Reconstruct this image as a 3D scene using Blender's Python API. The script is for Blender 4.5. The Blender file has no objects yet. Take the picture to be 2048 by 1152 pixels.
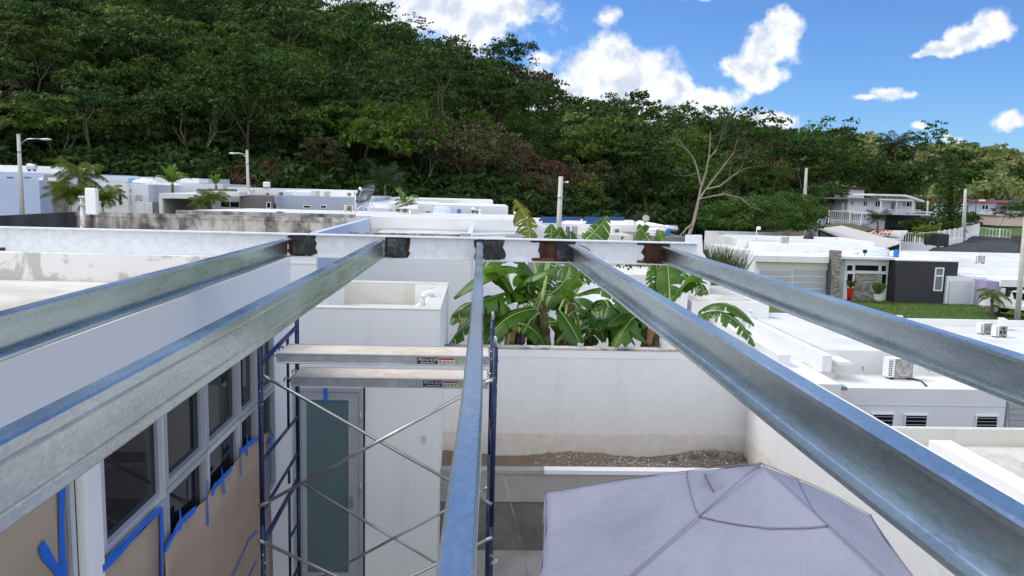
import bpy, math, random
import numpy as np
from mathutils import Vector, Matrix
R = math.radians
scene = bpy.context.scene
C = scene.collection
random.seed(7)

# ------------------------------------------------------------------ camera
FPX, CX, CY = 1540.0, 1024.0, 576.0            # focal length and centre in pixels of the 2048 px wide photograph
YAW, PITCH, ROLL = R(2.62), R(7.25), 0.026
fw = Vector((math.sin(YAW)*math.cos(PITCH), math.cos(YAW)*math.cos(PITCH), -math.sin(PITCH)))
rt = Vector((math.cos(YAW), -math.sin(YAW), 0))
up = rt.cross(fw)
camX = rt*math.cos(ROLL) + up*math.sin(ROLL)
camY = -rt*math.sin(ROLL) + up*math.cos(ROLL)
cam_d = bpy.data.cameras.new('camera'); cam = bpy.data.objects.new('camera', cam_d); C.objects.link(cam)
cam.matrix_world = Matrix(((camX.x, camY.x, -fw.x, 0), (camX.y, camY.y, -fw.y, 0), (camX.z, camY.z, -fw.z, 0), (0, 0, 0, 1)))
cam_d.sensor_width = 36; cam_d.lens = 36*FPX/2048; cam_d.clip_start = 0.02; cam_d.clip_end = 5000
scene.camera = cam

# ------------------------------------------------------------------ light
SUN_EL, SUN_AZ = R(50), R(-68)                  # azimuth measured from +Y towards +X
sun_dir = Vector((math.sin(SUN_AZ)*math.cos(SUN_EL), math.cos(SUN_AZ)*math.cos(SUN_EL), math.sin(SUN_EL)))
sd = bpy.data.lights.new('sun', 'SUN'); so = bpy.data.objects.new('sun', sd); C.objects.link(so)
sd.energy = 0.8; sd.angle = R(24); sd.color = (1.0, 0.95, 0.87)
so.rotation_euler = (-sun_dir).to_track_quat('-Z', 'Y').to_euler()
scene.view_settings.view_transform = 'Standard'; scene.view_settings.look = 'None'
scene.view_settings.exposure = 1.58; scene.view_settings.gamma = 1.0; scene.view_settings.use_curve_mapping = False
scene.cycles.max_bounces = 6; scene.cycles.transparent_max_bounces = 8

def cam_dir(px, py):
    d = fw + camX*((px-CX)/FPX) - camY*((py-CY)/FPX)
    return d
def W(px, py, Y):
    d = cam_dir(px, py); return d*(Y/d.y)
def WX(px, py, X):
    d = cam_dir(px, py); return d*(X/d.x)
def WZ(px, py, Z):
    d = cam_dir(px, py); return d*(Z/d.z)
def UV(px, py):
    d = cam_dir(px, py); return d.x/d.y, d.z/d.y

world = bpy.data.worlds.new('World'); scene.world = world; world.use_nodes = True
def build_world():
    nt = world.node_tree; N = nt.nodes; L = nt.links; N.clear()
    def nd(t, **k):
        n = N.new(t)
        for a, v in k.items(): setattr(n, a, v)
        return n
    def m(op, a, b=None, c=None, clamp=False):
        n = nd('ShaderNodeMath', operation=op, use_clamp=clamp)
        for i, x in enumerate((a, b, c)):
            if x is None: continue
            if isinstance(x, (int, float)): n.inputs[i].default_value = x
            else: L.new(x, n.inputs[i])
        return n.outputs[0]
    tc = nd('ShaderNodeTexCoord'); sx = nd('ShaderNodeSeparateXYZ'); L.new(tc.outputs['Generated'], sx.inputs[0])
    ya = m('MAXIMUM', m('ABSOLUTE', sx.outputs[1]), 0.04)
    u = m('DIVIDE', sx.outputs[0], ya); v = m('DIVIDE', sx.outputs[2], ya)
    cb = nd('ShaderNodeCombineXYZ'); L.new(u, cb.inputs[0]); L.new(v, cb.inputs[1])
    sky = nd('ShaderNodeTexSky', sky_type='NISHITA'); sky.sun_disc = False
    sky.sun_elevation = SUN_EL; sky.sun_rotation = SUN_AZ; sky.altitude = 200; sky.air_density = 1.0; sky.dust_density = 0.2; sky.ozone_density = 1.6
    def noise(vec, scale, detail, rough=.55, off=None):
        n = nd('ShaderNodeTexNoise'); n.inputs['Scale'].default_value = scale; n.inputs['Detail'].default_value = detail; n.inputs['Roughness'].default_value = rough
        if off:
            a = nd('ShaderNodeVectorMath', operation='ADD'); L.new(vec, a.inputs[0]); a.inputs[1].default_value = off; vec = a.outputs[0]
        L.new(vec, n.inputs['Vector']); return n
    # warp
    w = noise(cb.outputs[0], 9, 5)
    ws = nd('ShaderNodeVectorMath', operation='SUBTRACT'); L.new(w.outputs['Color'], ws.inputs[0]); ws.inputs[1].default_value = (.5, .5, .5)
    wm = nd('ShaderNodeVectorMath', operation='SCALE'); L.new(ws.outputs[0], wm.inputs[0]); wm.inputs['Scale'].default_value = .055
    wa = nd('ShaderNodeVectorMath', operation='ADD'); L.new(cb.outputs[0], wa.inputs[0]); L.new(wm.outputs[0], wa.inputs[1])
    s2 = nd('ShaderNodeSeparateXYZ'); L.new(wa.outputs[0], s2.inputs[0]); uu, vv = s2.outputs[0], s2.outputs[1]
    blobs = [(850, 5, 250, 75, 1), (940, 55, 85, 60, 1), (720, -20, 170, 70, 1), (980, 10, 85, 40, .9),
             (1232, 115, 62, 62, 1), (1170, 165, 110, 62, 1), (1290, 150, 85, 62, 1), (1240, 210, 180, 62, 1), (1350, 178, 58, 50, 1), (1090, 175, 66, 46, .9), (1200, 215, 190, 40, 1),
             (1568, 62, 44, 40, 1), (1540, 100, 66, 46, 1), (1490, 138, 66, 36, 1), (1452, 130, 26, 18, .8), (1520, 160, 60, 28, .9),
             (1440, 212, 58, 34, .9), (1480, 245, 90, 26, .9), (1555, 246, 56, 24, .85), (1410, 195, 30, 22, .8),
             (1992, 45, 44, 40, 1), (1945, 66, 56, 32, 1), (1893, 92, 52, 20, .9), (1850, 104, 28, 10, .7),
             (1768, 188, 36, 20, .9), (1722, 197, 34, 8, .55), (1822, 190, 34, 8, .45),
             (2020, 232, 46, 20, .85), (1845, 250, 24, 10, .7), (1908, 276, 20, 8, .6), (1208, 28, 34, 18, .42), (1420, -4, 60, 12, .6), (1088, 112, 44, 18, .5),
             (2250, 130, 120, 50, 1), (-300, -150, 300, 90, 1), (1700, -260, 220, 60, .9), (2600, 60, 200, 60, 1), (300, -420, 260, 70, .8), (2500, -380, 260, 80, .9)]
    M = None
    for (px, py, a, b, s) in blobs:
        cu, cv = UV(px, py); a2, b2 = a*1.06/FPX, b*1.06/FPX
        dx = m('MULTIPLY', m('SUBTRACT', uu, cu), 1/a2); dy = m('MULTIPLY', m('SUBTRACT', vv, cv), 1/b2)
        d = m('SQRT', m('ADD', m('MULTIPLY', dx, dx), m('MULTIPLY', dy, dy)))
        e = m('SUBTRACT', s, m('MULTIPLY', d, s if s < 1 else 1.0))
        M = e if M is None else m('SMOOTH_MAX', M, e, .25)
    n1 = noise(cb.outputs[0], 24, 10, .62)
    dens = m('ADD', M, m('MULTIPLY', m('SUBTRACT', n1.outputs[0], .5), 1.55))
    alpha = nd('ShaderNodeMapRange', interpolation_type='SMOOTHSTEP'); L.new(dens, alpha.inputs[0]); alpha.inputs[1].default_value = -.02; alpha.inputs[2].default_value = .46
    # relief: the side of each billow that faces the sun is whiter
    a1 = noise(wa.outputs[0], 21, 8, .55); a2_ = noise(wa.outputs[0], 21, 8, .55, (-.012, .013, 0))
    rel = m('SUBTRACT', a1.outputs[0], a2_.outputs[0])
    thick = nd('ShaderNodeMapRange'); L.new(dens, thick.inputs[0]); thick.inputs[1].default_value = .1; thick.inputs[2].default_value = 1.0; thick.inputs[3].default_value = 1.0; thick.inputs[4].default_value = .72
    bri = m('ADD', thick.outputs[0], m('MULTIPLY', rel, 2.3))
    bri = m('MINIMUM', m('MAXIMUM', bri, .55), 1.06)
    cr = nd('ShaderNodeMix', data_type='RGBA'); mr = nd('ShaderNodeMapRange'); L.new(bri, mr.inputs[0]); mr.inputs[1].default_value = .55; mr.inputs[2].default_value = 1.05
    L.new(mr.outputs[0], cr.inputs[0]); cr.inputs[6].default_value = (2.3, 2.55, 2.95, 1); cr.inputs[7].default_value = (3.75, 3.8, 3.9, 1)
    # front hemisphere plus a mirrored one behind; nothing below the horizon
    hs = nd('ShaderNodeHueSaturation'); hs.inputs['Saturation'].default_value = SKY_SAT; hs.inputs['Value'].default_value = SKY_VAL; L.new(sky.outputs[0], hs.inputs['Color'])
    tint = nd('ShaderNodeMix', data_type='RGBA', blend_type='MULTIPLY'); tint.inputs[0].default_value = 1; L.new(hs.outputs[0], tint.inputs[6]); tint.inputs[7].default_value = SKY_TINT
    # unseen bright cloud added overhead, left and behind as fill for shaded walls
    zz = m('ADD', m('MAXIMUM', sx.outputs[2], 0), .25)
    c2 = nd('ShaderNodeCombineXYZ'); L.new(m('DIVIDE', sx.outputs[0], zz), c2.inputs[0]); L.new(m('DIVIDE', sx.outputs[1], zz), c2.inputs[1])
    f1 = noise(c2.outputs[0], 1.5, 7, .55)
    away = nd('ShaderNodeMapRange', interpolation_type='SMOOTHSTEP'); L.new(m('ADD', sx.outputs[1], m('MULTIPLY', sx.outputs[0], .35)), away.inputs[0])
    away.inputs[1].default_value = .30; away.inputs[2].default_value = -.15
    fa = nd('ShaderNodeMapRange', interpolation_type='SMOOTHSTEP'); L.new(f1.outputs[0], fa.inputs[0]); fa.inputs[1].default_value = FILL_CLOUD_T; fa.inputs[2].default_value = FILL_CLOUD_T+.12
    fill_cloud = m('MULTIPLY', fa.outputs[0], away.outputs[0])
    mx = nd('ShaderNodeMix', data_type='RGBA'); L.new(m('MULTIPLY', alpha.outputs[0], .97), mx.inputs[0]); L.new(tint.outputs[2], mx.inputs[6]); L.new(cr.outputs[2], mx.inputs[7])
    mf = nd('ShaderNodeMix', data_type='RGBA'); L.new(m('MULTIPLY', fill_cloud, .95), mf.inputs[0]); L.new(mx.outputs[2], mf.inputs[6]); mf.inputs[7].default_value = (6.6, 6.7, 6.9, 1); mx = mf
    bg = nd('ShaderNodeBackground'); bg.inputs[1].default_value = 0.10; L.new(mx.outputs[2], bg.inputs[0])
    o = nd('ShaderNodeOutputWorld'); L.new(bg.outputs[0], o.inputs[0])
SKY_SAT, SKY_VAL, SKY_TINT = 1.0, 0.63, (.345, .53, .80, 1)
FILL_CLOUD_T = .40
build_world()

# ------------------------------------------------------------------ helpers
ORG = {}
def link(o): C.objects.link(o); return o
class MB:
    def __init__(s): s.v = []; s.f = []; s.sm = []
    def add(s, vs, fs, smooth=False):
        k = len(s.v); s.v += [tuple(p) for p in vs]
        for f in fs: s.f.append(tuple(i+k for i in f)); s.sm.append(smooth)
        return s
    def box(s, x0, x1, y0, y1, z0, z1):
        x0, x1 = min(x0, x1), max(x0, x1); y0, y1 = min(y0, y1), max(y0, y1); z0, z1 = min(z0, z1), max(z0, z1)
        return s.add([(x0,y0,z0),(x1,y0,z0),(x1,y1,z0),(x0,y1,z0),(x0,y0,z1),(x1,y0,z1),(x1,y1,z1),(x0,y1,z1)],
                     [(0,3,2,1),(4,5,6,7),(0,1,5,4),(1,2,6,5),(2,3,7,6),(3,0,4,7)])
    def bevbox(s, x0, x1, y0, y1, z0, z1, b):
        c = []
        for z, i in ((z0, b), (z0+b, 0), (z1-b, 0), (z1, b)):
            xa, xb, ya, yb = x0+i, x1-i, y0+i, y1-i
            e = b*(0.6 if i == 0 else .3)
            c.append([(xa+e,ya,z),(xb-e,ya,z),(xb,ya+e,z),(xb,yb-e,z),(xb-e,yb,z),(xa+e,yb,z),(xa,yb-e,z),(xa,ya+e,z)])
        return s.loft(c)
    def loft(s, rings, cap=True, smooth=False, closed=True):
        n = len(rings[0]); vs = [p for r in rings for p in r]; fs = []
        for i in range(len(rings)-1):
            for j in range(n if closed else n-1):
                a, b = i*n+j, i*n+(j+1) % n
                fs.append((a, b, b+n, a+n))
        s.add(vs, fs, smooth)
        if cap:
            k = len(s.v)-len(vs)
            s.f.append(tuple(k+j for j in reversed(range(n)))); s.sm.append(False)
            s.f.append(tuple(k+len(vs)-n+j for j in range(n))); s.sm.append(False)
        return s
    def tube(s, pts, r, n=8, cap=True):
        pts = [Vector(p) for p in pts]; rings = []
        for i, p in enumerate(pts):
            t = (pts[min(i+1, len(pts)-1)]-pts[max(i-1, 0)]).normalized()
            a = Vector((0, 0, 1)) if abs(t.z) < .9 else Vector((1, 0, 0))
            x = t.cross(a).normalized(); y = t.cross(x)
            rr = r[i] if isinstance(r, (list, tuple)) else r
            rings.append([p + x*math.cos(q)*rr + y*math.sin(q)*rr for q in [2*math.pi*k/n for k in range(n)]])
        return s.loft(rings, cap, True)
    def lathe(s, c, prof, n=24, axis='z'):
        rings = []
        for (r, h) in prof:
            if axis == 'z': rings.append([(c[0]+r*math.cos(a), c[1]+r*math.sin(a), c[2]+h) for a in [2*math.pi*k/n for k in range(n)]])
            elif axis == 'y': rings.append([(c[0]+r*math.cos(a), c[1]+h, c[2]+r*math.sin(a)) for a in [2*math.pi*k/n for k in range(n)]])
            else: rings.append([(c[0]+h, c[1]+r*math.cos(a), c[2]+r*math.sin(a)) for a in [2*math.pi*k/n for k in range(n)]])
        return s.loft(rings, True, True)
    def prism(s, pts, d):
        d = Vector(d); a = [Vector(p) for p in pts]; n = len(a)
        s.add(a+[p+d for p in a], [tuple(range(n)), tuple(reversed(range(n, 2*n)))]+[(i, i+n, (i+1) % n+n, (i+1) % n) for i in range(n)])
        return s
    def build(s, name, mat, parent=None, data_only=False):
        if parent is not None: o3 = ORG[parent.name]
        else:
            a = np.array(s.v); o3 = Vector(((a[:,0].min()+a[:,0].max())/2, (a[:,1].min()+a[:,1].max())/2, a[:,2].min()))
        me = bpy.data.meshes.new(name)
        me.from_pydata([(p[0]-o3.x, p[1]-o3.y, p[2]-o3.z) for p in s.v], [], s.f)
        me.polygons.foreach_set('use_smooth', s.sm)
        me.materials.append(mat); me.update()
        o = bpy.data.objects.new(name, me); link(o)
        if parent is not None: o.parent = parent
        else: o.location = o3
        ORG[o.name] = o3
        return o
def thing(name, label, cat, loc=(0,0,0), group=None):
    o = bpy.data.objects.new(name, None); link(o); o.empty_display_size = .2
    o.location = loc; o['label'] = label; o['category'] = cat
    if group: o['group'] = group
    ORG[o.name] = Vector(loc); return o
def tag(o, label, cat, group=None):
    o['label'] = label; o['category'] = cat
    if group: o['group'] = group
    return o
def struct(o, label=None):
    o['kind'] = 'structure'
    if label: o['label'] = label
    return o
def kids(o): return KIDS.get(o.name, [])
def copy_thing(src, loc, rot=None, scale=None, label=None, group=None):
    r = src.copy(); link(r); r.location = loc; ORG[r.name] = Vector(loc)
    if rot is not None: r.rotation_euler = rot
    if scale is not None: r.scale = scale
    if label: r['label'] = label
    if group: r['group'] = group
    for ch in src.children:
        c = ch.copy(); link(c); c.parent = r
        for g in ch.children:
            d = g.copy(); link(d); d.parent = c
    return r

# ------------------------------------------------------------------ materials
def newmat(name):
    m = bpy.data.materials.new(name); m.use_nodes = True
    nt = m.node_tree; b = nt.nodes['Principled BSDF']; return m, nt, b
def noise_node(nt, scale, detail=4, rough=.55, stretch=None, coord='Object', dist=0):
    tc = nt.nodes.new('ShaderNodeTexCoord'); mp = nt.nodes.new('ShaderNodeMapping')
    if coord == 'World':
        g = nt.nodes.new('ShaderNodeNewGeometry'); nt.links.new(g.outputs['Position'], mp.inputs[0])
    else: nt.links.new(tc.outputs[coord], mp.inputs[0])
    if stretch: mp.inputs['Scale'].default_value = stretch
    n = nt.nodes.new('ShaderNodeTexNoise'); n.inputs['Scale'].default_value = scale; n.inputs['Detail'].default_value = detail
    n.inputs['Roughness'].default_value = rough; n.inputs['Distortion'].default_value = dist
    nt.links.new(mp.outputs[0], n.inputs['Vector']); return n
def ramp(nt, fac, stops):
    r = nt.nodes.new('ShaderNodeValToRGB'); nt.links.new(fac, r.inputs[0]); e = r.color_ramp.elements
    while len(e) < len(stops): e.new(.5)
    for k, (p, c) in enumerate(stops):
        e[k].position = p; e[k].color = (*c, 1) if len(c) == 3 else (c[0],)*3+(1,)
    return r.outputs[0]
def mixc(nt, fac, a, b, mode='MIX'):
    x = nt.nodes.new('ShaderNodeMix'); x.data_type = 'RGBA'; x.blend_type = mode
    for i, v in ((0, fac), (6, a), (7, b)):
        if isinstance(v, (int, float)): x.inputs[i].default_value = v
        elif isinstance(v, tuple): x.inputs[i].default_value = (*v, 1)
        else: nt.links.new(v, x.inputs[i])
    return x.outputs[2]
def bump(nt, b, h, strength=.2, dist=.02):
    n = nt.nodes.new('ShaderNodeBump'); n.inputs['Strength'].default_value = strength; n.inputs['Distance'].default_value = dist
    nt.links.new(h, n.inputs['Height']); nt.links.new(n.outputs[0], b.inputs['Normal'])
MATS = {}
def paint(name, col, stain=None, amt=.5, scale=.8, streak=True, rough=.75, lo=.5, hi=.75, bmp=.12, coord='World', slo=.55, shi=.8, samt=.8):
    """wall paint / plaster with broad blotches, run marks and a fine grain"""
    m, nt, b = newmat(name)
    stain = stain or tuple(c*.72 for c in col)
    n1 = noise_node(nt, scale, 7, .62, coord=coord, dist=.4)
    f1 = ramp(nt, n1.outputs[0], [(lo, (0,)), (hi, (1,))])
    c = mixc(nt, f1, col, mixc(nt, amt, col, stain))
    if streak:
        n2 = noise_node(nt, 3.5, 5, .6, (1, 1, .12), coord=coord)
        f2 = ramp(nt, n2.outputs[0], [(slo, (0,)), (shi, (1,))])
        x = nt.nodes.new('ShaderNodeMath'); x.operation = 'MULTIPLY'; nt.links.new(f2, x.inputs[0]); x.inputs[1].default_value = amt*samt
        c = mixc(nt, x.outputs[0], c, stain)
    n3 = noise_node(nt, 40, 4, .6, coord=coord)
    c = mixc(nt, .06, c, n3.outputs['Color'], 'OVERLAY')
    nt.links.new(c, b.inputs['Base Color']); b.inputs['Roughness'].default_value = rough
    b.inputs['Specular IOR Level'].default_value = .3
    bump(nt, b, n3.outputs[0], bmp, .01)
    MATS[name] = m; return m
def plain(name, col, rough=.5, metal=0.0, var=.12, scale=6, spec=.5, coat=0, bmp=0):
    m, nt, b = newmat(name)
    n = noise_node(nt, scale, 5, .6, coord='Object')
    c = mixc(nt, ramp(nt, n.outputs[0], [(.3, (0,)), (.7, (1,))]), tuple(x*(1-var) for x in col), tuple(min(1, x*(1+var)) for x in col))
    nt.links.new(c, b.inputs['Base Color']); b.inputs['Roughness'].default_value = rough; b.inputs['Metallic'].default_value = metal
    b.inputs['Specular IOR Level'].default_value = spec; b.inputs['Coat Weight'].default_value = coat
    if bmp: bump(nt, b, n.outputs[0], bmp, .01)
    MATS[name] = m; return m
def foliage(name, c1, c2, c3=None, trans=.25, rnd=.5, hue=.03, nscale=.5):
    """leaves: colour varies leaf by leaf and tree by tree"""
    m, nt, b = newmat(name)
    n = noise_node(nt, nscale, 4, .7, coord='Object')
    stops = [(.3, c1), (.55, c2)] + ([(.72, c3)] if c3 else [])
    c = ramp(nt, n.outputs[0], stops)
    n2 = noise_node(nt, 9, 2, .5, coord='Object')
    c = mixc(nt, .5, c, n2.outputs['Color'], 'SOFT_LIGHT')
    oi = nt.nodes.new('ShaderNodeObjectInfo')
    hs = nt.nodes.new('ShaderNodeHueSaturation')
    mr = nt.nodes.new('ShaderNodeMapRange'); nt.links.new(oi.outputs['Random'], mr.inputs[0]); mr.inputs[3].default_value = .5-hue; mr.inputs[4].default_value = .5+hue
    mv = nt.nodes.new('ShaderNodeMapRange'); nt.links.new(oi.outputs['Random'], mv.inputs[0]); mv.inputs[3].default_value = 1-rnd*.6; mv.inputs[4].default_value = 1+rnd
    wn = nt.nodes.new('ShaderNodeMath'); wn.operation = 'FRACT'; ml = nt.nodes.new('ShaderNodeMath'); ml.operation = 'MULTIPLY'; ml.inputs[1].default_value = 17.3
    nt.links.new(oi.outputs['Random'], ml.inputs[0]); nt.links.new(ml.outputs[0], wn.inputs[0]); nt.links.new(wn.outputs[0], mv.inputs[0])
    nt.links.new(mr.outputs[0], hs.inputs['Hue']); nt.links.new(mv.outputs[0], hs.inputs['Value']); nt.links.new(c, hs.inputs['Color'])
    nt.links.new(hs.outputs[0], b.inputs['Base Color']); b.inputs['Roughness'].default_value = .65; b.inputs['Specular IOR Level'].default_value = .12
    tr = nt.nodes.new('ShaderNodeBsdfTranslucent'); nt.links.new(hs.outputs[0], tr.inputs[0])
    mx = nt.nodes.new('ShaderNodeMixShader'); mx.inputs[0].default_value = trans
    out = nt.nodes['Material Output']; nt.links.new(b.outputs[0], mx.inputs[1]); nt.links.new(tr.outputs[0], mx.inputs[2]); nt.links.new(mx.outputs[0], out.inputs[0])
    MATS[name] = m; return m

def galv(name, base=(.60,.665,.665), rough=.25):
    m, nt, b = newmat(name)
    v = nt.nodes.new('ShaderNodeTexVoronoi'); v.inputs['Scale'].default_value = 150
    tc = nt.nodes.new('ShaderNodeTexCoord'); mp = nt.nodes.new('ShaderNodeMapping'); mp.inputs['Scale'].default_value = (1, .45, 1)
    nt.links.new(tc.outputs['Object'], mp.inputs[0]); nt.links.new(mp.outputs[0], v.inputs['Vector'])
    sp = nt.nodes.new('ShaderNodeSeparateColor'); nt.links.new(v.outputs['Color'], sp.inputs[0])
    n = noise_node(nt, 2.2, 7, .65, (1, .5, 2.5)); n2 = noise_node(nt, 26, 6, .7, (1.5, .25, 1.5), dist=1.0)
    c = mixc(nt, ramp(nt, n.outputs[0], [(.35, (0,)), (.68, (1,))]), tuple(x*.78 for x in base), tuple(min(1, x*1.12) for x in base))
    c = mixc(nt, .13, c, sp.outputs[0], 'OVERLAY')
    scr = ramp(nt, n2.outputs[0], [(.66, (0,)), (.74, (1,))])
    x = nt.nodes.new('ShaderNodeMath'); x.operation = 'MULTIPLY'; nt.links.new(scr, x.inputs[0]); x.inputs[1].default_value = .15
    c = mixc(nt, x.outputs[0], c, (.8, .82, .84))
    n4 = noise_node(nt, 7, 5, .7, (.6, 1, 3)); dk = ramp(nt, n4.outputs[0], [(.68, (0,)), (.8, (1,))])
    y = nt.nodes.new('ShaderNodeMath'); y.operation = 'MULTIPLY'; nt.links.new(dk, y.inputs[0]); y.inputs[1].default_value = .12
    c = mixc(nt, y.outputs[0], c, (.2, .21, .22))
    n5 = noise_node(nt, 30, 5, .65, (1.4, .035, 1.4)); c = mixc(nt, .16, c, ramp(nt, n5.outputs[0], [(.35, (.30,)), (.6, (.62,))]), 'OVERLAY')
    n6 = noise_node(nt, 60, 6, .75, (1, .5, 1), dist=2.0); c = mixc(nt, .08, c, ramp(nt, n6.outputs[0], [(.38, (.32,)), (.62, (.66,))]), 'OVERLAY')
    nt.links.new(c, b.inputs['Base Color']); b.inputs['Metallic'].default_value = .92
    rr = ramp(nt, n.outputs[0], [(.3, (rough-.06,)), (.7, (rough+.1,))]); nt.links.new(rr, b.inputs['Roughness'])
    bump(nt, b, n2.outputs[0], .03, .002)
    MATS[name] = m; return m

white = paint('white_wall_paint', (.80,.80,.79), (.50,.48,.42), .35, .5)
white_clean = paint('clean_white_paint', (.78,.79,.79), (.58,.57,.54), .4, .6)
white_roof = paint('white_roof_coating', (.70,.71,.70), (.46,.43,.36), .6, .5, streak=False, lo=.45, hi=.75, rough=.7)
roof_dirty = paint('weathered_roof_coating', (.62,.60,.55), (.32,.26,.18), .75, .8, streak=False, lo=.45, hi=.72, bmp=.3)
annex_roof_m = paint('cream_roof_membrane', (.62,.61,.56), (.36,.34,.25), .5, 1.1, streak=False, lo=.5, hi=.8)
shade_tinted_wall = paint('shade_tinted_white_paint', (.74,.75,.79), (.60,.58,.60), .25, .4)  # white paint with the blue of the shade mixed into its colour
blue_wall = paint('pale_blue_paint_and_shade', (.50,.59,.76), (.42,.50,.64), .4, .4)  # blue paint, also carries the blue shade on house A's side
pale_grey_wall = paint('pale_grey_wall_paint', (.62,.64,.68), (.45,.46,.48), .3, .5)
slate_wall = paint('blue_grey_wall_paint', (.40,.46,.54), (.32,.36,.42), .3, .4)
taupe_wall = paint('taupe_grey_wall_paint', (.18,.17,.175), (.13,.12,.12), .3, .4)
dark_wall = paint('charcoal_paint_and_shade', (.045,.042,.05), (.03,.03,.035), .3, .5)
beige_wall = paint('beige_wall_paint', (.58,.55,.48), (.40,.36,.30), .3, .5)
purple_wall = paint('mauve_wall_paint', (.34,.30,.44), (.28,.25,.36), .3, .5)
stained = paint('mould_stained_concrete', (.50,.47,.43), (.06,.056,.054), .88, 1.6, lo=.46, hi=.64, rough=.9, bmp=.4, slo=.48, shi=.66, samt=.8)
def scorched():
    m, nt, b = newmat('scorched_steel'); n = noise_node(nt, 14, 7, .7, (1, 1, .6), 'World', .6); n2 = noise_node(nt, 5, 4, .6, None, 'World')
    c = ramp(nt, n.outputs[0], [(.3, (.012,.014,.018)), (.5, (.04,.045,.05)), (.62, (.11,.12,.13)), (.74, (.30,.28,.26))])
    c = mixc(nt, ramp(nt, n2.outputs[0], [(.5, (0,)), (.65, (.6,))]), c, (.10,.05,.03))
    nt.links.new(c, b.inputs['Base Color']); b.inputs['Roughness'].default_value = .45; b.inputs['Metallic'].default_value = .4; bump(nt, b, n.outputs[0], .4, .004); return m
black_stained = paint('blackened_concrete', (.06,.062,.07), (.02,.02,.022), .8, 1.3, lo=.4, hi=.6, rough=.9)
concrete = paint('bare_concrete', (.36,.35,.33), (.20,.19,.175), .6, 1.2, lo=.4, hi=.7, rough=.9, bmp=.5)
rough_concrete = paint('rough_grey_concrete', (.20,.195,.19), (.10,.10,.10), .7, 3, lo=.35, hi=.65, rough=.95, bmp=1.0)
patched = paint('patched_parapet_plaster', (.74,.73,.70), (.42,.41,.37), .8, 1.5, streak=False, lo=.53, hi=.57, bmp=.4)
pole_m = paint('pole_concrete', (.50,.48,.43), (.26,.24,.22), .6, 1.5, rough=.9)
asphalt = paint('asphalt', (.055,.057,.06), (.035,.036,.038), .6, .4, streak=False, rough=.9)
soil = paint('soil', (.17,.13,.095), (.09,.07,.05), .6, .7, streak=False, rough=.95)
grass_m = paint('lawn_grass', (.075,.14,.025), (.10,.12,.035), .7, .5, streak=False, rough=.9, lo=.4, hi=.65, bmp=.6)
dry_grass = paint('dry_grass', (.10,.10,.04), (.12,.085,.045), .7, .3, streak=False, rough=.95, lo=.4, hi=.6)
under_m = paint('forest_floor', (.030,.032,.014), (.055,.038,.022), .8, .06, streak=False, rough=.95, lo=.4, hi=.6)
stone_m = paint('stacked_stone', (.34,.31,.27), (.17,.15,.13), .8, 2.5, streak=False, rough=.9, lo=.35, hi=.6, bmp=.8)
galv_m = galv('galvanised_steel'); galv_edge = galv('galvanised_lip', (.60,.64,.66), .28)
ibeam_m = paint('chalky_white_steel_paint', (.80,.82,.84), (.60,.63,.65), .45, 16, lo=.42, hi=.62, rough=.5, bmp=.2)
scorch = scorched()
rust = plain('rusty_steel', (.062,.028,.018), .9, .1, .6, 14, bmp=.6)
rust2 = plain('rusty_orange_scale', (.15,.065,.032), .9, 0, .6, 22, bmp=.6)
scaf_blue = plain('navy_scaffold_paint', (.010,.024,.085), .42, .2, .5, 7, bmp=.1)
zinc = plain('zinc_tube', (.42,.44,.43), .38, .85, .25, 5)
alu = plain('aluminium', (.56,.57,.58), .42, .8, .15, 8)
alu_frame = plain('window_aluminium', (.40,.43,.48), .4, .35, .08, 3)
alu_pale = plain('pale_aluminium', (.55,.58,.63), .4, .3, .06, 3)
ply = paint('weathered_plywood', (.64,.58,.49), (.50,.39,.28), .7, 5, streak=False, lo=.42, hi=.66, rough=.85, bmp=.3)
tape_m = plain('blue_masking_tape', (.0,.12,.62), .6, 0, .15, 3)
paper_m = paint('brown_masking_paper', (.35,.275,.21), (.29,.225,.17), .5, .9, streak=False, rough=.8, bmp=.05)
def fabric():
    m, nt, b = newmat('lavender_canopy_fabric'); n = noise_node(nt, .9, 6, .6, coord='World'); w = noise_node(nt, 2.6, 5, .6, (1, 1.6, 1), 'World', 1.2); f = noise_node(nt, 380, 2, .5, coord='World'); w2 = noise_node(nt, 9, 4, .6, (.5, 1.4, 1), 'World', .8)
    c = mixc(nt, ramp(nt, n.outputs[0], [(.42, (0,)), (.66, (1,))]), (.335,.335,.425), (.285,.285,.365)); c = mixc(nt, .12, c, f.outputs['Color'], 'OVERLAY')
    d_ = noise_node(nt, 5, 6, .7, coord='World'); c = mixc(nt, ramp(nt, d_.outputs[0], [(.62, (0,)), (.75, (.35,))]), c, (.20,.20,.25))
    nt.links.new(c, b.inputs['Base Color']); b.inputs['Roughness'].default_value = .62; b.inputs['Specular IOR Level'].default_value = .3; b.inputs['Sheen Weight'].default_value = .1
    s = nt.nodes.new('ShaderNodeMath'); s.operation = 'ADD'; nt.links.new(w.outputs[0], s.inputs[0])
    k = nt.nodes.new('ShaderNodeMath'); k.operation = 'MULTIPLY'; k.inputs[1].default_value = .35; nt.links.new(w2.outputs[0], k.inputs[0]); nt.links.new(k.outputs[0], s.inputs[1]); bump(nt, b, s.outputs[0], .55, .05)
    tr = nt.nodes.new('ShaderNodeBsdfTranslucent'); nt.links.new(c, tr.inputs[0]); mx = nt.nodes.new('ShaderNodeMixShader'); mx.inputs[0].default_value = .12; out = nt.nodes['Material Output']
    nt.links.new(b.outputs[0], mx.inputs[1]); nt.links.new(tr.outputs[0], mx.inputs[2]); nt.links.new(mx.outputs[0], out.inputs[0]); return m
canopy_m = fabric()
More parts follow.
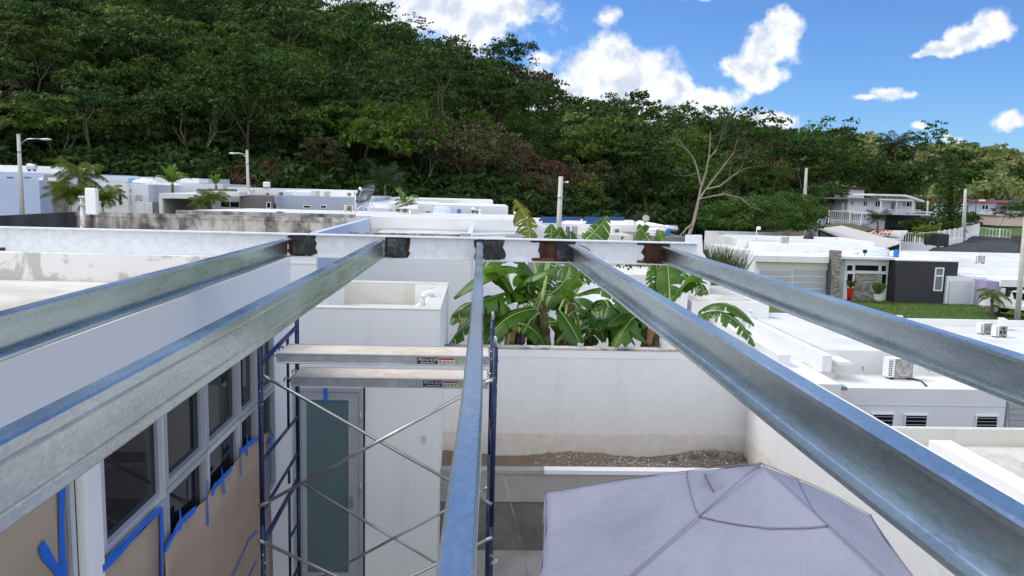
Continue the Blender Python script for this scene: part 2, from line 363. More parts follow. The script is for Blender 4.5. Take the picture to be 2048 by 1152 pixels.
dark_metal = plain('dark_metal', (.03,.03,.035), .5, .4, .2)
black_m = plain('black_plastic', (.012,.012,.013), .5)
white_pl = plain('white_plastic', (.78,.78,.77), .4, 0, .04)
pvc = plain('pvc_pipe', (.74,.77,.78), .35, 0, .06)
blue_pl = plain('blue_plastic_barrel', (.01,.17,.50), .4, 0, .1)
pale_tank = plain('pale_blue_tank_plastic', (.66,.73,.82), .45, 0, .06)
grille_m = plain('condenser_grille', (.30,.27,.22), .6, 0, .3, 12)
fan_m = plain('tan_fan_blade', (.42,.34,.22), .6, 0, .2)
red_m = plain('red_glaze', (.45,.015,.012), .3, 0, .1)
yellow_m = plain('yellow_sticker', (.62,.60,.10), .6, 0, .3, 20)
garage_m = plain('grey_garage_panel', (.40,.42,.44), .5, .1, .05)
solar_m = plain('solar_cell', (.015,.03,.09), .15, .2, .2, 3)
lettering = plain('white_lettering', (.8,.8,.8), .6, 0, .02)
sticker_black = plain('black_sticker', (.01,.01,.012), .5, 0, .1)
sticker_red = plain('red_sticker', (.32,.03,.03), .6, 0, .4, 25)
sticker_white = plain('white_sticker', (.65,.64,.60), .6, 0, .3, 25)
blue_metal = plain('blue_roof_sheet', (.10,.15,.30), .5, 0, .2)
red_sheet = plain('red_roof_sheet', (.42,.07,.05), .6, 0, .2)
pale_sheet = plain('pale_roof_sheet', (.60,.58,.54), .6, 0, .1)
def glass(name, col, rough=.04):
    m, nt, b = newmat(name); b.inputs['Base Color'].default_value = (*col, 1); b.inputs['Roughness'].default_value = rough
    b.inputs['Specular IOR Level'].default_value = .17; n = noise_node(nt, 1.2, 2); bump(nt, b, n.outputs[0], .03, .02); return m
glass_dark = glass('dark_window_glass', (.012,.013,.018))
glass_teal = glass('frosted_teal_glass', (.10,.15,.165), .3)
leaf_banana = None
def banana_mat():
    m, nt, b = newmat('banana_leaf')
    n = noise_node(nt, 1.6, 5, .6); c = ramp(nt, n.outputs[0], [(.3, (.035,.10,.012)), (.55, (.075,.185,.018)), (.70, (.15,.27,.03)), (.86, (.26,.20,.06))])
    n2 = noise_node(nt, 45, 2, .5, (1, 1, 1)); c = mixc(nt, .25, c, n2.outputs['Color'], 'SOFT_LIGHT')
    nt.links.new(c, b.inputs['Base Color']); b.inputs['Roughness'].default_value = .38; b.inputs['Specular IOR Level'].default_value = .45
    tr = nt.nodes.new('ShaderNodeBsdfTranslucent'); nt.links.new(mixc(nt, .4, c, (.25,.42,.03)), tr.inputs[0])
    mx = nt.nodes.new('ShaderNodeMixShader'); mx.inputs[0].default_value = .45
    out = nt.nodes['Material Output']; nt.links.new(b.outputs[0], mx.inputs[1]); nt.links.new(tr.outputs[0], mx.inputs[2]); nt.links.new(mx.outputs[0], out.inputs[0])
    return m
banana_leaf = banana_mat()
banana_rib = plain('banana_midrib', (.30,.40,.12), .5, 0, .15)
banana_stem = paint('banana_stem', (.20,.20,.08), (.07,.045,.03), .9, 3, lo=.4, hi=.55, rough=.8, coord='Object')
dead_leaf = plain('dead_banana_leaf', (.22,.13,.075), .85, 0, .4, 4)
yellow_leaf = foliage('yellowing_leaf', (.16,.22,.03), (.24,.26,.05), (.30,.20,.06), .35, .1, .01, 1.5)
bark = paint('bark', (.11,.09,.07), (.05,.04,.033), .8, 3, rough=.95, coord='Object')
pale_bark = paint('pale_bark', (.30,.265,.21), (.15,.13,.10), .6, 2, rough=.9, coord='Object')
twig_m = plain('dry_twigs', (.17,.125,.10), .9, 0, .35, 3)
red_twig = plain('reddish_dry_foliage', (.115,.048,.034), .9, 0, .4, 3)

# ================================================================== terrain
CTRL = [(0,5,-5.35), (-6,8,-5.3), (3,12,-5.3), (-3,18,-5.2), (-10,30,-4.6), (-25,50,-3.4), (-45,50,-3), (-45,20,-4), (-5,60,-4.2), (6,30,-5.6), (3.5,20,-5.6), (8,8,-8.6), (8,14,-8.9), (14,14,-9.2), (22,22,-9.3),
        (12,30,-8.8), (16,45,-8.6), (24,52,-8.3), (36,52,-8.4), (30,62,-8.1), (14,64,-7.2), (8,60,-5.2), (36,72,-8), (50,60,-8.3), (52,90,-7.2), (60,110,-6.2), (40,95,-6.8), (50,118,-4.9), (62,118,-5.0), (75,140,-4.6), (95,150,-4.4), (24,85,-6),
        (0,85,-3.6), (-30,80,-1.5), (-60,80,0), (-100,70,2), (110,80,-7), (110,40,-9), (60,20,-9.4), (30,-10,-9.2), (-30,-10,-4), (0,-20,-5.4), (140,250,-6), (200,420,-4), (260,300,-6)]
for px_, py_, Y_, dz_ in [(1875,493,93,-.1), (1957,472,116,-.1), (2020,476,113,-.1), (1922,484,102,-.1), (1740,462,112,0), (1700,445,108,-.1), (1790,462,114,0), (1850,462,114,0), (1838,497,90,-.2), (1990,505,90,0), (1680,470,100,-.3), (1770,458,119,-.2), (1850,456,121,-.2), (1985,455,148,0), (1950,452,148,0), (1600,470,92,0)]:
    p_ = W(px_, py_, Y_); CTRL.append((p_.x, p_.y, p_.z+dz_))
_c = np.array(CTRL)
def base_z(x, y):
    x = np.asarray(x, float); y = np.asarray(y, float)
    d2 = (x[..., None]-_c[:,0])**2 + (y[..., None]-_c[:,1])**2 + 2.0
    w = 1/d2**1.7
    return (w*_c[:,2]).sum(-1)/w.sum(-1)
# skyline of the wooded hill as (tangent of azimuth, tangent of elevation of the tree tops), foot and ridge distance
SKY = [UV(px, py) for px, py in [(-900,-560), (-400,-400), (0,-215), (300,-110), (520,-45), (660,15), (760,45), (840,85), (950,118), (1060,135), (1110,190), (1200,205), (1300,225), (1420,240), (1540,258), (1640,275), (1690,300), (1760,345), (1830,385), (1900,400)]]
_su = np.array([a for a, b in SKY]); _sv = np.array([b for a, b in SKY])
def hill_z(x, y):
    x = np.asarray(x, float); y = np.asarray(y, float)
    u = x/np.maximum(y, 30.0)
    el = np.interp(u, _su, _sv)
    yb = np.interp(u, [-.8, -.3, 0, .2, .34, .45, .6], [72, 84, 88, 96, 112, 135, 150])
    yr = yb + np.interp(u, [-.6, 0, .3, .45, .6], [150, 125, 80, 36, 30])
    zr = np.maximum(el*yr - np.interp(u, [-.3, .02, .1, .3, .4], [8.5, 8.5, 11.0, 11.0, 8.0]), -4)
    zb = base_z(x, y)
    t = np.clip((y-yb)/(yr-yb), 0, 1)
    k = t**.92
    z = zb*(1-k) + zr*k
    beyond = np.clip((y-yr)/160, 0, 1)
    z = z - (zr+5)*beyond*beyond*(3-2*beyond)*np.where(y > yr, 1, 0)
    return np.where(y > yb, np.maximum(z, zb), zb)
FSKY = [UV(px, py) for px, py in [(1400,330), (1560,300), (1640,268), (1700,275), (1760,292), (1830,300), (1880,288), (1940,288), (2010,300), (2048,318), (2150,350), (2300,340), (2600,380)]]
_fu = np.array([a for a, b in FSKY]); _fv = np.array([b for a, b in FSKY])
def far_z(x, y):
    x = np.asarray(x, float); y = np.asarray(y, float)
    u = x/np.maximum(y, 30.0); el = np.interp(u, _fu, _fv)
    yr = 470.0
    t = np.clip((y-255)/(yr-255), 0, 1)
    zr = el*yr - 6
    return np.where((u > .2) & (y > 255), -8 + (zr+8)*t**1.1, -50) - np.clip((y-yr)/200, 0, 1)**2*40
def ground_z(x, y): return np.maximum(hill_z(x, y), far_z(x, y))
def gz(x, y): return float(ground_z(x, y))
def grid(name, xs, ys, zf, mat, label=None, off=0.0):
    X, Y = np.meshgrid(xs, ys); Z = zf(X, Y) + off
    v = np.stack([X, Y, Z], -1).reshape(-1, 3); nx, ny = len(xs), len(ys)
    a = (np.arange(ny-1)[:, None]*nx + np.arange(nx-1)[None]).ravel()
    f = np.stack([a, a+1, a+1+nx, a+nx], -1)
    me = bpy.data.meshes.new(name); me.from_pydata(v.tolist(), [], f.tolist()); me.polygons.foreach_set('use_smooth', [True]*len(f)); me.materials.append(mat); me.update()
    o = link(bpy.data.objects.new(name, me)); ORG[o.name] = Vector((0, 0, 0)); return struct(o, label)
xs = np.concatenate([np.linspace(-2500, -320, 8), np.arange(-300, 320, 5.0), np.linspace(340, 2500, 14)])
ys = np.concatenate([np.linspace(-1500, -40, 6), np.arange(-30, 330, 5.0), np.arange(340, 700, 20), np.linspace(760, 3500, 10)])
grid('ground', xs, ys, ground_z, under_m, 'sloping ground with leaf litter and grass under houses and wooded hill')

def pick(px, py, y0=40, y1=600):
    """where the line of sight through a pixel meets the terrain"""
    d = cam_dir(px, py); y = y0
    while y < y1:
        p = d*(y/d.y)
        if p.z < gz(p.x, p.y): return p
        y += .5
    return d*(y1/d.y)

# lawn, road and verges follow the terrain
def patch(name, pts, mat, off, label, n=14):
    (a, b, c, d) = [Vector((p[0], p[1])) for p in pts]; mb = MB(); vs = []
    for i in range(n+1):
        for j in range(n+1):
            s, t = i/n, j/n; p = (a*(1-s)+b*s)*(1-t) + (d*(1-s)+c*s)*t
            vs.append((p.x, p.y, gz(p.x, p.y)+off))
    mb.add(vs, [(i*(n+1)+j, (i+1)*(n+1)+j, (i+1)*(n+1)+j+1, i*(n+1)+j+1) for i in range(n) for j in range(n)], True)
    return struct(mb.build(name, mat), label)

# ================================================================== own house: left wing, annex, garden walls
XF = -2.31; YD = 9.6; ZT = -0.897; FL = -5.1
house = thing('house', 'white house whose long window wall and annex enclose the patio at left', 'house', (XF, YD, FL))
w = MB()
w.box(XF-.18, XF, -3.0, YD, FL-.3, ZT)                 # wall along the patio, solid; windows sit on it in deep frames
w.build('wall', shade_tinted_wall, house)
wl = MB(); wl.box(-11, XF-.182, -3.0, -2.82, FL-.3, ZT); wl.box(-11, -10.82, -2.818, YD-.152, FL-.3, ZT); wl.build('wall', white, house)
pr = MB(); pr.box(-11, XF-.182, YD-.15, YD, FL-.3, ZT); pr.build('parapet', patched, house)
rd = MB(); rd.box(-10.818, XF-.184, -2.818, YD-.152, -1.5, -1.225); rd.build('roof', roof_dirty, house)
rb = MB(); rb.box(-6.6, -5.1, YD-.165, YD-.152, -1.222, -1.0); 
# annex that closes the patio: the door sits in it
AX0, AX1, AY1 = XF+.002, -.46, 12.45; AZ = -1.525
an = MB(); t = .2
an.box(AX0, AX1, YD, YD+t, FL-.3, AZ); an.box(AX1-t, AX1, YD+t, AY1, FL-.3, AZ); an.box(AX0, AX1-t, AY1-t, AY1, FL-.3, AZ); an.box(AX0, AX0+t, YD+t, AY1-t, FL-.3, AZ)
an.build('annex_wall', white_clean, house)
ar = MB(); ar.box(AX0+t, AX1-t, YD+t, AY1-t, -2.1, AZ-.33)
# raised kerb step inside the annex roof and the cant at its right
ar.prism([(AX1-t-.32, YD+t, AZ-.33), (AX1-t, YD+t, AZ-.33), (AX1-t, YD+t, AZ-.05)], (0, AY1-YD-2*t, 0))
ar.box(AX0+t, AX1-t-.33, 10.9, 11.05, AZ-.328, AZ-.28)
ar.build('annex_roof', annex_roof_m, house)
li = MB(); li.box(AX0+t, AX1-t-.33, AY1-t-.004, AY1-t-.0005, AZ-.328, AZ-.001); li.build('parapet_lining', annex_roof_m, house)
cp = MB(); e = .004
cp.box(AX0-.001, AX1+.003, YD-.006, YD+t+.004, AZ+.001, AZ+.012); cp.box(AX1-t-.004, AX1+.003, YD+t+.004, AY1, AZ+.001, AZ+.012); cp.box(AX0, AX1-t-.004, AY1-t, AY1, AZ+.001, AZ+.012)
cp.build('annex_coping', annex_roof_m, house)
dn = MB(); p = WZ(680, 605, AZ-.329); dn.lathe((p.x, p.y, AZ-.329), [(.035, 0), (.035, .004)], 14); dn.build('roof_drain', black_m, house)
# curved vent pipe and a short elbow lying on the annex roof
def arc_pipe(c, r, tube_r, a0, a1, ax, z_add=0):
    pts = []
    for i in range(13):
        a = a0+(a1-a0)*i/12; pts.append(Vector(c)+Vector((math.cos(a)*r*ax[0], math.cos(a)*r*ax[1], math.sin(a)*r)))
    return pts
vp = thing('vent_pipe', 'white pvc gooseneck pipe at the right edge of the annex roof', 'pipe', (-.9, 10.75, AZ-.3))
q = MB(); c0 = W(861, 600, 10.75); r0 = .115
pts = [Vector((c0.x+r0, 10.75, AZ-.3))] + arc_pipe((c0.x, 10.75, c0.z-.01), r0, .04, 0, math.pi, (1, .15)) + [Vector((c0.x-r0, 10.73, AZ-.3))]
q.tube(pts, .042, 12); q.build('bend', pvc, vp)
for sx in (-1, 1):
    q = MB(); q.lathe((c0.x+sx*r0, 10.75+sx*.017, AZ-.325), [(.055, 0), (.055, .07), (.044, .075)], 14); q.build('collar', pvc, vp)
q = MB(); q.lathe((c0.x-.005, 10.75, c0.z-.02+r0-.05), [(.05, -.0), (.05, 0)], 4)
vp2 = thing('pipe_elbow', 'small white pvc elbow lying flat on the annex roof', 'pipe', (-1.1, 10.5, AZ-.3))
c1 = W(812, 602, 10.6); q = MB(); q.tube([(c1.x-.06, 10.6, AZ-.29), (c1.x+.02, 10.6, AZ-.285), (c1.x+.05, 10.62, AZ-.25)], .038, 12); q.build('elbow', pvc, vp2)
q = MB(); q.tube([(c1.x+.04, 10.66, AZ-.31), (c1.x+.17, 10.70, AZ-.31)], .028, 10); q.build('stub', pvc, vp2)

# --- window wall (frames 6 cm proud of the wall, panes set back in them)
def ywall(px, py): return WX(px, py, XF+.03).y
def wp(px, py): p = WX(px, py, XF+.03); return p.y, p.z
ztr = WX(327, 983, XF+.05).z                                  # rail between upper and lower panes
zt1 = -1.32; zb1 = ztr-1.15
FX0, FX1 = XF+.001, XF+.055
Ys = [ywall(205, 1000), ywall(322, 880), ywall(407, 850), ywall(473, 770), ywall(508, 760), ywall(527, 740)]
def glazing(y0, y1, z0, z1, fm=alu_frame, fw_=.05, depth=.055, gm=glass_dark, parent=None):
    f = MB(); X0, X1 = XF+.001, XF+.001+depth
    f.box(X0, X1, y0, y0+fw_, z0, z1); f.box(X0, X1, y1-fw_, y1, z0, z1)
    f.box(X0, X1, y0+fw_, y1-fw_, z1-fw_, z1); f.box(X0, X1, y0+fw_, y1-fw_, z0, z0+fw_)
    fr = f.build('window', fm, parent or house)
    g = MB(); g.box(X0+.004, X0+.010, y0+fw_-.002, y1-fw_+.002, z0+fw_-.002, z1-fw_+.002); g.build('pane', gm, fr)
    for ja, jb in ((y0+fw_, y0+fw_+.02), (y1-fw_-.02, y1-fw_)):
        j = MB(); j.box(X0+.0005, X0+.034, ja, jb, z0+fw_, z1-fw_); j.build('jamb', alu_frame, fr)
    return fr
g = .004
for i in range(4):
    y0, y1 = Ys[i]+g, Ys[i+1]-g
    if i == 0: y0 -= .07
    glazing(y0, y1, ztr+g if i else ztr-.05, zt1, alu_pale if i == 0 else alu_frame)
    glazing(y0, y1, zb1 if i else zb1, ztr-g if i else ztr-.058, alu_pale if i == 2 else alu_frame)
glazing(Ys[4]+g, Ys[5]+.35, ztr+g, zt1); glazing(Ys[4]+g, Ys[5]+.35, zb1, ztr-g)
# pilaster between the window groups, and the window left of it
yp0, yp1 = WX(168, 1000, XF+.09).y, WX(204, 1000, XF+.09).y
yq = yp1-yp0
q = MB(); q.box(XF+.001, XF+.09, yp0, yp1, FL, -1.45); q.build('pilaster', white_clean, house)
glazing(yp0-1.9, yp0-.035, FL+.5, zt1, alu_pale)
q = MB(); q.box(XF+.001, XF+.045, yp0-.03, yp0, FL+.2, zt1); q.build('window_trim', dark_metal, house)
# door in the annex front and the trim strips beside it
dx0, dx1 = -2.19, -1.413; dz = W(727, 775, 9.6).z
dr = MB(); dr.box(dx0-.05, dx0, YD-.05, YD-.001, FL, dz); dr.box(dx1-.05, dx1, YD-.05, YD-.001, FL, dz); dr.box(dx0, dx1-.05, YD-.05, YD-.001, dz-.05, dz)
door = dr.build('door', alu_frame, house)
q = MB(); a, b_ = dx0+.004, dx1-.054
q.box(a, a+.06, YD-.04, YD-.002, FL+.02, dz-.055); q.box(b_-.13, b_, YD-.04, YD-.002, FL+.02, dz-.055); q.box(a+.06, b_-.13, YD-.04, YD-.002, dz-.16, dz-.055); q.box(a+.06, b_-.13, YD-.04, YD-.002, FL+.02, FL+.10)
q.build('door_leaf', alu_frame, door)
q = MB(); q.box(a+.055, b_-.125, YD-.028, YD-.022, FL+.09, dz-.15); q.build('pane', glass_teal, door)
for zz in (dz-.32, dz-1.25):
    q = MB(); q.tube([(dx1-.03, YD-.058, zz), (dx1-.03, YD-.058, zz-.12)], .011, 8); q.build('hinge', alu_frame, door)
q = MB(); q.box(b_-.10, b_-.07, YD-.075, YD-.041, FL+1.0, FL+1.14); q.build('handle', zinc, door)
q = MB(); q.box(dx1+.002, dx1+.022, YD-.012, YD-.001, FL, dz); q.build('door_trim', dark_metal, house)
for xx in (XF+.012, XF+.05):
    q = MB(); q.box(xx, xx+.022, YD-.02, YD-.001, FL, dz+.03); q.build('trim_strip', alu_frame, house)
# printed notice on the annex wall
c = W(848, 878, 9.598); nb = MB(); nb.box(c.x-.03, c.x+.03, 9.592, 9.599, c.z-.05, c.z+.05)
nm, nt_, bb_ = newmat('faded_notice')
vv_ = nt_.nodes.new('ShaderNodeTexVoronoi'); vv_.feature = 'F1'; vv_.inputs['Scale'].default_value = 90; nt_.links.new(mixc(nt_, ramp(nt_, vv_.outputs['Distance'], [(.25, (1,)), (.5, (0,))]), (.62,.63,.66), (.38,.39,.42)), bb_.inputs['Base Color'])
nb.build('notice', nm, house)

# --- brown paper sheets taped over the lower panes
PX_ = XF+.075
def sheet(label, top_px, bottom_z, tapes, name='masking_paper'):
    o = thing(name, label, 'masking paper', WX(top_px[0][0], top_px[0][1], PX_))
    pts = [WX(x, y, PX_) for x, y in top_px]
    mb = MB(); n = len(pts); rows = 8; vs = []
    for i, p in enumerate(pts):
        for k in range(rows+1):
            z = p.z + (bottom_z-p.z)*k/rows
            vs.append((PX_ + .012*math.sin(p.y*5+k*.7)*(k > 0) + .004*math.sin(p.y*13), p.y + .004*math.sin(k*2.1), z))
    mb.add(vs, [(i*(rows+1)+k, i*(rows+1)+k+1, (i+1)*(rows+1)+k+1, (i+1)*(rows+1)+k) for i in range(n-1) for k in range(rows)], True)
    # 2 mm of thickness
    so_ = mb.build('sheet', paper_m, o); sm = so_.modifiers.new('thick', 'SOLIDIFY'); sm.thickness = .002
    for tp in tapes:
        wd = tp[0]; pl = [WX(x, y, PX_+.018) for x, y in tp[1:]]
        tb = MB(); vs = []
        for i, p in enumerate(pl):
            d = (pl[min(i+1, len(pl)-1)]-pl[max(i-1, 0)]); d.x = 0; d.normalize(); nrm = Vector((0, -d.z, d.y))
            ww = wd*(1+.15*math.sin(i*2.3)); vs += [p+nrm*ww/2, p-nrm*ww/2]
        k = len(pl)
        tb.add([(v[0]+.003*(i % 3), v[1], v[2]) for i, v in enumerate(vs)], [(2*i, 2*i+1, 2*i+3, 2*i+2) for i in range(k-1)])
        to = tb.build('tape_strip', tape_m, o); sm = to.modifiers.new('thick', 'SOLIDIFY'); sm.thickness = .0015
    return o
sheet('large brown paper sheet with jagged blue taped top edge behind the scaffold post', [(328,1098), (336,1088), (345,1069), (358,1042), (372,1030), (391,1019), (402,1008), (413,999), (424,975), (440,960), (461,939), (471,925), (479,915), (485,903), (495,892), (515,874), (530,868), (540,862)], FL+.1,
      [(.052, (330,1100), (345,1072), (360,1045), (375,1032), (391,1017)), (.03, (360,1018), (361,1060)), (.05, (425,978), (440,962), (463,936)), (.028, (443,936), (449,986)), (.05, (482,905), (497,888), (516,876)),
       (.028, (494,868), (494,912)), (.024, (414,960), (416,1051)), (.022, (481,890), (482,952)), (.022, (466,1152), (484,1115), (497,1080), (514,1063)), (.02, (495,1160), (515,1120)),
       (.05, (540,860), (546,872), (538,885)), (.03, (538,878), (536,930), (533,990), (535,1050), (527,1100)), (.04, (430,965), (425,990))])
sheet('brown paper sheet under the first large window pane with a blue taped slanted top', [(206,1140), (240,1110), (285,1062), (322,1022)], FL+.1,
      [(.045, (206,1138), (240,1104), (285,1050), (322,1017)), (.03, (215,1120), (262,1072), (320,1014)), (.045, (322,1016), (324,1070), (322,1120), (324,1160))])
sheet('brown paper sheet left of the white pilaster with a blue tape arrow on it', [(-60,1100), (0,1030), (60,985), (100,950), (128,920)], FL+.1,
      [(.06, (128,905), (124,960), (122,1030), (124,1100), (127,1160)), (.06, (82,1088), (92,1110), (108,1132), (122,1152))])
q = thing('masking_tape', 'short blue tape strip stuck on top of the grey door', 'tape', W(651, 790, YD-.06))
p0, p1 = W(651, 776, YD-.056), W(652, 805, YD-.056); mb = MB(); mb.box(p0.x-.022, p0.x+.022, YD-.057, YD-.054, p1.z, p0.z); mb.build('strip', tape_m, q)
# tape edge running up the wall beside the scaffold post
q = MB(); y1_ = ywall(533, 760); q.box(XF+.002, XF+.006, y1_-.02, y1_+.04, -3.2, -1.4); tag(q.build('masking_tape', tape_m), 'long vertical blue tape line on the white wall behind the scaffold post', 'tape')

# ------------------------------------------------------------------ patio walls
YW = 11.084; XR = 4.07; ZW = -2.285
struct(MB().box(XF-.1, XR+.1, -3, 10.42, FL-.3, FL).build('patio_floor', concrete), 'dark grey concrete patio floor below the scaffold')
back_wall_m = paint('stained_white_garden_wall', (.74,.74,.72), (.50,.43,.32), .5, .45, lo=.5, hi=.78)
def wall_with_base(name, mat, verts_fn):
    return None
m_, nt, b = newmat('garden_wall_plaster')
gpos = nt.nodes.new('ShaderNodeNewGeometry'); sep = nt.nodes.new('ShaderNodeSeparateXYZ'); nt.links.new(gpos.outputs['Position'], sep.inputs[0])
nz = noise_node(nt, 1.4, 6, .6, (1, 1, .6), 'World'); nz2 = noise_node(nt, 7, 6, .65, (1, 1, 1), 'World'); nzs = noise_node(nt, 3.2, 5, .6, (1, 1, .08), 'World')
def mth(nt, op, a, b2=None, clamp=False):
    n = nt.nodes.new('ShaderNodeMath'); n.operation = op; n.use_clamp = clamp
    for i, v in enumerate((a, b2)):
        if v is None: continue
        if isinstance(v, (int, float)): n.inputs[i].default_value = v
        else: nt.links.new(v, n.inputs[i])
    return n.outputs[0]
hh = mth(nt, 'ADD', sep.outputs[2], mth(nt, 'MULTIPLY', mth(nt, 'SUBTRACT', nz.outputs[0], .5), .14))
soilband = mth(nt, 'GREATER_THAN', -3.60, hh)                     # plaster band left bare where earth was piled
soilsoft = ramp(nt, mth(nt, 'MULTIPLY', mth(nt, 'SUBTRACT', -2.9, hh), 1.1, True), [(.0, (0,)), (1, (1,))])
c = mixc(nt, ramp(nt, nz2.outputs[0], [(.45, (0,)), (.75, (.35,))]), (.74,.75,.76), (.60,.60,.58))
c = mixc(nt, mth(nt, 'MULTIPLY', ramp(nt, nzs.outputs[0], [(.55, (0,)), (.75, (1,))]), .3), c, (.46,.48,.50))
c = mixc(nt, mth(nt, 'MULTIPLY', soilsoft, mth(nt, 'MULTIPLY', nz.outputs[0], .8)), c, (.62,.53,.40))
c = mixc(nt, mth(nt, 'MULTIPLY', soilband, .42), c, mixc(nt, ramp(nt, nz2.outputs[0], [(.4, (0,)), (.7, (1,))]), (.60,.54,.45), (.42,.37,.28)))
nt.links.new(c, b.inputs['Base Color']); b.inputs['Roughness'].default_value = .8; b.inputs['Specular IOR Level'].default_value = .25; bump(nt, b, nz2.outputs[0], .25, .02)
gw = thing('garden_wall', 'white plastered wall at the back of the patio with earth stained foot', 'wall', (1.8, YW, FL))
q = MB(); q.box(AX1+.002, XR, YW, YW+.15, FL-.6, ZW-.03); q.build('wall', m_, gw)
q = MB(); q.box(AX1+.002, XR+.15, YW-.012, YW+.16, ZW-.029, ZW); q.build('coping', stained, gw)
q = MB(); q.box(AX1+.002, XR-.002, YW-.006, YW-.0005, ZW-.145, ZW-.031); q.build('top_band', white_clean, gw)
gw2 = thing('garden_wall', 'white plastered wall on the right of the patio behind the lavender canopy', 'wall', (XR, 4, FL))
q = MB(); q.box(XR, XR+.15, -4, YW-.001, -9.2, ZW-.03); q.box(XR+.0, XR+.15, YW-.001, YW+.149, -9.2, ZW-.031); q.build('wall', m_, gw2)
q = MB(); q.box(XR-.012, XR+.16, -4, YW-.013, ZW-.029, ZW); q.build('coping', white_clean, gw2)
# planter against the back wall
pt = thing('planter_wall', 'low grey rendered planter wall with pale cap under the back wall', 'planter', (1.8, 10.42, FL))
q = MB(); q.box(AX1+.002, XR-.002, 10.42, 10.55, -4.38, -3.965); q.build('upper_band', concrete, pt)
q = MB(); q.box(AX1+.002, XR-.002, 10.44, 10.57, FL-.3, -4.382); q.build('rough_band', rough_concrete, pt)
q = MB(); q.box(AX1+.002, 1.0, 10.405, 10.565, -3.963, -3.91); q.build('cap', concrete, pt)
q = MB(); q.box(1.002, XR-.002, 10.405, 10.565, -3.963, -3.905); q.build('cap', shade_tinted_wall, pt)
rng = np.random.default_rng(3)
def lumpy_bed(x0, x1, y0, y1, zf, mat, name, label, nx=160, ny=18):
    X, Y = np.meshgrid(np.linspace(x0, x1, nx), np.linspace(y0, y1, ny)); Z = zf(X, Y)
    v = np.stack([X, Y, Z], -1).reshape(-1, 3); a = (np.arange(ny-1)[:, None]*nx + np.arange(nx-1)[None]).ravel()
    mb = MB(); mb.add(v.tolist(), np.stack([a, a+1, a+1+nx, a+nx], -1).tolist(), True); return struct(mb.build(name, mat), label)
def bedz(X, Y): return -4.0 + .10*np.clip((Y-10.55)/.5, 0, 1) + .05*np.sin(X*3.1)*np.sin(Y*9) + .012*np.sin(X*17+Y*11+3*np.sin(X*5.3))*np.sin(X*7.1) + .06*np.exp(-((X-3.6)/.45)**2-((Y-11.0)/.3)**2)
lumpy_bed(AX1+.004, XR-.004, 10.566, YW-.001, bedz, soil, 'soil', 'brown soil bed behind the planter wall')
# rubble: stones in three tones, nobody could count them
def rubble(n, mat, name, label, xr, size, seed):
    g = np.random.default_rng(seed); mb = MB()
    for i in range(n):
        x = g.uniform(*xr) if g.random() < .8 else g.normal(3.4, .4)
        x = min(max(x, xr[0]), XR-.06); y = g.uniform(10.58, YW-.04); s = size*g.uniform(.4, 1.3)*(1.6 if g.random() < .08 else 1)
        z = float(bedz(x, y))+s*.2
        pts = []
        for a in range(6):
            an_ = a*math.pi/3+g.uniform(-.3, .3); pts.append((x+s*math.cos(an_)*g.uniform(.6, 1), y+s*math.sin(an_)*g.uniform(.5, .9), z+g.uniform(-.2, .2)*s))
        mb.add(pts+[(x, y, z+s*g.uniform(.35, .7)), (x, y, z-s*.5)], [(k, (k+1) % 6, 6) for k in range(6)]+[((k+1) % 6, k, 7) for k in range(6)])
    o = mb.build(name, mat); o['kind'] = 'stuff'; o['label'] = label; o['category'] = 'rubble'
rubble(2600, plain('brown_rubble', (.21,.155,.11), .95, 0, .4), 'rubble', 'brown lumps of earth and broken stone in the planter', (AX1+.05, XR-.05), .012, 1)
rubble(1100, plain('grey_rubble', (.32,.31,.285), .95, 0, .4), 'rubble', 'grey gravel and stone chips scattered on the planter soil', (.9, XR-.05), .014, 2)
rubble(700, plain('white_rubble', (.68,.66,.62), .9, 0, .15), 'rubble', 'white plaster chips among the gravel in the planter', (1.2, XR-.3), .011, 4)
for i, (px, py, s) in enumerate([(1446,912,.11), (1462,916,.10), (1478,911,.10), (1425,905,.08), (1392,912,.07), (1350,917,.06)]):
    p = W(px, py, 10.9); g = np.random.default_rng(20+i); mb = MB()
    r = [[(p.x+s*math.cos(a)*g.uniform(.6, 1)*k, p.y+s*.8*math.sin(a)*g.uniform(.6, 1)*k, p.z+h*s) for a in np.linspace(0, 2*math.pi, 7)[:-1]] for k, h in ((.8, -.9), (1, -.2), (.8, .35), (.3, .6))]
    mb.loft(r); tag(mb.build('rock', plain('rock_%d' % i, (.25-.02*i, .235-.02*i, .21-.02*i), .95, 0, .35, 9, bmp=.5)),
        ['large grey rock on top of the rubble heap in the wall corner', 'brown angular rock beside the wall corner heap', 'rock at the far right of the rubble heap', 'rounded dark rock left of the corner heap', 'small grey rock left of the heap on the soil', 'small rock furthest left of the loose rocks'][i], 'rock')

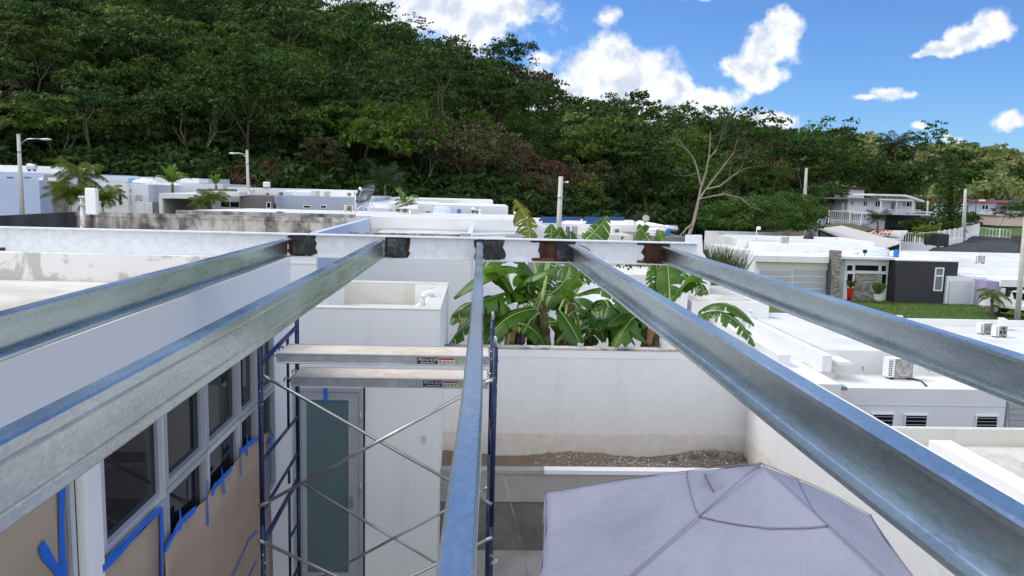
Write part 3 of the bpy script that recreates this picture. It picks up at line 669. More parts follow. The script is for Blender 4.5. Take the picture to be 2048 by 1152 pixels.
# ================================================================== steel frame
IB0, IBR, IBT, IBB = -5.2, 1.80, -.389, -.577
Y0 = 6.25
ib = thing('steel_beam', 'long white painted steel i-beam crossing the view with rusty burnt joints', 'steel beam', (0, Y0, IBB))
def beam_z(x, z): return z - .0045*(x)*0
q = MB(); q.box(IB0, IBR, Y0-.05, Y0+.05, IBT-.010, IBT); q.box(IB0, IBR, Y0-.05, Y0+.05, IBB, IBB+.010); q.box(IB0, IBR-.0, Y0-.004, Y0+.004, IBB+.010, IBT-.010)
q.build('beam', ibeam_m, ib)
g = np.random.default_rng(5)
def rag(x0, x1, z0, z1, amp, y, n=14):
    """ragged outline polygon on the web"""
    pts = []
    for i in range(n): pts.append((x0+(x1-x0)*i/n, y, z0+g.uniform(-amp, amp)*.6))
    m_ = 7; w_ = [g.uniform(-amp, amp)*(1.6 if k % 3 == 1 else .8) for k in range(2*m_)]
    for i in range(m_): pts.append((x1+w_[i], y, z0+(z1-z0)*(i+g.uniform(.1, .8))/m_))
    for i in range(n): pts.append((x1+(x0-x1)*i/n, y, z1+g.uniform(-amp, amp)*.3))
    for i in range(m_): pts.append((x0+w_[m_+i], y, z1+(z0-z1)*(i+g.uniform(.1, .8))/m_))
    return pts
def wx(px): return W(px, 498, Y0).x
joints = [(576, 632, 586, 628, rust, scorch), (768, 818, 775, 812, rust, scorch), (950, 1010, 969, 1003, scorch, scorch), (1078, 1150, 1113, 1148, rust, scorch), (1287, 1340, 1290, 1334, rust2, rust)]
for i, (a, b2, c2, d2, m1, m2) in enumerate(joints):
    q = MB(); q.prism(rag(wx(a), wx(b2), IBB+.012, IBT-.012, .014, Y0-.0045), (0, -.0015, 0)); q.build('scorch_patch', m1 if i != 4 else rust, ib)
    q = MB(); q.bevbox(wx(c2), wx(d2), Y0-.016, Y0-.0062, IBB+.018, IBT-.022, .002); q.build('joint_plate', m2, ib)
for (a, b2) in ((1070, 1150), (1282, 1338)):
    q = MB(); q.prism(rag(wx(a-8), wx(b2), IBT-.030, IBT-.011, .006, Y0-.0062), (0, -.002, 0)); q.build('rust_patch', rust, ib)
    q = MB(); q.prism([(p[0], p[1], p[2]) for p in rag(wx(a-6), wx(b2), IBB+.011, IBB+.034, .005, Y0-.0065)], (0, -.004, 0)); q.build('rust_patch', rust2, ib)
# flange scale runs
for (a, b2, m1) in ((590, 622, rust), (775, 812, scorch), (968, 1000, rust), (1066, 1150, rust2), (1290, 1340, rust2)):
    q = MB(); vs = []; n = 16
    lo = [(wx(a)+(wx(b2)-wx(a))*k/n, Y0-.052, IBB+.0105+g.uniform(0, .004)) for k in range(n+1)]; hi = [(wx(a)+(wx(b2)-wx(a))*k/n, Y0-.02+g.uniform(0, .01), IBB+.0112) for k in range(n+1)]
    q.add(lo+hi, [(k, k+1, k+n+2, k+n+1) for k in range(n)]); q.build('rust_flake', m1, ib)
q = MB(); pts = [W(x, y, Y0-.0085) for x, y in ((1160, 491), (1172, 495), (1180, 501))]; q.tube(pts, .003, 5); q.build('rust_flake', rust, ib)

# purlins: cold formed C sections, web 145, flange 48, lip 14
def csection(side, h=.148, fl=.05, lip=.016, t=.0024, r=.005):
    """outline in (x, z), web at x=0 and opening towards side, top at z=0"""
    s = side
    outer = [(s*fl, -lip), (s*fl, -r), (s*(fl-r), 0), (s*r, 0), (0, -r), (0, -h+r), (s*r, -h), (s*(fl-r), -h), (s*fl, -h+r), (s*fl, -h+lip)]
    inner = [(s*(fl-t), -h+lip), (s*(fl-t), -h+r), (s*(fl-r), -h+t), (s*r, -h+t), (s*t, -h+r), (s*t, -r), (s*r, -t), (s*(fl-r), -t), (s*(fl-t), -r), (s*(fl-t), -lip)]
    # shallow stiffening grooves rolled into the web
    return outer+inner
def purlin(label, side, x_of_y, y0, y1, ztop=-.42, groove=False, h=.148, fl=.05):
    o = thing('purlin', label, 'purlin', (x_of_y(y1), y1, ztop-h), 'galvanised purlins running to the white beam')
    prof = csection(side, h, fl)
    if groove:
        k = prof.index((0, -.005)); s = side; hh_ = h
        prof = prof[:k+1]+[(0, -.028), (s*.0010, -.033), (0, -.038), (0, -h+.038), (s*.0010, -h+.033), (0, -h+.028)]+prof[k+1:]
    rings = []; N = 44
    for i in range(N+1):
        y = y0*(1-i/N)**1.6 + y1*(1-(1-i/N)**1.6); y = y0+(y1-y0)*(i/N)**1.4
        dz = .0025*math.sin(y*2.7+x_of_y(0)*9); tw = .0018*math.sin(y*4.1+x_of_y(1)*5)
        rings.append([(x_of_y(y)+a+tw*(1 if c_ < -.05 else 0), y, ztop+c_+dz*.3) for a, c_ in prof])
    q = MB(); q.loft(rings, True); bb = q.build('channel', galv_m, o)
    # end clip angle with two bolts
    q = MB(); x = x_of_y(y1); q.box(x-.004 if side < 0 else x-.006, x+.006 if side < 0 else x+.004, y1-.002, Y0-.017, ztop-h+.015, ztop-.02); 
    q = MB(); q.bevbox(x+(.0015 if side < 0 else -.0075), x+(.0075 if side < 0 else -.0015), y1-.06, Y0-.018, ztop-h+.012, ztop-.016, .001); cl = q.build('clip_plate', galv_edge, o)
    for zz in (ztop-.045, ztop-h+.04):
        q = MB(); q.lathe((x+(.008 if side < 0 else -.008), y1-.03, zz), [(.007, 0), (.007, .005*(1 if side < 0 else -1))], 6, 'x'); q.build('bolt', zinc, cl)
    return o
purlin('leftmost purlin, channel open to the right with a blue sky sheen in its lower lip', 1, lambda y: -1.522, .6, Y0-.03, -.424)
purlin('second purlin from the left with a flat scuffed web beside the window wall', -1, lambda y: -.752, .45, Y0-.03, groove=True)
bx, by = [.3, .797, 1.506, 3.0, 4.5, 6.3], [.000, .004, .016, .026, .030, .034]
purlin('middle purlin seen from above, pointing straight away from the camera', -1, lambda y: float(np.interp(y, bx, by)), .3, Y0-.03, fl=.044)
purlin('second purlin from the right, deep open channel passing over the canopy', -1, lambda y: .779, .35, Y0-.03, fl=.052, h=.143)
purlin('rightmost purlin crossing in front of the neighbouring white roofs', -1, lambda y: 1.540, .6, Y0-.03, fl=.048, h=.134)
# black rod end lying on the beam at the far left
q = MB(); p = W(-30, 497, 6.15); p2 = W(10, 497, 6.15); q.bevbox(p.x, p2.x, 6.13, 6.16, p.z-.014, p.z+.012, .004); tag(q.build('clamp_bar', black_m), 'short black bar end poking in at the left edge in front of the white beam', 'bar')

# ================================================================== scaffold
sc = [(-1.985, .185)]
XL, XS, YA, YB = -1.985, .183, 7.05, 8.5
def frame(x, zt, zb, label, top_post=False):
    o = thing('scaffold_section', label, 'scaffold', (x, (YA+YB)/2, zb))
    r = .0245
    for k, y in enumerate((YA, YB)):
        q = MB(); q.tube([(x, y, zb), (x, y, zt)], r, 12); q.build('post', scaf_blue, o)
        q = MB(); q.tube([(x, y, zt), (x, y, zt+.05), (x, y, zt+.09), (x, y, zt+.11)], [.0185, .0185, .0185, .008], 10); q.build('coupling_pin', zinc, o)
        q = MB(); q.lathe((x, y, zb), [(.024, -.0), (.0245, .03), (.0225, .035)], 12); q.build('collar', zinc, o)
    yi = YB-.42
    q = MB(); q.tube([(x, YA, zt-.19), (x, YB, zt-.10)], r*.95, 10); q.build('top_bar', scaf_blue, o)
    q = MB(); q.tube([(x, yi, zt-.13), (x, yi, zb+.62)], .015, 8); q.build('inner_post', scaf_blue, o)
    for z in (zt-.62,):
        q = MB(); q.tube([(x, yi, z), (x, YB, z)], .015, 8); q.build('rung', scaf_blue, o)
    q = MB(); q.tube([(x, YA, zb+.62), (x, YB, zb+.62)], .017, 10); q.build('bar', scaf_blue, o)
    q = MB(); q.tube([(x, YA, zb+.12), (x, YB, zb+.20)], .017, 10); q.build('bar', scaf_blue, o)
    q = MB(); q.tube([(x, yi, zb+.18), (x, yi, zb+.0)], .015, 8); q.build('inner_post', scaf_blue, o)
    return o
ZJ = -3.205
frame(XL, -1.46, ZJ, 'upper left navy scaffold frame beside the masked windows')
frame(XL, ZJ-.002, FL+.12, 'lower left navy scaffold frame standing on the patio')
frame(XS, -1.46, ZJ, 'upper right navy scaffold frame right of the middle purlin')
frame(XS, ZJ-.002, FL+.12, 'lower right navy scaffold frame with scraped paint')
for x, s in ((XL, 'left'), (XS, 'right')):
    for y, s2 in ((YA, 'front'), (YB, 'rear')):
        q = MB(); q.lathe((x, y, FL+.002), [(.07, 0), (.07, .008), (.018, .01), (.018, .118)], 12); tag(q.build('base_plate', zinc), 'scaffold base plate under the %s %s post' % (s2, s), 'base plate')
# stickers round the posts
def wrap(x, y, z0, z1, label, seed, cols):
    o = thing('sticker_remains', label, 'sticker', (x, y, z0)); g = np.random.default_rng(seed)
    for k in range(26):
        a = g.uniform(math.pi*.95, math.pi*2.05); z = g.uniform(z0, z1); h = g.uniform(.004, .022); wa = g.uniform(.15, .5)
        q = MB(); vs = []
        for j in range(4):
            aa = a+wa*j/3; vs += [(x+.0252*math.cos(aa), y+.0252*math.sin(aa), z), (x+.0252*math.cos(aa), y+.0252*math.sin(aa), z+h*g.uniform(.5, 1))]
        q.add(vs, [(2*j, 2*j+2, 2*j+3, 2*j+1) for j in range(3)]); q.build('sticker_scrap', cols[int(g.integers(len(cols)))], o)
wrap(XL, YA, -2.10, -1.78, 'torn yellow and black sticker scraps round the upper left front post', 1, [yellow_m, sticker_white, sticker_black, sticker_black])
wrap(XL, YA, -3.75, -3.35, 'torn sticker scraps low on the left front post', 2, [yellow_m, sticker_white, sticker_black])
wrap(XS, YA, -1.86, -1.72, 'yellow sticker scraps on the right front post under the planks', 3, [yellow_m, yellow_m, sticker_black])
wrap(XS, YA, -3.66, -3.48, 'yellow and black sticker low on the right front post', 4, [yellow_m, sticker_black, sticker_white])
q = MB(); p = W(988, 1123, 7.0); q.add([(p.x-.03, 7.0, p.z-.03), (p.x+.03, 6.99, p.z-.01), (p.x+.035, 7.0, p.z+.03), (p.x, 6.98, p.z+.035)], [(0, 1, 2, 3)]); q.add([(p.x-.03, 7.003, p.z-.03), (p.x+.03, 6.993, p.z-.01), (p.x+.035, 7.003, p.z+.03), (p.x, 6.983, p.z+.035)], [(3, 2, 1, 0)])
tag(q.build('paper_scrap', sticker_white), 'small white scrap of paper stuck low on the right scaffold post', 'paper')
def brace(name_label, ends, y):
    o = thing('cross_brace', name_label, 'cross brace', (ends[0][0][0], y, ends[0][1][1]))
    for k, ((xa, za), (xb, zb)) in enumerate(ends):
        dy = .008+(.022 if k else 0)
        q = MB(); q.tube([(xa, y-dy, za), (xb, y-dy, zb)], .0165, 8); br = q.build('brace_tube', zinc, o)
        for (xx, zz, s) in ((xa, za, 1), (xb, zb, -1)):
            d = Vector((xb-xa, 0, zb-za)).normalized()*s
            q = MB(); e0 = Vector((xx, y-dy, zz)); e1 = e0-d*.05
            q.tube([e1, e0-d*.0, e0+d*.06], [.020, .018, .0165], 6); q.build('flattened_end', zinc, br)
    xm = (ends[0][0][0]+ends[0][1][0])/2; 
    return o
def wz(px, py, y): p = W(px, py, y); return (p.x, p.z)
brace('upper front cross brace between the two front scaffold posts', [(wz(536,756,7.0), wz(974,1003,7.0)), (wz(530,1005,7.0), wz(976,762,7.0))], 7.0)
brace('lower front cross brace running out of the bottom of the view', [(wz(526,1082,7.0), (.15, FL+.7)), ((-1.96, FL+.7), wz(975,1075,7.0))], 6.99)
brace('rear cross brace crossing in front of the grey door', [(wz(606,968,8.46), wz(975,1186,8.46)), (wz(606,1172,8.46), wz(972,975,8.46))], 8.46)
# planks with aluminium side rails
def text_mesh(s, size, mat, loc, parent, name='lettering', shear=0.0, rot=(math.pi/2, 0, 0), sx=1.0):
    cu = bpy.data.curves.new('tmp', 'FONT'); cu.body = s; cu.size = size; cu.extrude = .0006; cu.shear = shear; cu.resolution_u = 2
    tmp = bpy.data.objects.new('tmp', cu); C.objects.link(tmp); dg = bpy.context.evaluated_depsgraph_get(); me = bpy.data.meshes.new_from_object(tmp.evaluated_get(dg))
    bpy.data.objects.remove(tmp); bpy.data.curves.remove(cu)
    me.materials.clear(); me.materials.append(mat); o = link(bpy.data.objects.new(name, me)); o.parent = parent
    o.location = Vector(loc)-ORG[parent.name]; o.rotation_euler = rot; o.scale = (sx, 1, 1); ORG[o.name] = ORG[parent.name]; return o
def plank(y0, z, x0, x1, label, sx0, tagpx):
    o = thing('scaffold_plank', label, 'scaffold plank', (x0, y0, z-.1), 'scaffold planks'); W_ = .48
    q = MB(); q.bevbox(x0+.01, x1-.01, y0+.025, y0+W_-.025, z-.012, z, .002); q.build('plywood_deck', ply, o)
    for ya, s in ((y0, 1), (y0+W_, -1)):
        prof = [(0, .004), (s*.030, .004), (s*.030, .001), (s*.014, -.002), (s*.014, -.085), (s*.030, -.085), (s*.030, -.094), (0, -.094), (0, -.086), (s*.008, -.080), (s*.008, -.012), (0, -.008)]
        q = MB(); q.loft([[(x, ya+a, z+b3) for a, b3 in prof] for x in (x0, x1)]); rail = q.build('side_rail', alu, o)
        if s == 1:
            for (xr_, zr_) in [(x0+.06, -.03), (x0+.06, -.06), (x0+.12, -.045), (x1-.05, -.03), (x1-.05, -.06), (x1-.11, -.045), ((x0+x1)/2+.1, -.03), ((x0+x1)/2+.1, -.06)]:
                q = MB(); q.lathe((xr_, ya+.008, z+zr_), [(.009, 0), (.007, -.005), (.003, -.007)], 8, 'y'); q.build('rivet', zinc, rail)
    for x in (x0, x1):
        q = MB(); q.box(x-(.012 if x == x1 else 0), x+(.012 if x == x0 else 0), y0+.03, y0+W_-.03, z-.09, z-.013); q.build('end_beam', alu, o)
        s = -1 if x == x0 else 1
        for yy in (y0+.06, y0+W_-.06):
            q = MB(); q.tube([(x-s*.02, yy, z-.045), (x+s*.03, yy, z-.03), (x+s*.055, yy, z-.012), (x+s*.075, yy, z-.03), (x+s*.08, yy, z-.06)], .010, 6); q.build('hook', zinc, o)
    yy = y0+.0065
    a, b3 = tagpx
    q = MB(); q.box(a, a+.205, yy-.001, yy, z-.078, z-.014); lb = q.build('label_plate', sticker_black, o)
    text_mesh('M', .052, lettering, (a+.006, yy-.0015, z-.052), lb, 'lettering', .3, sx=.95)
    text_mesh('ETALTEC', .036, lettering, (a+.050, yy-.0015, z-.050), lb, 'lettering', .3, sx=.82)
    text_mesh('H', .052, lettering, (a+.168, yy-.0015, z-.052), lb, 'lettering', .3, sx=.8)
    q = MB(); q.box(a+.03, a+.18, yy-.0016, yy-.001, z-.070, z-.064); q.build('small_print', sticker_white, lb)
    q = MB(); q.box(a+.208, a+.37, yy-.001, yy, z-.076, z-.016); wl_ = q.build('warning_label', sticker_white, o)
    q = MB(); q.box(a+.21, a+.368, yy-.0016, yy-.001, z-.036, z-.018); q.build('red_band', sticker_red, wl_)
    for k in range(4):
        q = MB(); q.box(a+.216+.038*k, a+.244+.038*k, yy-.0016, yy-.001, z-.070, z-.044); q.build('print_block', plain('print_tone_%d' % k, (.42, .20+.05*k, .2), .6), wl_)
    q = MB(); q.box(a+.374, a+.43, yy-.001, yy, z-.074, z-.018); q.build('inspection_label', plain('olive_sticker', (.42,.42,.18), .6, 0, .4, 30), o)
    return o
PX0, PX1 = -1.94, .142
plank(7.44, -1.64, PX0, PX1, 'upper front plywood scaffold plank with a black label on its aluminium side', 0, (W(834, 722, 7.44).x, 0))
plank(7.99, -2.012, PX0, PX1, 'lower rear plywood scaffold plank just above the grey door', 0, (W(846, 768, 7.99).x, 0))
# nylon line hanging across the patio
q = MB(); q.tube([WZ(992,912,-3.9), W(1010,960,9.0), W(1028,1030,7.5), WZ(1056,1152,-4.2)], .003, 5); tag(q.build('string_line', plain('yellow_string', (.40,.38,.22), .8)), 'thin yellowish string line slanting down beside the right scaffold post', 'string')

# ================================================================== canopy
def canopy():
    P = W(1521, 934, 5.25); zc = W(1090, 985, 6.55).z
    FLc = W(1090, 985, 6.55); FRc = WZ(1742, 1032, zc-.0)
    # complete the parallelogram from the far edge
    ex = (FRc-FLc); ex.z = 0; n = Vector((-ex.y, ex.x, 0)).normalized(); L_ = ex.length
    NLc = FLc - n*L_; NRc = FRc - n*L_
    NLc.z = NRc.z = FRc.z = FLc.z = zc
    o = thing('canopy_tent', 'lavender fabric pop-up canopy over the patio with a pitched top', 'canopy', ((FLc.x+NRc.x)/2, (FLc.y+NRc.y)/2, FL))
    cx, cy = P.x, P.y
    corners = [NLc, NRc, FRc, FLc]
    # roof: each panel a curved triangle fan from the vent ring up to the eaves
    q = MB(); N = 28; M_ = 22
    def panel(A, B, t0, t1, mbx, sag=.07, lift=0, zofs=0, wr=True):
        vs = []
        for i in range(M_+1):
            t_ = t0+(t1-t0)*i/M_
            for j in range(N+1):
                s = j/N
                E = A.lerp(B, s); p = P.lerp(E, t_)
                edge = abs(2*s-1)
                p.z -= sag*math.sin(math.pi*t_)*(1-edge**2)*.8
                p.z += .03*math.sin(math.pi*min(t_*1.1, 1))      # ridge poles bow up
                if wr: p.z += .009*math.sin(s*17+t_*9)*(1-edge)*t_ + .008*math.sin(s*7-t_*21)*t_*(1-edge) + .014*math.sin(s*31+t_*3)*max(0, t_-.5)*(1-edge) + .012*math.sin((s-t_*.35)*23)*t_*(1-edge)*(1 if s < .5 else .4)
                # eaves curve in slightly between corners
                c_ = (P.xy-p.xy); 
                if t_ > .6: p.x += c_.x*.05*(t_-.6)/.4*(1-edge**2); p.y += c_.y*.05*(t_-.6)/.4*(1-edge**2)
                vs.append((p.x, p.y, p.z+zofs))
        mbx.add(vs, [(i*(N+1)+j, (i+1)*(N+1)+j, (i+1)*(N+1)+j+1, i*(N+1)+j+1) for i in range(M_) for j in range(N)], True)
    for k in range(4): panel(corners[k], corners[(k+1) % 4], .0 if k != 9 else .2, 1.0, q)
    top = q.build('roof_fabric', canopy_m, o)
    sm = top.modifiers.new('thick', 'SOLIDIFY'); sm.thickness = .002
    # valance
    q = MB()
    for k in range(4):
        A, B = corners[k], corners[(k+1) % 4]; vs = []
        for j in range(41):
            s = j/40; E = A.lerp(B, s); c_ = P.xy-E.xy; edge = abs(2*s-1); E = E.copy(); E.x += c_.x*.05*(1-edge**2); E.y += c_.y*.05*(1-edge**2)
            out_ = Vector((c_.x, c_.y, 0)).normalized()*-.012*math.sin(j*1.7)
            vs += [(E.x, E.y, zc), (E.x+out_.x, E.y+out_.y, zc-.15), (E.x+out_.x*1.6, E.y+out_.y*1.6, zc-.28)]
        q.add(vs, [(3*j+r, 3*j+3+r, 3*j+4+r, 3*j+1+r) for j in range(40) for r in (0, 1)], True)
    v = q.build('valance', canopy_m, o); v.modifiers.new('thick', 'SOLIDIFY').thickness = .002
    # vent cap: second layer at the top with a lifted corner
    q = MB()
    for k in range(4): panel(corners[k], corners[(k+1) % 4], 0, .30, q, .07, 0, .007, True)
    vc = q.build('vent_cap', canopy_m, o); vc.modifiers.new('thick', 'SOLIDIFY').thickness = .002
    # the flap on the left panel stands open
    q = MB(); A = W(1405, 950, 5.75); B = W(1446, 1019, 4.95); T = P+Vector((0, 0, .02)); A.z += .03; mid = (A+B)/2+Vector((-.05, .0, .085))
    q.add([T, A, (A+mid)/2+Vector((0,0,.015)), mid, (mid+B)/2, B], [(0, 1, 2), (0, 2, 3), (0, 3, 4), (0, 4, 5)], True); fl_ = q.build('vent_flap', canopy_m, o); fl_.modifiers.new('thick', 'SOLIDIFY').thickness = .002
    q = MB(); q.tube([T, A, (A+mid)/2+Vector((0,0,.015)), mid, (mid+B)/2, B], .005, 5); q.build('hem', plain('dark_piping', (.10,.09,.14), .6), o)
    # seams over the ridges
    seam = plain('seam_tape', (.20,.19,.26), .6)
    def ridge(E, t1=1.0):
        pts = []
        for i in range(15):
            t_ = t1*i/14; p = P.lerp(E, t_); p.z += .03*math.sin(math.pi*min(t_*1.1, 1))+.012+(.02 if t_ < .3 else 0)*(1-t_/.3 if t_ < .3 else 0); pts.append(p)
        return pts
    for E in corners:
        q = MB(); q.tube(ridge(E), .0035, 6); q.build('ridge_seam', seam, o)
    for k in range(4):
        A, B = corners[k], corners[(k+1) % 4]; q = MB(); pts = []
        for j in range(13):
            s = j/12; p = P.lerp(A.lerp(B, s), .30); edge = abs(2*s-1); p.z += .03*math.sin(math.pi*.33)+.012-.07*math.sin(math.pi*.3)*(1-edge**2)*.8; pts.append(p)
        q.tube(pts, .0018, 5); q.build('hem', seam, o)
    # piping along the eaves
    for k in range(4):
        A, B = corners[k], corners[(k+1) % 4]; q = MB(); pts = []
        for j in range(21):
            s = j/20; E = A.lerp(B, s); c_ = P.xy-E.xy; edge = abs(2*s-1); pts.append((E.x+c_.x*.05*(1-edge**2), E.y+c_.y*.05*(1-edge**2), zc+.003))
        q.tube(pts, .005, 5); q.build('hem', seam, o)
    for E in corners:
        q = MB(); c_ = (Vector((cx, cy, 0))-Vector((E.x, E.y, 0))).normalized()*.05
        q.box(E.x+c_.x-.016, E.x+c_.x+.016, E.y+c_.y-.016, E.y+c_.y+.016, FL+.002, zc-.03); q.build('leg', dark_metal, o)
    return o
canopy()

# ================================================================== neighbouring houses
def rect(px0, py0, px1, py1, Y):
    """a rectangle seen in the photograph, taken at its real distance Y"""
    pm = (py0+py1)/2; xm = (px0+px1)/2
    return W(px0, pm, Y).x, W(px1, pm, Y).x, W(xm, py1, Y).z, W(xm, py0, Y).z
def shell(root, X0, X1, Y, dep, zb, zt, wm, rm, par=.25, t=.16, side_m=None, name='wall'):
    q = MB(); q.box(X0, X1, Y, Y+t, zb, zt); q.build(name, wm, root)
    q = MB(); q.box(X0, X0+t, Y+t, Y+dep, zb, zt); q.build(name, side_m or wm, root)
    q = MB(); q.box(X1-t, X1, Y+t, Y+dep, zb, zt); q.build(name, side_m or wm, root)
    q = MB(); q.box(X0+t, X1-t, Y+dep-t, Y+dep, zb, zt); q.build(name, wm, root)
    q = MB(); q.box(X0+t, X1-t, Y+t, Y+dep-t, zt-par-.2, zt-par); q.build('roof', rm, root)
    return root
def part(root, name, mat, px, Y, proud=.0, dep=.12):
    X0, X1, Z0, Z1 = rect(*px, Y); q = MB(); q.box(X0, X1, Y-proud, Y-proud+dep, Z0, Z1); return q.build(name, mat, root)
def window(root, px, Y, fm=white_clean, gm=glass_dark, fr=.05, bars=0, slats=0, sm=None, proud=.03):
    X0, X1, Z0, Z1 = rect(*px, Y); q = MB(); y0, y1 = Y-proud, Y-.001
    q.box(X0, X0+fr, y0, y1, Z0, Z1); q.box(X1-fr, X1, y0, y1, Z0, Z1); q.box(X0+fr, X1-fr, y0, y1, Z1-fr, Z1); q.box(X0+fr, X1-fr, y0, y1, Z0, Z0+fr)
    for k in range(bars):
        x = X0+(X1-X0)*(k+1)/(bars+1); q.box(x-fr*.4, x+fr*.4, y0+.002, y1, Z0+fr, Z1-fr)
    f = q.build('window', fm, root)
    q = MB(); q.box(X0+fr-.002, X1-fr+.002, Y-.012, Y-.004, Z0+fr-.002, Z1-fr+.002); q.build('pane', gm, f)
    for k in range(slats):
        z = Z0+fr+(Z1-Z0-2*fr)*(k+.5)/slats; q = MB(); q.box(X0+fr+.002, X1-fr-.002, y0-.0, y0+.012, z-.008, z+.008); q.build('slat', sm or alu_pale, f)
    return f
def house_px(label, px, Y, dep, zb, wm, rm=white_roof, par=.25, group=None, side_m=None, cat='house', name='house'):
    X0, X1, _, Z1 = rect(px[0], px[1], px[2], px[1], Y)
    o = thing(name, label, cat, ((X0+X1)/2, Y, zb), group)
    shell(o, X0, X1, Y, dep, zb, Z1, wm, rm, par, side_m=side_m)
    o['_x0'] = X0; 
    INFO[o.name] = (X0, X1, Y, Y+dep, Z1, Z1-par); del o['_x0']
    return o
INFO = {}
AC_N = [0]
def make_ac(loc, label, w=.80, h=.56, d=.30, rot=0, fan=True):
    """condenser; loc is the centre of its foot, front towards -Y before rotation"""
    o = thing('air_conditioner', label, 'air conditioner', loc, 'rooftop air conditioner condensers'); x, y, z = loc
    q = MB(); q.bevbox(x-w/2, x+w/2, y-d/2, y+d/2, z+.06, z+.06+h, .015); q.build('casing', white_pl, o)
    cx = x+w*.08; cz = z+.06+h/2; r = min(h*.44, w*.34)
    q = MB(); q.box(cx-r*1.08, cx+r*1.08, y-d/2-.006, y-d/2-.001, cz-r*1.08, cz+r*1.08); q.build('grille', grille_m, o)
    q = MB(); q.lathe((cx, y-d/2-.008, cz), [(r*.98, 0), (r*.98, -.008), (r*.9, -.008), (r*.9, 0)], 24, 'y'); gr = q.build('fan_ring', alu, o)
    if fan:
        for k in range(3):
            a = k*2.094+.4; q = MB(); vs = []
            for i in range(6):
                t_ = i/5; rr = r*(.16+.68*t_); da = .28+.25*t_
                vs += [(cx+rr*math.cos(a-da), y-d/2-.0095, cz+rr*math.sin(a-da)), (cx+rr*math.cos(a+da), y-d/2-.016, cz+rr*math.sin(a+da))]
            q.add(vs, [(2*i, 2*i+1, 2*i+3, 2*i+2) for i in range(5)], True); q.build('fan_blade', fan_m, gr)
        q = MB(); q.lathe((cx, y-d/2-.012, cz), [(r*.17, 0), (r*.12, -.012)], 12, 'y'); q.build('hub', grille_m, gr)
        q = MB()
        for rr in (.3, .5, .7): 
            for k in range(24):
                a0, a1 = k*math.pi/12, (k+1)*math.pi/12
                q.tube([(cx+r*rr*math.cos(a0), y-d/2-.022, cz+r*rr*math.sin(a0)), (cx+r*rr*math.cos(a1), y-d/2-.022, cz+r*rr*math.sin(a1))], .0025, 3)
        for k in range(4):
            a = k*math.pi/4; q.tube([(cx-r*.95*math.cos(a), y-d/2-.02, cz-r*.95*math.sin(a)), (cx+r*.95*math.cos(a), y-d/2-.02, cz+r*.95*math.sin(a))], .0025, 3)
        gw_ = q.build('wire_guard', alu, gr); gw_['kind'] = 'stuff'
    for i in range(7):
        for j in range(2):
            q = MB(); xa = x-w/2+.03+.055*j; q.box(xa, xa+.035, y-d/2-.004, y-d/2-.001, z+.11+i*h*.12, z+.11+i*h*.12+h*.07); q.build('side_slot', black_m, o)
    for s in (-1, 1):
        q = MB(); q.bevbox(x+s*w*.32-.03, x+s*w*.32+.03, y-d/2-.02, y+d/2+.02, z, z+.058, .005); q.build('foot', dark_metal, o)
    if rot:
        o.rotation_euler = (0, 0, rot)
    return o
ac_proto = make_ac((0, 0, 0), 'tmp')
AC_FIRST = [True]
def ac(loc, label, s=1.0, rot=0):
    if AC_FIRST[0]:
        AC_FIRST[0] = False; o = ac_proto; o.location = loc; o['label'] = label
    else: o = copy_thing(ac_proto, loc, label=label)
    o.scale = (s, s, s); o.rotation_euler = (0, 0, rot); return o
def ac_px(px, py, Y, label, wpx, rot=0):
    p = W(px, py, Y); return ac((p.x, p.y, p.z), label, wpx/FPX*Y/.8, rot)
def tank(px, py, Y, wpx, hpx, mat, label, lid=True, cat='water tank', ribs=3):
    p = W(px, py, Y); r = wpx/FPX*Y/2; h = hpx/FPX*Y
    o = thing('water_tank', label, cat, p); q = MB(); prof = [(r*.96, 0)]
    for k in range(ribs):
        z0 = h*.86*k/ribs; z1 = h*.86*(k+1)/ribs; prof += [(r, z0+h*.03), (r, z1-h*.05), (r*.955, z1-h*.015)]
    prof += [(r*.97, h*.86), (r*.7, h*.95), (r*.3, h*.985)]
    q.lathe(p, prof, 28); q.build('body', mat, o)
    if lid: q = MB(); q.lathe((p.x, p.y, p.z+h*.96), [(r*.26, 0), (r*.26, h*.06), (r*.1, h*.07)], 16); q.build('lid', mat, o)
    return o
def drum(px, py, Y, wpx, hpx, label, mat=None):
    """horizontal solar water heater drum on a stand"""
    p = W(px, py, Y); r = hpx/FPX*Y/2; L_ = wpx/FPX*Y
    o = thing('water_heater', label, 'water heater', p)
    q = MB(); q.lathe((p.x-L_/2, p.y, p.z+r), [(r*.6, 0), (r, L_*.05), (r, L_*.95), (r*.6, L_)], 20, 'x'); q.build('drum', mat or alu, o)
    for s in (-.3, .3):
        q = MB(); q.box(p.x+s*L_-.03, p.x+s*L_+.03, p.y-r*.7, p.y+r*.7, p.z-.1, p.z+r*.3); q.build('stand', dark_metal, o)
    return o

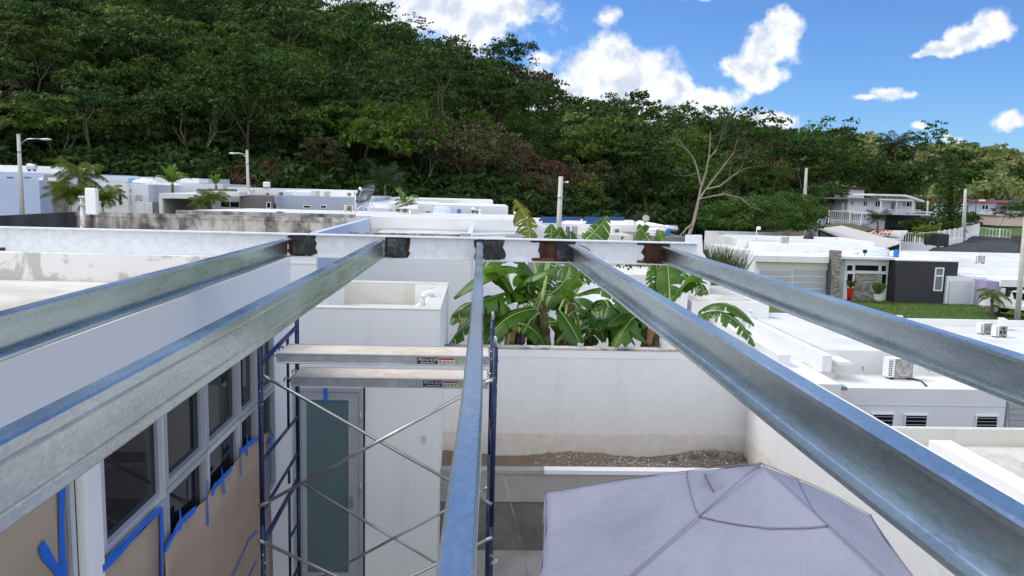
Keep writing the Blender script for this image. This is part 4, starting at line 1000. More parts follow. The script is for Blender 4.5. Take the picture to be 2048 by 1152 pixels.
# ---- straight ahead, behind the beam ------------------------------------
# A: house with mould stained parapets
zA = -1.0; YA0, YA1 = 15.9, 23.7; XA = W(633, 500, YA0).x; XAL = W(147, 436, YA1).x
zA = W(739, 437, YA1).z
A_ = thing('house', 'neighbouring house left of centre with mould stained grey parapets', 'house', ((XA+XAL)/2, YA0, -5.2))
q = MB(); q.box(XAL, XA, YA0, YA0+.15, -5.6, zA-.06); q.build('wall', white_clean, A_)
q = MB(); q.box(XA-.15, XA, YA0+.15, YA1, -5.6, zA); q.build('wall', slate_wall if 0 else blue_wall, A_)  # side turned from the sun: its blue shade is put into the colour
q = MB(); q.box(XAL, XA-.15, YA1-.15, YA1, -5.6, zA-.002); q.build('parapet', stained, A_)
q = MB(); q.box(XAL, XAL+.15, YA0+.15, YA1-.15, -5.6, zA-.004); q.build('parapet', black_stained, A_)
q = MB(); q.box(XAL+.15, XA-.15, YA0+.15, YA1-.15, -1.9, zA-.62); q.build('roof', roof_dirty, A_)
q = MB(); q.box(XAL+2.9, XA-.5, YA1+.3, YA1+.45, -5.6, zA+.10); q.build('parapet', stained, A_)
q = MB(); q.box(XAL+.02, XA-.2, YA1-.18, YA1-.152, zA-.12, zA-.004); q.build('coping', stained, A_)
for k in range(9):
    x = XA-.9-k*.95; q = MB(); q.box(x, x+.03, YA1-.185, YA1-.152, zA-.6, zA-.125); q.build('wall_rib', stained, A_)
q = MB(); q.box(XA, XA+.012, YA0+2.2, YA0+5.5, -1.45, -1.41); q.build('drip_groove', black_m, A_)
q = MB(); q.box(XAL+.2, XA-.001, YA0-.012, YA0-.001, -1.62, -1.58); q.build('drip_ledge', white_clean, A_)
# B: plain wall with the stained cap, right behind the annex
YB_ = 20.0; X0, X1, _, zB = rect(700, 467, 944, 467, YB_)
B_ = thing('house', 'plain white house front behind the annex roof with a thin stained parapet top', 'house', (X0, YB_, -5.4))
q = MB(); q.box(X0, X1, YB_, YB_+.15, -6, zB-.1); q.build('wall', white_clean, B_)
q = MB(); q.box(X0, X1-.3, YB_-.01, YB_+.16, zB-.098, zB); q.build('parapet', stained, B_)
q = MB(); q.box(X1-.15, X1, YB_+.15, YB_+7, -6, zB-.1); q.build('wall', pale_grey_wall, B_)
q = MB(); q.box(X0, X1-.15, YB_+.16, YB_+7, zB-.5, zB-.3); q.build('roof', roof_dirty, B_)
q = MB(); q.box(X1-.3, X1-.02, YB_-.012, YB_+.2, zB-.097, zB+.02); q.build('gutter_end', galv_m, B_)
q = MB(); q.prism([(X1+.02, YB_+.1, zB-.05), (X1+1.2, YB_+.1, zB+.02), (X1+1.2, YB_+.1, zB+.05), (X1+.02, YB_+.1, zB-.0)], (0, .8, 0)); q.build('sheet_metal', pale_sheet, B_)
q = MB(); q.box(X1+.001, X1+.06, YB_+.02, YB_+.12, -3.2, zB-.6); q.build('downpipe', pale_grey_wall, B_)
# C: long white roof
YC = 27.0
C_ = thing('house', 'long low house with a bright white sloped roof edge beyond the beam', 'house', (-2, YC, -5.4))
xc0, xc1 = W(742, 450, YC).x, W(1057, 450, YC).x
zc0 = W(900, 464, YC).z; zc1 = W(900, 437, YC).z
q = MB(); q.box(xc0, xc1, YC, YC+.2, -5.6, zc1); q.build('wall', white_clean, C_)
YCB = 45.0; pl = W(540, 421, YCB); pr_ = W(1040, 432, YCB); zc2 = W(800, 424, YCB).z
p_a = W(430, 434, 31)
q = MB(); q.prism([(xc0, YC+.2, zc1-.005), (xc1, YC+.2, zc1-.005), (xc1+.5, YC+9, zc1-.02), (pr_.x, YCB, zc2), (pl.x-1, YCB, zc2), (p_a.x-.5, 31, zc1-.03), (XA-.5, YA1+3.2, zc1-.08), (xc0, YA1+3.3, zc1-.08)][:5]+[(p_a.x-1.2, 32, zc1-.10), (xc0, 28, zc1-.02)], (0, 0, -.25)); q.build('roof', white_roof, C_)
q = MB(); q.prism([(xc1, YC+.0, zc1), (xc1+1.35, YC+1.5, zc1-.55), (xc1+1.35, YC+12, zc1-.55), (xc1, YC+12, zc1)], (0, 0, -.12)); q.build('roof_slope', white_roof, C_)
q = MB(); q.box(xc0, xc1, YC-.012, YC-.001, zc0-.02, zc0+.10); q.build('fascia', pale_grey_wall, C_)
X0, X1, Z0, Z1 = rect(1012, 467, 1053, 482, YC-.2); q = MB(); q.box(X0, X1, YC-.06, YC-.013, Z0-.4, Z1); q.build('shutter', garage_m, C_)
q = MB(); a_, b_2 = W(790, 431, 38), W(835, 424, 38); q.prism([(a_.x, 38, zc1+.0), (b_2.x, 38, zc1), (b_2.x, 38, zc1+.22)], (0, 3, 0)); q.build('skylight_ridge', white_clean, C_)
# round half drum cover standing on roof C
o = thing('round_cover', 'pale round cover standing half hidden behind the stained parapet', 'cover', W(560, 437, 30)); p = W(560, 440, 30)
q = MB(); q.lathe((p.x, 30, p.z-.1), [(.42, 0), (.42, .05), (.36, .06)], 28, 'y'); q.build('disc', pale_sheet, o); q = MB(); q.lathe((p.x, 29.99, p.z-.1), [(.43, 0), (.43, -.03), (.40, -.03), (.40, 0)], 28, 'y'); q.build('rim', black_m, o)
# mesh dish with its stand
def dish(px, py, Y, r, label):
    c = W(px, py, Y); o = thing('satellite_dish', label, 'satellite dish', (c.x, Y, c.z-1.3*r)); q = MB(); rings = []
    ax = Vector((-.55, -.55, .62)).normalized(); s = ax.cross(Vector((0, 0, 1))).normalized(); t_ = s.cross(ax)
    for i in range(7):
        rr = r*i/6+.01; rings.append([c+(s*math.cos(a)+t_*math.sin(a)*1.0)*rr+ax*(rr*rr/r*.35) for a in np.linspace(0, 2*math.pi, 29)[:-1]])
    q.loft(rings, False, True); d_ = q.build('reflector', plain('dish_mesh', (.055,.065,.085), .5, .4), o); d_.modifiers.new('t', 'SOLIDIFY').thickness = .02
    rim = rings[-1]; q = MB(); q.tube(list(rim)+[rim[0]], .02, 6); q.build('rim', dark_metal, o)
    f = c+ax*r*.95
    for k in (3, 12, 21):
        q = MB(); q.tube([rim[k], f], .014, 5); q.build('feed_arm', zinc, o)
    q = MB(); q.tube([f-ax*.1, f+ax*.08], .06, 10); q.build('feed_horn', white_pl, o)
    b = c-ax*.1
    for dx, dy in ((-.35, .1), (.5, .0), (.05, -.35)):
        q = MB(); q.tube([b, (c.x+dx*r*1.4, Y+dy*r*2, c.z-1.3*r)], .022, 6); q.build('stand_leg', white_pl, o)
    return o
dish(736, 393, 34, .52, 'dark mesh satellite dish on a white stand on the long roof')
o = thing('antenna_mast', 'white mast left of the dark mesh dish', 'mast', W(711, 425, 34)); p = W(711, 425, 34); q = MB(); q.tube([p, p+Vector((0, 0, .95))], .035, 8); q.build('mast', white_pl, o); q = MB(); q.box(p.x-.16, p.x+.1, p.y-.05, p.y+.05, p.z+.85, p.z+.97); q.build('bracket', white_pl, o)
ac_px(697, 424, 33.5, 'beige condenser beside the dark mesh dish', 17, .15)
q = MB(); p = W(726, 428, 33); q.tube([p+Vector((.28*math.cos(a), .1*math.sin(a), .28*math.sin(a)+.05)) for a in np.linspace(0, math.pi, 9)], .015, 6); tag(q.build('pipe_hoop', white_pl), 'thin white pipe hoop below the dark mesh dish', 'pipe')

# ---- white panel antenna on its rusty pole
p = W(162, 458, 9.75)
o = thing('panel_antenna', 'white panel antenna on a rusty white pole standing behind the beam at left', 'antenna', (p.x, 9.75, ZT-.5))
q = MB(); b0 = W(163, 458, 9.75); b1 = W(165, 398, 9.75); q.tube([(b0.x, 9.75, ZT-.5), b1], .028, 10); q.build('pole', paint('rusty_white_pole', (.72,.71,.68), (.32,.13,.06), .9, 9, lo=.52, hi=.62), o)
X0, X1, Z0, Z1 = rect(174, 376, 195, 429, 9.65); q = MB(); q.bevbox(X0, X1, 9.60, 9.69, Z0, Z1, .012); q.build('panel', white_pl, o)
q = MB(); q.bevbox(b1.x-.02, X0+.03, 9.69, 9.73, Z0+.10, Z0+.14, .004); q.build('bracket', zinc, o); q = MB(); q.bevbox(b1.x-.02, X0+.03, 9.69, 9.73, Z0+.19, Z0+.22, .004); q.build('bracket', zinc, o)
q = MB(); q.lathe(((X0+X1)/2-.02, 9.65, Z0-.03), [(.02, 0), (.02, .03)], 10); q.build('connector', black_m, o)
q = MB(); q.tube([((X0+X1)/2-.02, 9.65, Z0-.03), ((X0+X1)/2-.02, 9.67, Z0-.10), (X0-.0, 9.69, Z0-.17), (b0.x+.03, 9.72, Z0-.2)], .005, 5); q.tube([(b1.x-.02, 9.73, Z0+.13), (b1.x-.07, 9.73, Z0), (b1.x-.075, 9.73, Z0-.12), (b1.x-.05, 9.73, Z0-.19), (b1.x-.01, 9.73, Z0-.21)], .005, 5); c__ = q.build('cable', black_m, o); c__['kind'] = 'stuff'
# ---- left background ------------------------------------------------------
H1 = house_px('pale blue walled house at the far left edge behind the lamp pole', (-160, 357, 78), 48, 12, -4.5, blue_wall, white_roof, .1)
H1b = house_px('two tier white house behind the pale blue wall at far left', (-120, 344, 165), 63, 10, -4, blue_wall, white_roof, .1)
for px in ((13,353,28,357), (48,353,62,357)): window(H1b, px, 62.99, slate_wall, glass_dark, .05)
X0, X1, Z0, Z1 = rect(-120, 330, 117, 343, 66); q = MB(); q.box(X0, X1, 66, 72, Z0-.3, Z1); q.build('upper_slab', shade_tinted_wall, H1b)
drum(64, 340, 65, 17, 12, 'silver drum on the roof of the two tier house at far left')
G1 = house_px('garage with white lintel and a tall stone column behind the left palm', (78, 356, 135), 50, 8, -4.5, white_clean)
part(G1, 'lintel', white_clean, (78, 361, 99, 372), 50, .3, .3)
for k in range(6): part(G1, 'garage_panel', garage_m, (79, 373+k*9.2, 97, 381.4+k*9.2), 50, .05, .05)
part(G1, 'stone_column', stone_m, (100, 350, 137, 428), 50, .6, .6); part(G1, 'column_edge', beige_wall, (97, 350, 100, 428), 50, .62, .6)
part(G1, 'canopy_slab', white_clean, (111, 356, 147, 363), 50, .8, .8)
H2 = house_px('white house with two tall narrow windows between the palm and the gate', (180, 366, 255, ), 52, 9, -4.5, white, white_roof)
X0, X1, Z0, Z1 = rect(255, 366, 291, 366, 52); q = MB(); q.box(X0, X1, 52.4, 60, -4.5, Z1-.1); q.build('side_block', shade_tinted_wall, H2)
for px in ((236,376,245,386), (237,389,245,411), (257,377,264,386), (257,389,264,411)): window(H2, px, 51.99 if px[0] < 250 else 52.39, white_clean, glass_dark, .04)
H2b = house_px('long low white roofed house with a box and tarp on its roof behind the gate', (200, 354, 398, ), 66, 8, -4, shade_tinted_wall, white_roof, .15)
X0, X1, Z0, Z1 = rect(290, 366, 445, 366, 58); q = MB(); 
H2c = house_px('pale bluish house with a low roof behind the carport', (290, 367, 445), 58, 7, -4.3, shade_tinted_wall, white_roof, .1)
window(H2c, (310,382,322,392), 57.99, pale_grey_wall); part(H2c, 'roof_slab', white_clean, (360, 358, 398, 365), 59, .0, 2)
o = W(266, 365, 60); q = MB(); q.bevbox(o.x-.35, o.x+.35, 60, 60.6, o.z-.1, o.z+.35, .03); tag(q.build('roof_box', plain('cyan_box', (.16,.42,.55), .5)), 'small cyan box on the white roof above the tall windows', 'box')
g = np.random.default_rng(8); p = W(291, 366, 60); q = MB(); rings = []
for i, (k, h) in enumerate(((1, 0), (.95, .12), (.7, .26), (.3, .33))): rings.append([(p.x+1.0*k*math.cos(a)*g.uniform(.8, 1.1), 60+.5*k*math.sin(a), p.z+h*g.uniform(.7, 1.2)) for a in np.linspace(0, 2*math.pi, 15)[:-1]])
q.loft(rings); tag(q.build('roof_tarp', white_pl), 'crumpled white tarp on the roof right of the cyan box', 'tarp')
ac_px(277, 402, 51.5, 'grey condenser hung on the wall beside the tall windows', 16)
gt = thing('gate', 'white slatted gate between the tall window house and the carport', 'gate', W(288, 427, 50)); 
for k in range(5): part(gt, 'gate_rail', white_clean, (273, 404+k*5.4, 304, 408+k*5.4), 50, 0, .05)
for x in (272, 288, 303): part(gt, 'gate_post', white_clean, (x, 402, x+2, 430), 50, .03, .08)
q = MB(); X0, X1, Z0, Z1 = rect(305, 404, 320, 430, 50); q.box(X0, X1, 50, 50.2, Z0-.5, Z1); tag(q.build('garden_wall', taupe_wall), 'short taupe wall between the gate and the carport', 'wall')
H3 = thing('carport', 'white framed carport with dark interior and pale garage door', 'carport', W(356, 430, 47))
part(H3, 'roof', white_clean, (318, 387, 398, 397), 47, 0, 6); part(H3, 'post', white_clean, (318, 397, 325, 432), 47, 0, .3); part(H3, 'side_wall', beige_wall, (326, 397.3, 328, 432), 47.3, 0, 5.4)
part(H3, 'back_wall', beige_wall, (322, 397, 398, 432), 52.8, 0, .2)
for k in range(4): part(H3, 'door_panel', garage_m, (338+k*14.5, 409, 351+k*14.5, 431), 52.7, .05, .05)
H3b = house_px('house with charcoal column and white canopy slab behind the low palm', (393, 378, 412), 47.5, 6, -4.5, taupe_wall)
part(H3b, 'canopy_slab', white_clean, (409, 383, 490, 391), 47.5, 1.2, 1.8)
part(H3b, 'front_wall', white_clean, (412.5, 391.5, 480, 430), 48.4, 0, 5); f = window(H3b, (440, 402, 480, 416), 48.39, white_clean, glass_dark, .06, 1)
part(H3b, 'charcoal_block', taupe_wall, (480.2, 391, 545, 430), 47.4, 0, 6); window(H3b, (533, 404, 542, 417), 47.39, white_clean, glass_dark, .04)
part(H3b, 'side_wall', slate_wall, (545.3, 391, 554, 430), 47.8, 0, 5); window(H3b, (547, 406, 553, 418), 47.79, slate_wall, glass_dark, .03)
H4 = house_px('long blue grey house wall with two small windows in the middle distance', (554, 393, 747), 49, 10, -5, slate_wall, white_roof, .1)
for px in ((606,410,622,417), (640,410,654,417)): window(H4, px, 48.99, white_clean, glass_dark, .05)
X0, X1, Z0, Z1 = rect(445, 377, 703, 392, 54); q = MB(); q.box(X0, X1, 55, 55.2, Z0-.5, Z1); q.build('rear_parapet', white_clean, H4)
X0, X1, Z0, Z1 = rect(568, 381, 625, 394, 52); q = MB(); q.bevbox(X0, X1, 52, 54, Z0, Z1, .1); q.build('roof_block', pale_grey_wall, H4)
for i, (px, py, wd, lb) in enumerate([(503, 392, 15, 'condenser leftmost on the roof above the charcoal block'), (535, 393, 9, 'small condenser second on the roof above the charcoal block'), (562, 394, 12, 'condenser third along the roof, left of the pale block'), (634, 393, 13, 'condenser just right of the pale roof block'), (654, 394, 13, 'round grilled condenser second right of the pale roof block'), (698, 393, 9, 'small condenser at the right end of the blue grey house')]): ac_px(px, py, 51.5, lb, wd*1.1)
o = thing('chimney_cowl', 'small white cowl on a pole above the blue grey house roof', 'cowl', W(533, 378, 55)); p = W(533, 378, 55); q = MB(); q.tube([p, p+Vector((0,0,.35))], .06, 8); q.build('pole', white_pl, o); q = MB(); q.bevbox(p.x-.2, p.x+.25, p.y-.15, p.y+.15, p.z+.1, p.z+.5, .05); q.build('hood', white_pl, o)
H5 = house_px('low house with a thin white flat roof below the forest at centre', (768, 399, 986), 58, 9, -5, white, white_roof, .1)
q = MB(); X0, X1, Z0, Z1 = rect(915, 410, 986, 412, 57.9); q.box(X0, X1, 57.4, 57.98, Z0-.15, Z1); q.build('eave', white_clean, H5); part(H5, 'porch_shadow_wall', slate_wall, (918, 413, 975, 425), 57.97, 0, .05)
H5b = house_px('low white house with a water tank and condensers in front of the flat roof', (735, 407, 866), 46, 9, -5.2, white, white_roof, .12)
part(H5b, 'right_wing', white_clean, (866.5, 411, 1016, 436), 46.4, 0, 6)
window(H5b, (850, 421, 862, 428), 45.99, white_clean); part(H5b, 'roof_slab', shade_tinted_wall, (742, 416, 780, 424), 45.99, .4, .5)
ac_px(795, 424, 45, 'condenser on the low white house left of the pale tank', 13)
tank(886, 428, 45, 39, 16, pale_tank, 'wide pale water tank on the low white house')
tank(918, 427, 44.5, 8, 9, blue_pl, 'small blue barrel beside the wide pale tank')
drum(950, 425, 45.5, 14, 10, 'grey water heater drum right of the blue barrel')
# H6 right of the pole
H6 = house_px('white house with tilted solar panels right of the central lamp pole', (1062, 449, 1340), 42, 8, -6, white, white_roof, .12)
X0, X1, Z0, Z1 = rect(1156, 470, 1266, 500, 38); q = MB(); q.box(X0, X1, 38, 41.9, -6, Z1); q.build('beige_wing', beige_wall, H6)
X0, X1, Z0, Z1 = rect(1266.5, 473, 1372, 505, 38); q = MB(); q.box(X0, X1, 37.9, 41.9, -6, Z1); q.build('taupe_wing', taupe_wall, H6); window(H6, (1342, 487, 1360, 498), 37.89, white_clean, glass_dark, .04)
X0, X1, Z0, Z1 = rect(1150, 470, 1160, 505, 38.2); q = MB(); q.box(X0-.9, X0-.001, 38.1, 38.3, -6, Z1); q.build('taupe_fin', taupe_wall, H6)
H6b = thing('garden_wall', 'white wall with a sloping right shoulder behind the end of the beam', 'wall', W(1390, 520, 37))
q = MB(); p = [W(1373, 470, 37), W(1404, 470, 37), W(1406, 505, 37), W(1422, 530, 37)]; q.prism([(p[0].x, 37, p[0].z), (p[1].x, 37, p[1].z), (p[2].x, 37, p[2].z), (p[3].x, 37, p[3].z), (p[3].x, 37, -9), (p[0].x, 37, -9)], (0, .2, 0)); q.build('wall', white_clean, H6b)
for k in range(4):
    x0, x1 = 1078+k*44, 1116+k*44; a_ = W(x0, 447, 44); b_2 = W(x1, 447, 44)
    o = thing('solar_panel', ['solar panel leftmost of four tilted on the white roof', 'second tilted solar panel from the left on the white roof', 'third tilted solar panel on the white roof', 'rightmost tilted solar panel on the white roof near the drum'][k], 'solar panel', (a_.x, 44, a_.z))
    zz = a_.z-.05; h = .38
    for j in range(2):
        q = MB(); y0 = 43.2+j*.95; q.prism([(a_.x, y0, zz+j*h*.5), (b_2.x, y0, zz+j*h*.5), (b_2.x+.25, y0+.93, zz+(j+.95)*h*.5), (a_.x+.25, y0+.93, zz+(j+.95)*h*.5)], (0, 0, .04)); q.build('panel', white_clean if j == 0 and k % 2 else solar_m, o)
    for x in (a_.x+.1, b_2.x-.1): q = MB(); q.box(x-.03, x+.03, 44.9, 44.96, zz-.3, zz+h*.8); q.build('leg', zinc, o)
ac_px(1232, 468, 40.5, 'condenser with round grille on the white roof right of the banana leaf', 14)
tank(1315, 472, 39.5, 46, 17, white_pl, 'large white water tank at the right end of the solar panel roof')
drum(1342, 463, 40, 27, 13, 'silver water heater drum above the blue barrel'); tank(1336, 471, 39, 9, 14, blue_pl, 'blue barrel under the silver water heater drum')
o = thing('utility_cabinet', 'grey electric cabinet standing beside the central lamp pole', 'cabinet', W(1150, 485, 36)); part(o, 'cabinet', zinc, (1145, 453, 1155, 480), 36, 0, .3); part(o, 'post', zinc, (1147, 480.2, 1153, 560), 36, -.05, .2)
o = thing('utility_cabinet', 'white ventilated cabinet left of the grey electric cabinet', 'cabinet', W(1136, 485, 36)); part(o, 'cabinet', white_pl, (1131, 450, 1141, 470), 36, 0, .3)
for k in range(2): part(o, 'vent', black_m, (1132.5+4*k, 453, 1135+4*k, 466), 36, .02, .02)
g = np.random.default_rng(9)
for i, (px, py, s) in enumerate([(1270, 446, .3), (1290, 448, .25)]):
    p = W(px, py, 42); o = thing('antenna', ['tangled dark antenna at the right end of the solar roof', 'short antenna bracket right of the tangled antenna'][i], 'antenna', p); q = MB()
    q.tube([p-Vector((0,0,.1)), p+Vector((0,0,.5))], .02, 5); q.build('mast', dark_metal, o); q = MB(); q.lathe((p.x, p.y-.06, p.z+.3), [(.05, 0), (.2, -.08), (.21, -.09), (.06, -.01)], 14, 'y'); q.build('dish', pale_sheet if i else dark_metal, o)

# ---- right side, the house across the lawn --------------------------------
YD2 = 60.0
D2 = thing('house', 'modern house with stone column, grey door and charcoal block across the lawn', 'house', W(1700, 600, YD2))
def d2(name, mat, px, proud=0, dep=.15, Y=YD2): return part(D2, name, mat, px, Y, proud, dep)
ZG = W(1800, 612, YD2).z-.6
X0, X1, Z0, Z1 = rect(1511, 512, 1655, 512, YD2); q = MB(); q.box(X0, X1, YD2, YD2+9, ZG, Z1-.02); q.build('garage_block', white_clean, D2)
d2('fascia', white_clean, (1509, 512, 1655, 524), .3, .3); d2('lintel', beige_wall, (1516, 526, 1655, 539), .06, .06)
for k in range(5):
    d2('garage_panel', garage_m, (1519, 541+k*12.2, 1583.5, 551.5+k*12.2), .03, .03); d2('garage_panel', garage_m, (1585.5, 541+k*12.2, 1652, 551.5+k*12.2), .03, .03)
# stone column, built of uneven courses
def stone_face(px, Y, proud, dep, courses, per, seed, pname='stone_panel'):
    X0, X1, Z0, Z1 = rect(*px, Y); q = MB(); q.box(X0, X1, Y-proud, Y-proud+dep, Z0, Z1); base = q.build(pname, rough_concrete, D2); g = np.random.default_rng(seed)
    mats = [stone_a, stone_b, stone_c]; mbs = [MB(), MB(), MB()]
    for r in range(courses):
        z0 = Z0+(Z1-Z0)*r/courses; z1 = Z0+(Z1-Z0)*(r+1)/courses-.012; x = X0
        while x < X1-.02:
            wd = min(g.uniform(.6, 1.5)*(X1-X0)/per, X1-x); p_ = g.uniform(.02, .07); m_i = int(g.integers(3)); mbs[m_i].box(x+.004, x+wd-.004, Y-proud-p_, Y-proud-.0005, z0, z1); x += wd
    for mb_, m__ in zip(mbs, mats):
        s_ = mb_.build('stone', m__, D2); s_['kind'] = 'stuff'
stone_a = plain('stone_light', (.40,.37,.32), .9, 0, .3, 8, bmp=.4); stone_b = plain('stone_tan', (.30,.27,.23), .9, 0, .3, 8, bmp=.4); stone_c = plain('stone_dark', (.20,.185,.165), .9, 0, .3, 8, bmp=.4)
stone_face((1656, 500, 1672, 590), YD2, .7, .8, 34, 3, 1, 'stone_column')
d2('front_door', garage_m, (1674, 517, 1688, 596), .06, .06)
for k in range(4): d2('door_bar', white_clean, (1673, 527+k*20, 1679, 529+k*20), .10, .03)
X0, X1, Z0, Z1 = rect(1688, 514, 1779, 514, YD2); q = MB(); q.box(X0, X1, YD2, YD2+9, ZG, Z1); q.build('front_wall', white_clean, D2)
d2('roof_slab', white_clean, (1672.5, 512.5, 1779, 517), .75, .74)
d2('parapet_wall', white_clean, (1655.5, 514, 1688, 600), -.02, 8)
for px in ((1692,529,1706,543), (1692,546,1706,573), (1708,529,1758,543), (1761,530,1773,544), (1761,547,1773,575)): window(D2, px, YD2, white_clean, glass_dark, .06, 0, 0, None, .06)
stone_face((1708, 547, 1760, 600), YD2, .06, .06, 22, 9, 2)
X0, X1, Z0, Z1 = rect(1779.5, 520, 1899, 520, YD2); q = MB(); q.box(X0, X1, YD2-1.2, YD2+8, ZG, Z1); q.build('charcoal_block', dark_wall, D2)
q = MB(); q.box(X0-.03, X1+.03, YD2-1.23, YD2+8.02, Z1+.002, Z1+.10); q.build('coping', white_clean, D2)
window(D2, (1868, 535, 1886, 582), YD2-1.2, white_clean, plain('grey_blind', (.16,.18,.21), .4), .09, 0, 0, None, .06); part(D2, 'window_rail', white_clean, (1870, 550, 1885, 553), YD2-1.2, .07, .07)
# roofscape behind it
D3 = house_px('white house with layered parapets behind the stone column house', (1462, 473, 1640), 76, 9, -9, white_clean, white_roof, .3)
D3b = house_px('low white roof with long parapet left of the carport roof', (1480, 481, 1750), 68, 7, -9, white_clean, white_roof, .25)
D3c = thing('house', 'white wing whose parapet slants back beside the banana leaves at the beam end', 'house', W(1470, 520, 62)); X0, X1, Z0, Z1 = rect(1468, 500, 1510, 500, 62)
shell(D3c, X0, X1-.1, 62, 7, -9, Z1, white_clean, white_roof, .3)
D2['label'] = 'modern house with stone column, grey door and charcoal block across the lawn'
X0, X1, Z0, Z1 = rect(1528, 490, 1656, 513, 64); q = MB(); q.box(X0, X1, 64, 67.8, Z0-1, Z1); q.build('upper_block', white_clean, D3b)
ac_px(1567, 489, 66, 'grey sided condenser on the roof beside the floodlight pole', 21)
tank(1753, 516, 62, 46, 22, pale_tank, 'large pale round water tank above the stone panel house'); tank(1792, 514, 61, 11, 15, blue_pl, 'blue barrel right of the large pale round tank'); drum(1712, 511, 63, 10, 6, 'small grey drum left of the large pale tank')
o = thing('roof_antenna', 'dark antenna cluster beside the large pale tank', 'antenna', W(1729, 514, 61)); p = W(1729, 514, 61); q = MB(); q.tube([p, p+Vector((0,0,.5))], .03, 6); q.build('mast', dark_metal, o); q = MB(); q.bevbox(p.x-.15, p.x+.15, 60.9, 61.1, p.z+.3, p.z+.6, .05); q.build('head', dark_metal, o)
o = thing('draped_object', 'black covered object on the low white roof', 'cover', W(1618, 478, 72)); p = W(1618, 478, 72); q = MB(); q.loft([[(p.x+.5*k*math.cos(a)*(1+.2*math.sin(3*a)), 72+.4*k*math.sin(a), p.z+h) for a in np.linspace(0, 2*math.pi, 11)[:-1]] for k, h in ((1, 0), (.8, .3), (.35, .7), (.3, .85))]); q.build('cover', black_m, o)
o = thing('floodlight_pole', 'thin floodlight pole on the low white roof', 'floodlight', W(1512, 482, 68)); p = W(1512, 482, 68); q = MB(); q.tube([p, p+Vector((0,0,1.15))], .035, 6); q.build('pole', white_pl, o); q = MB(); q.bevbox(p.x-.02, p.x+.3, 67.8, 68.1, p.z+1.0, p.z+1.3, .05); q.build('lamp_head', white_pl, o)
# house right of the charcoal block
D4 = house_px('white house right of the charcoal block with roof condenser', (1901, 523, 2300), 66, 10, -9.4, white_clean, white_roof, .3)
D5 = thing('house', 'house with mauve panel, solar panels and open garage at the right edge', 'house', W(1990, 610, 57))
X0, X1, Z0, Z1 = rect(1901, 555, 1985, 615, 58); q = MB(); q.box(X0, X1, 58.6, 63, Z0-.6, Z1); q.build('wall', shade_tinted_wall, D5)
part(D5, 'grey_gate', pale_grey_wall, (1899, 562, 1945, 609), 58.5, 0, .05); part(D5, 'post', white_clean, (1945.5, 562, 1971, 611), 58.4, 0, .2)
X0, X1, Z0, Z1 = rect(1972, 563, 2001, 612, 57); q = MB(); q.box(X0, X1, 57, 60, Z0-.6, Z1); q.build('mauve_panel', purple_wall, D5)
part(D5, 'garage_frame', white_clean, (2001.5, 562, 2250, 576), 56.8, 0, 5); part(D5, 'garage_post', white_clean, (2001.5, 576.3, 2009, 625), 56.8, 0, 4); part(D5, 'garage_back', taupe_wall, (2009.5, 576.3, 2250, 625), 61.4, 0, .3)
X0, X1, Z0, Z1 = rect(1955, 556, 2250, 556, 58); q = MB(); q.box(X0, X1, 60.1, 66, Z1-.3, Z1); q.build('roof', white_roof, D5)
for k in range(4):
    p = W(1952+k*28, 560, 60); q = MB(); q.prism([(p.x, 60.3, p.z+.06), (p.x+1.02, 60.3, p.z+.06), (p.x+1.3, 62.4, p.z+.36), (p.x+.28, 62.4, p.z+.36)], (0, 0, .05)); sp_ = q.build('solar_panel', solar_m, D5)
ac_px(1958, 527, 64.5, 'condenser with brown grille on the white roof right of the charcoal block', 22)
ac_px(1885, 522, 61, 'small condenser at the right end of the charcoal block roof', 8)

# ---- near right: houses directly beyond the patio wall ----------------------
YN = 24.0; zN = W(1850, 778, YN).z
XN0 = W(1700, 790, YN).x; XN1 = W(2014, 790, YN).x
Nn = thing('house', 'white house with louvred windows and a roof condenser beyond the patio wall', 'house', (XN0, YN, -9.6))
q = MB(); q.box(XN0-4.2, XN1, YN, YN+.2, -9.6, zN); q.build('wall', shade_tinted_wall, Nn)
q = MB(); q.box(XN0-4.2, XN1, YN+.2, YN+4.6, zN-.4, zN-.03); q.build('roof', white_roof, Nn)
q = MB(); q.box(XN1-.2, XN1, YN+.2, YN+12, -9.6, zN); q.build('wall', shade_tinted_wall, Nn)
q = MB(); zz = W(1850, 811, YN).z; q.box(XN0-4.2, XN1, YN-.012, YN-.001, zz-.012, zz+.012); q.build('groove_line', pale_grey_wall, Nn)
for px in ((1741,826,1787,862), (1807,828,1854,862), (1949,830,1995,862)): window(Nn, px, YN, white_clean, glass_dark, .045, 0, 4, alu_pale, .05)
for k in range(6): part(Nn, 'garage_slat', garage_m, (2018, 808+k*11.5, 2200, 818+k*11.5), YN-.02, .02, .03)
part(Nn, 'garage_block', pale_grey_wall, (2015, 780, 2200, 900), YN, 0, 5)
yst = WZ(1850, 748, zN).y
Nn_roof = [x for x in Nn.children if x.name.startswith('roof')][0]; bpy.data.objects.remove(Nn_roof)
q = MB(); q.box(XN0-4.2, XN1-.2, YN+.2, yst-.001, zN-.4, zN-.03); q.build('roof', white_roof, Nn)
z_up = W(1760, 702, yst).z; xr0 = W(1665, 702, yst-.6).x; xr1 = W(2300, 700, yst).x
yub = min(WZ(1640, 634, z_up).y, yst+14)
xr1 = W(1806, 638, yub).x
print('raised roof', yst, yub, xr0, xr1)
q = MB(); q.box(xr0, xr1, yst, yub, -9.6, z_up); q.build('raised_roof', white_roof, Nn)
q = MB(); q.box(xr0-6, xr1, yub+.001, yub+.2, -9.6, z_up+.12); q.build('rear_parapet', white_clean, Nn)
z_mid = z_up-.55; xl0 = xr0-6
q = MB(); q.box(xl0, xr0-.001, yst-1.0, yub, z_mid-.5, z_mid); q.build('side_roof', roof_dirty, Nn)
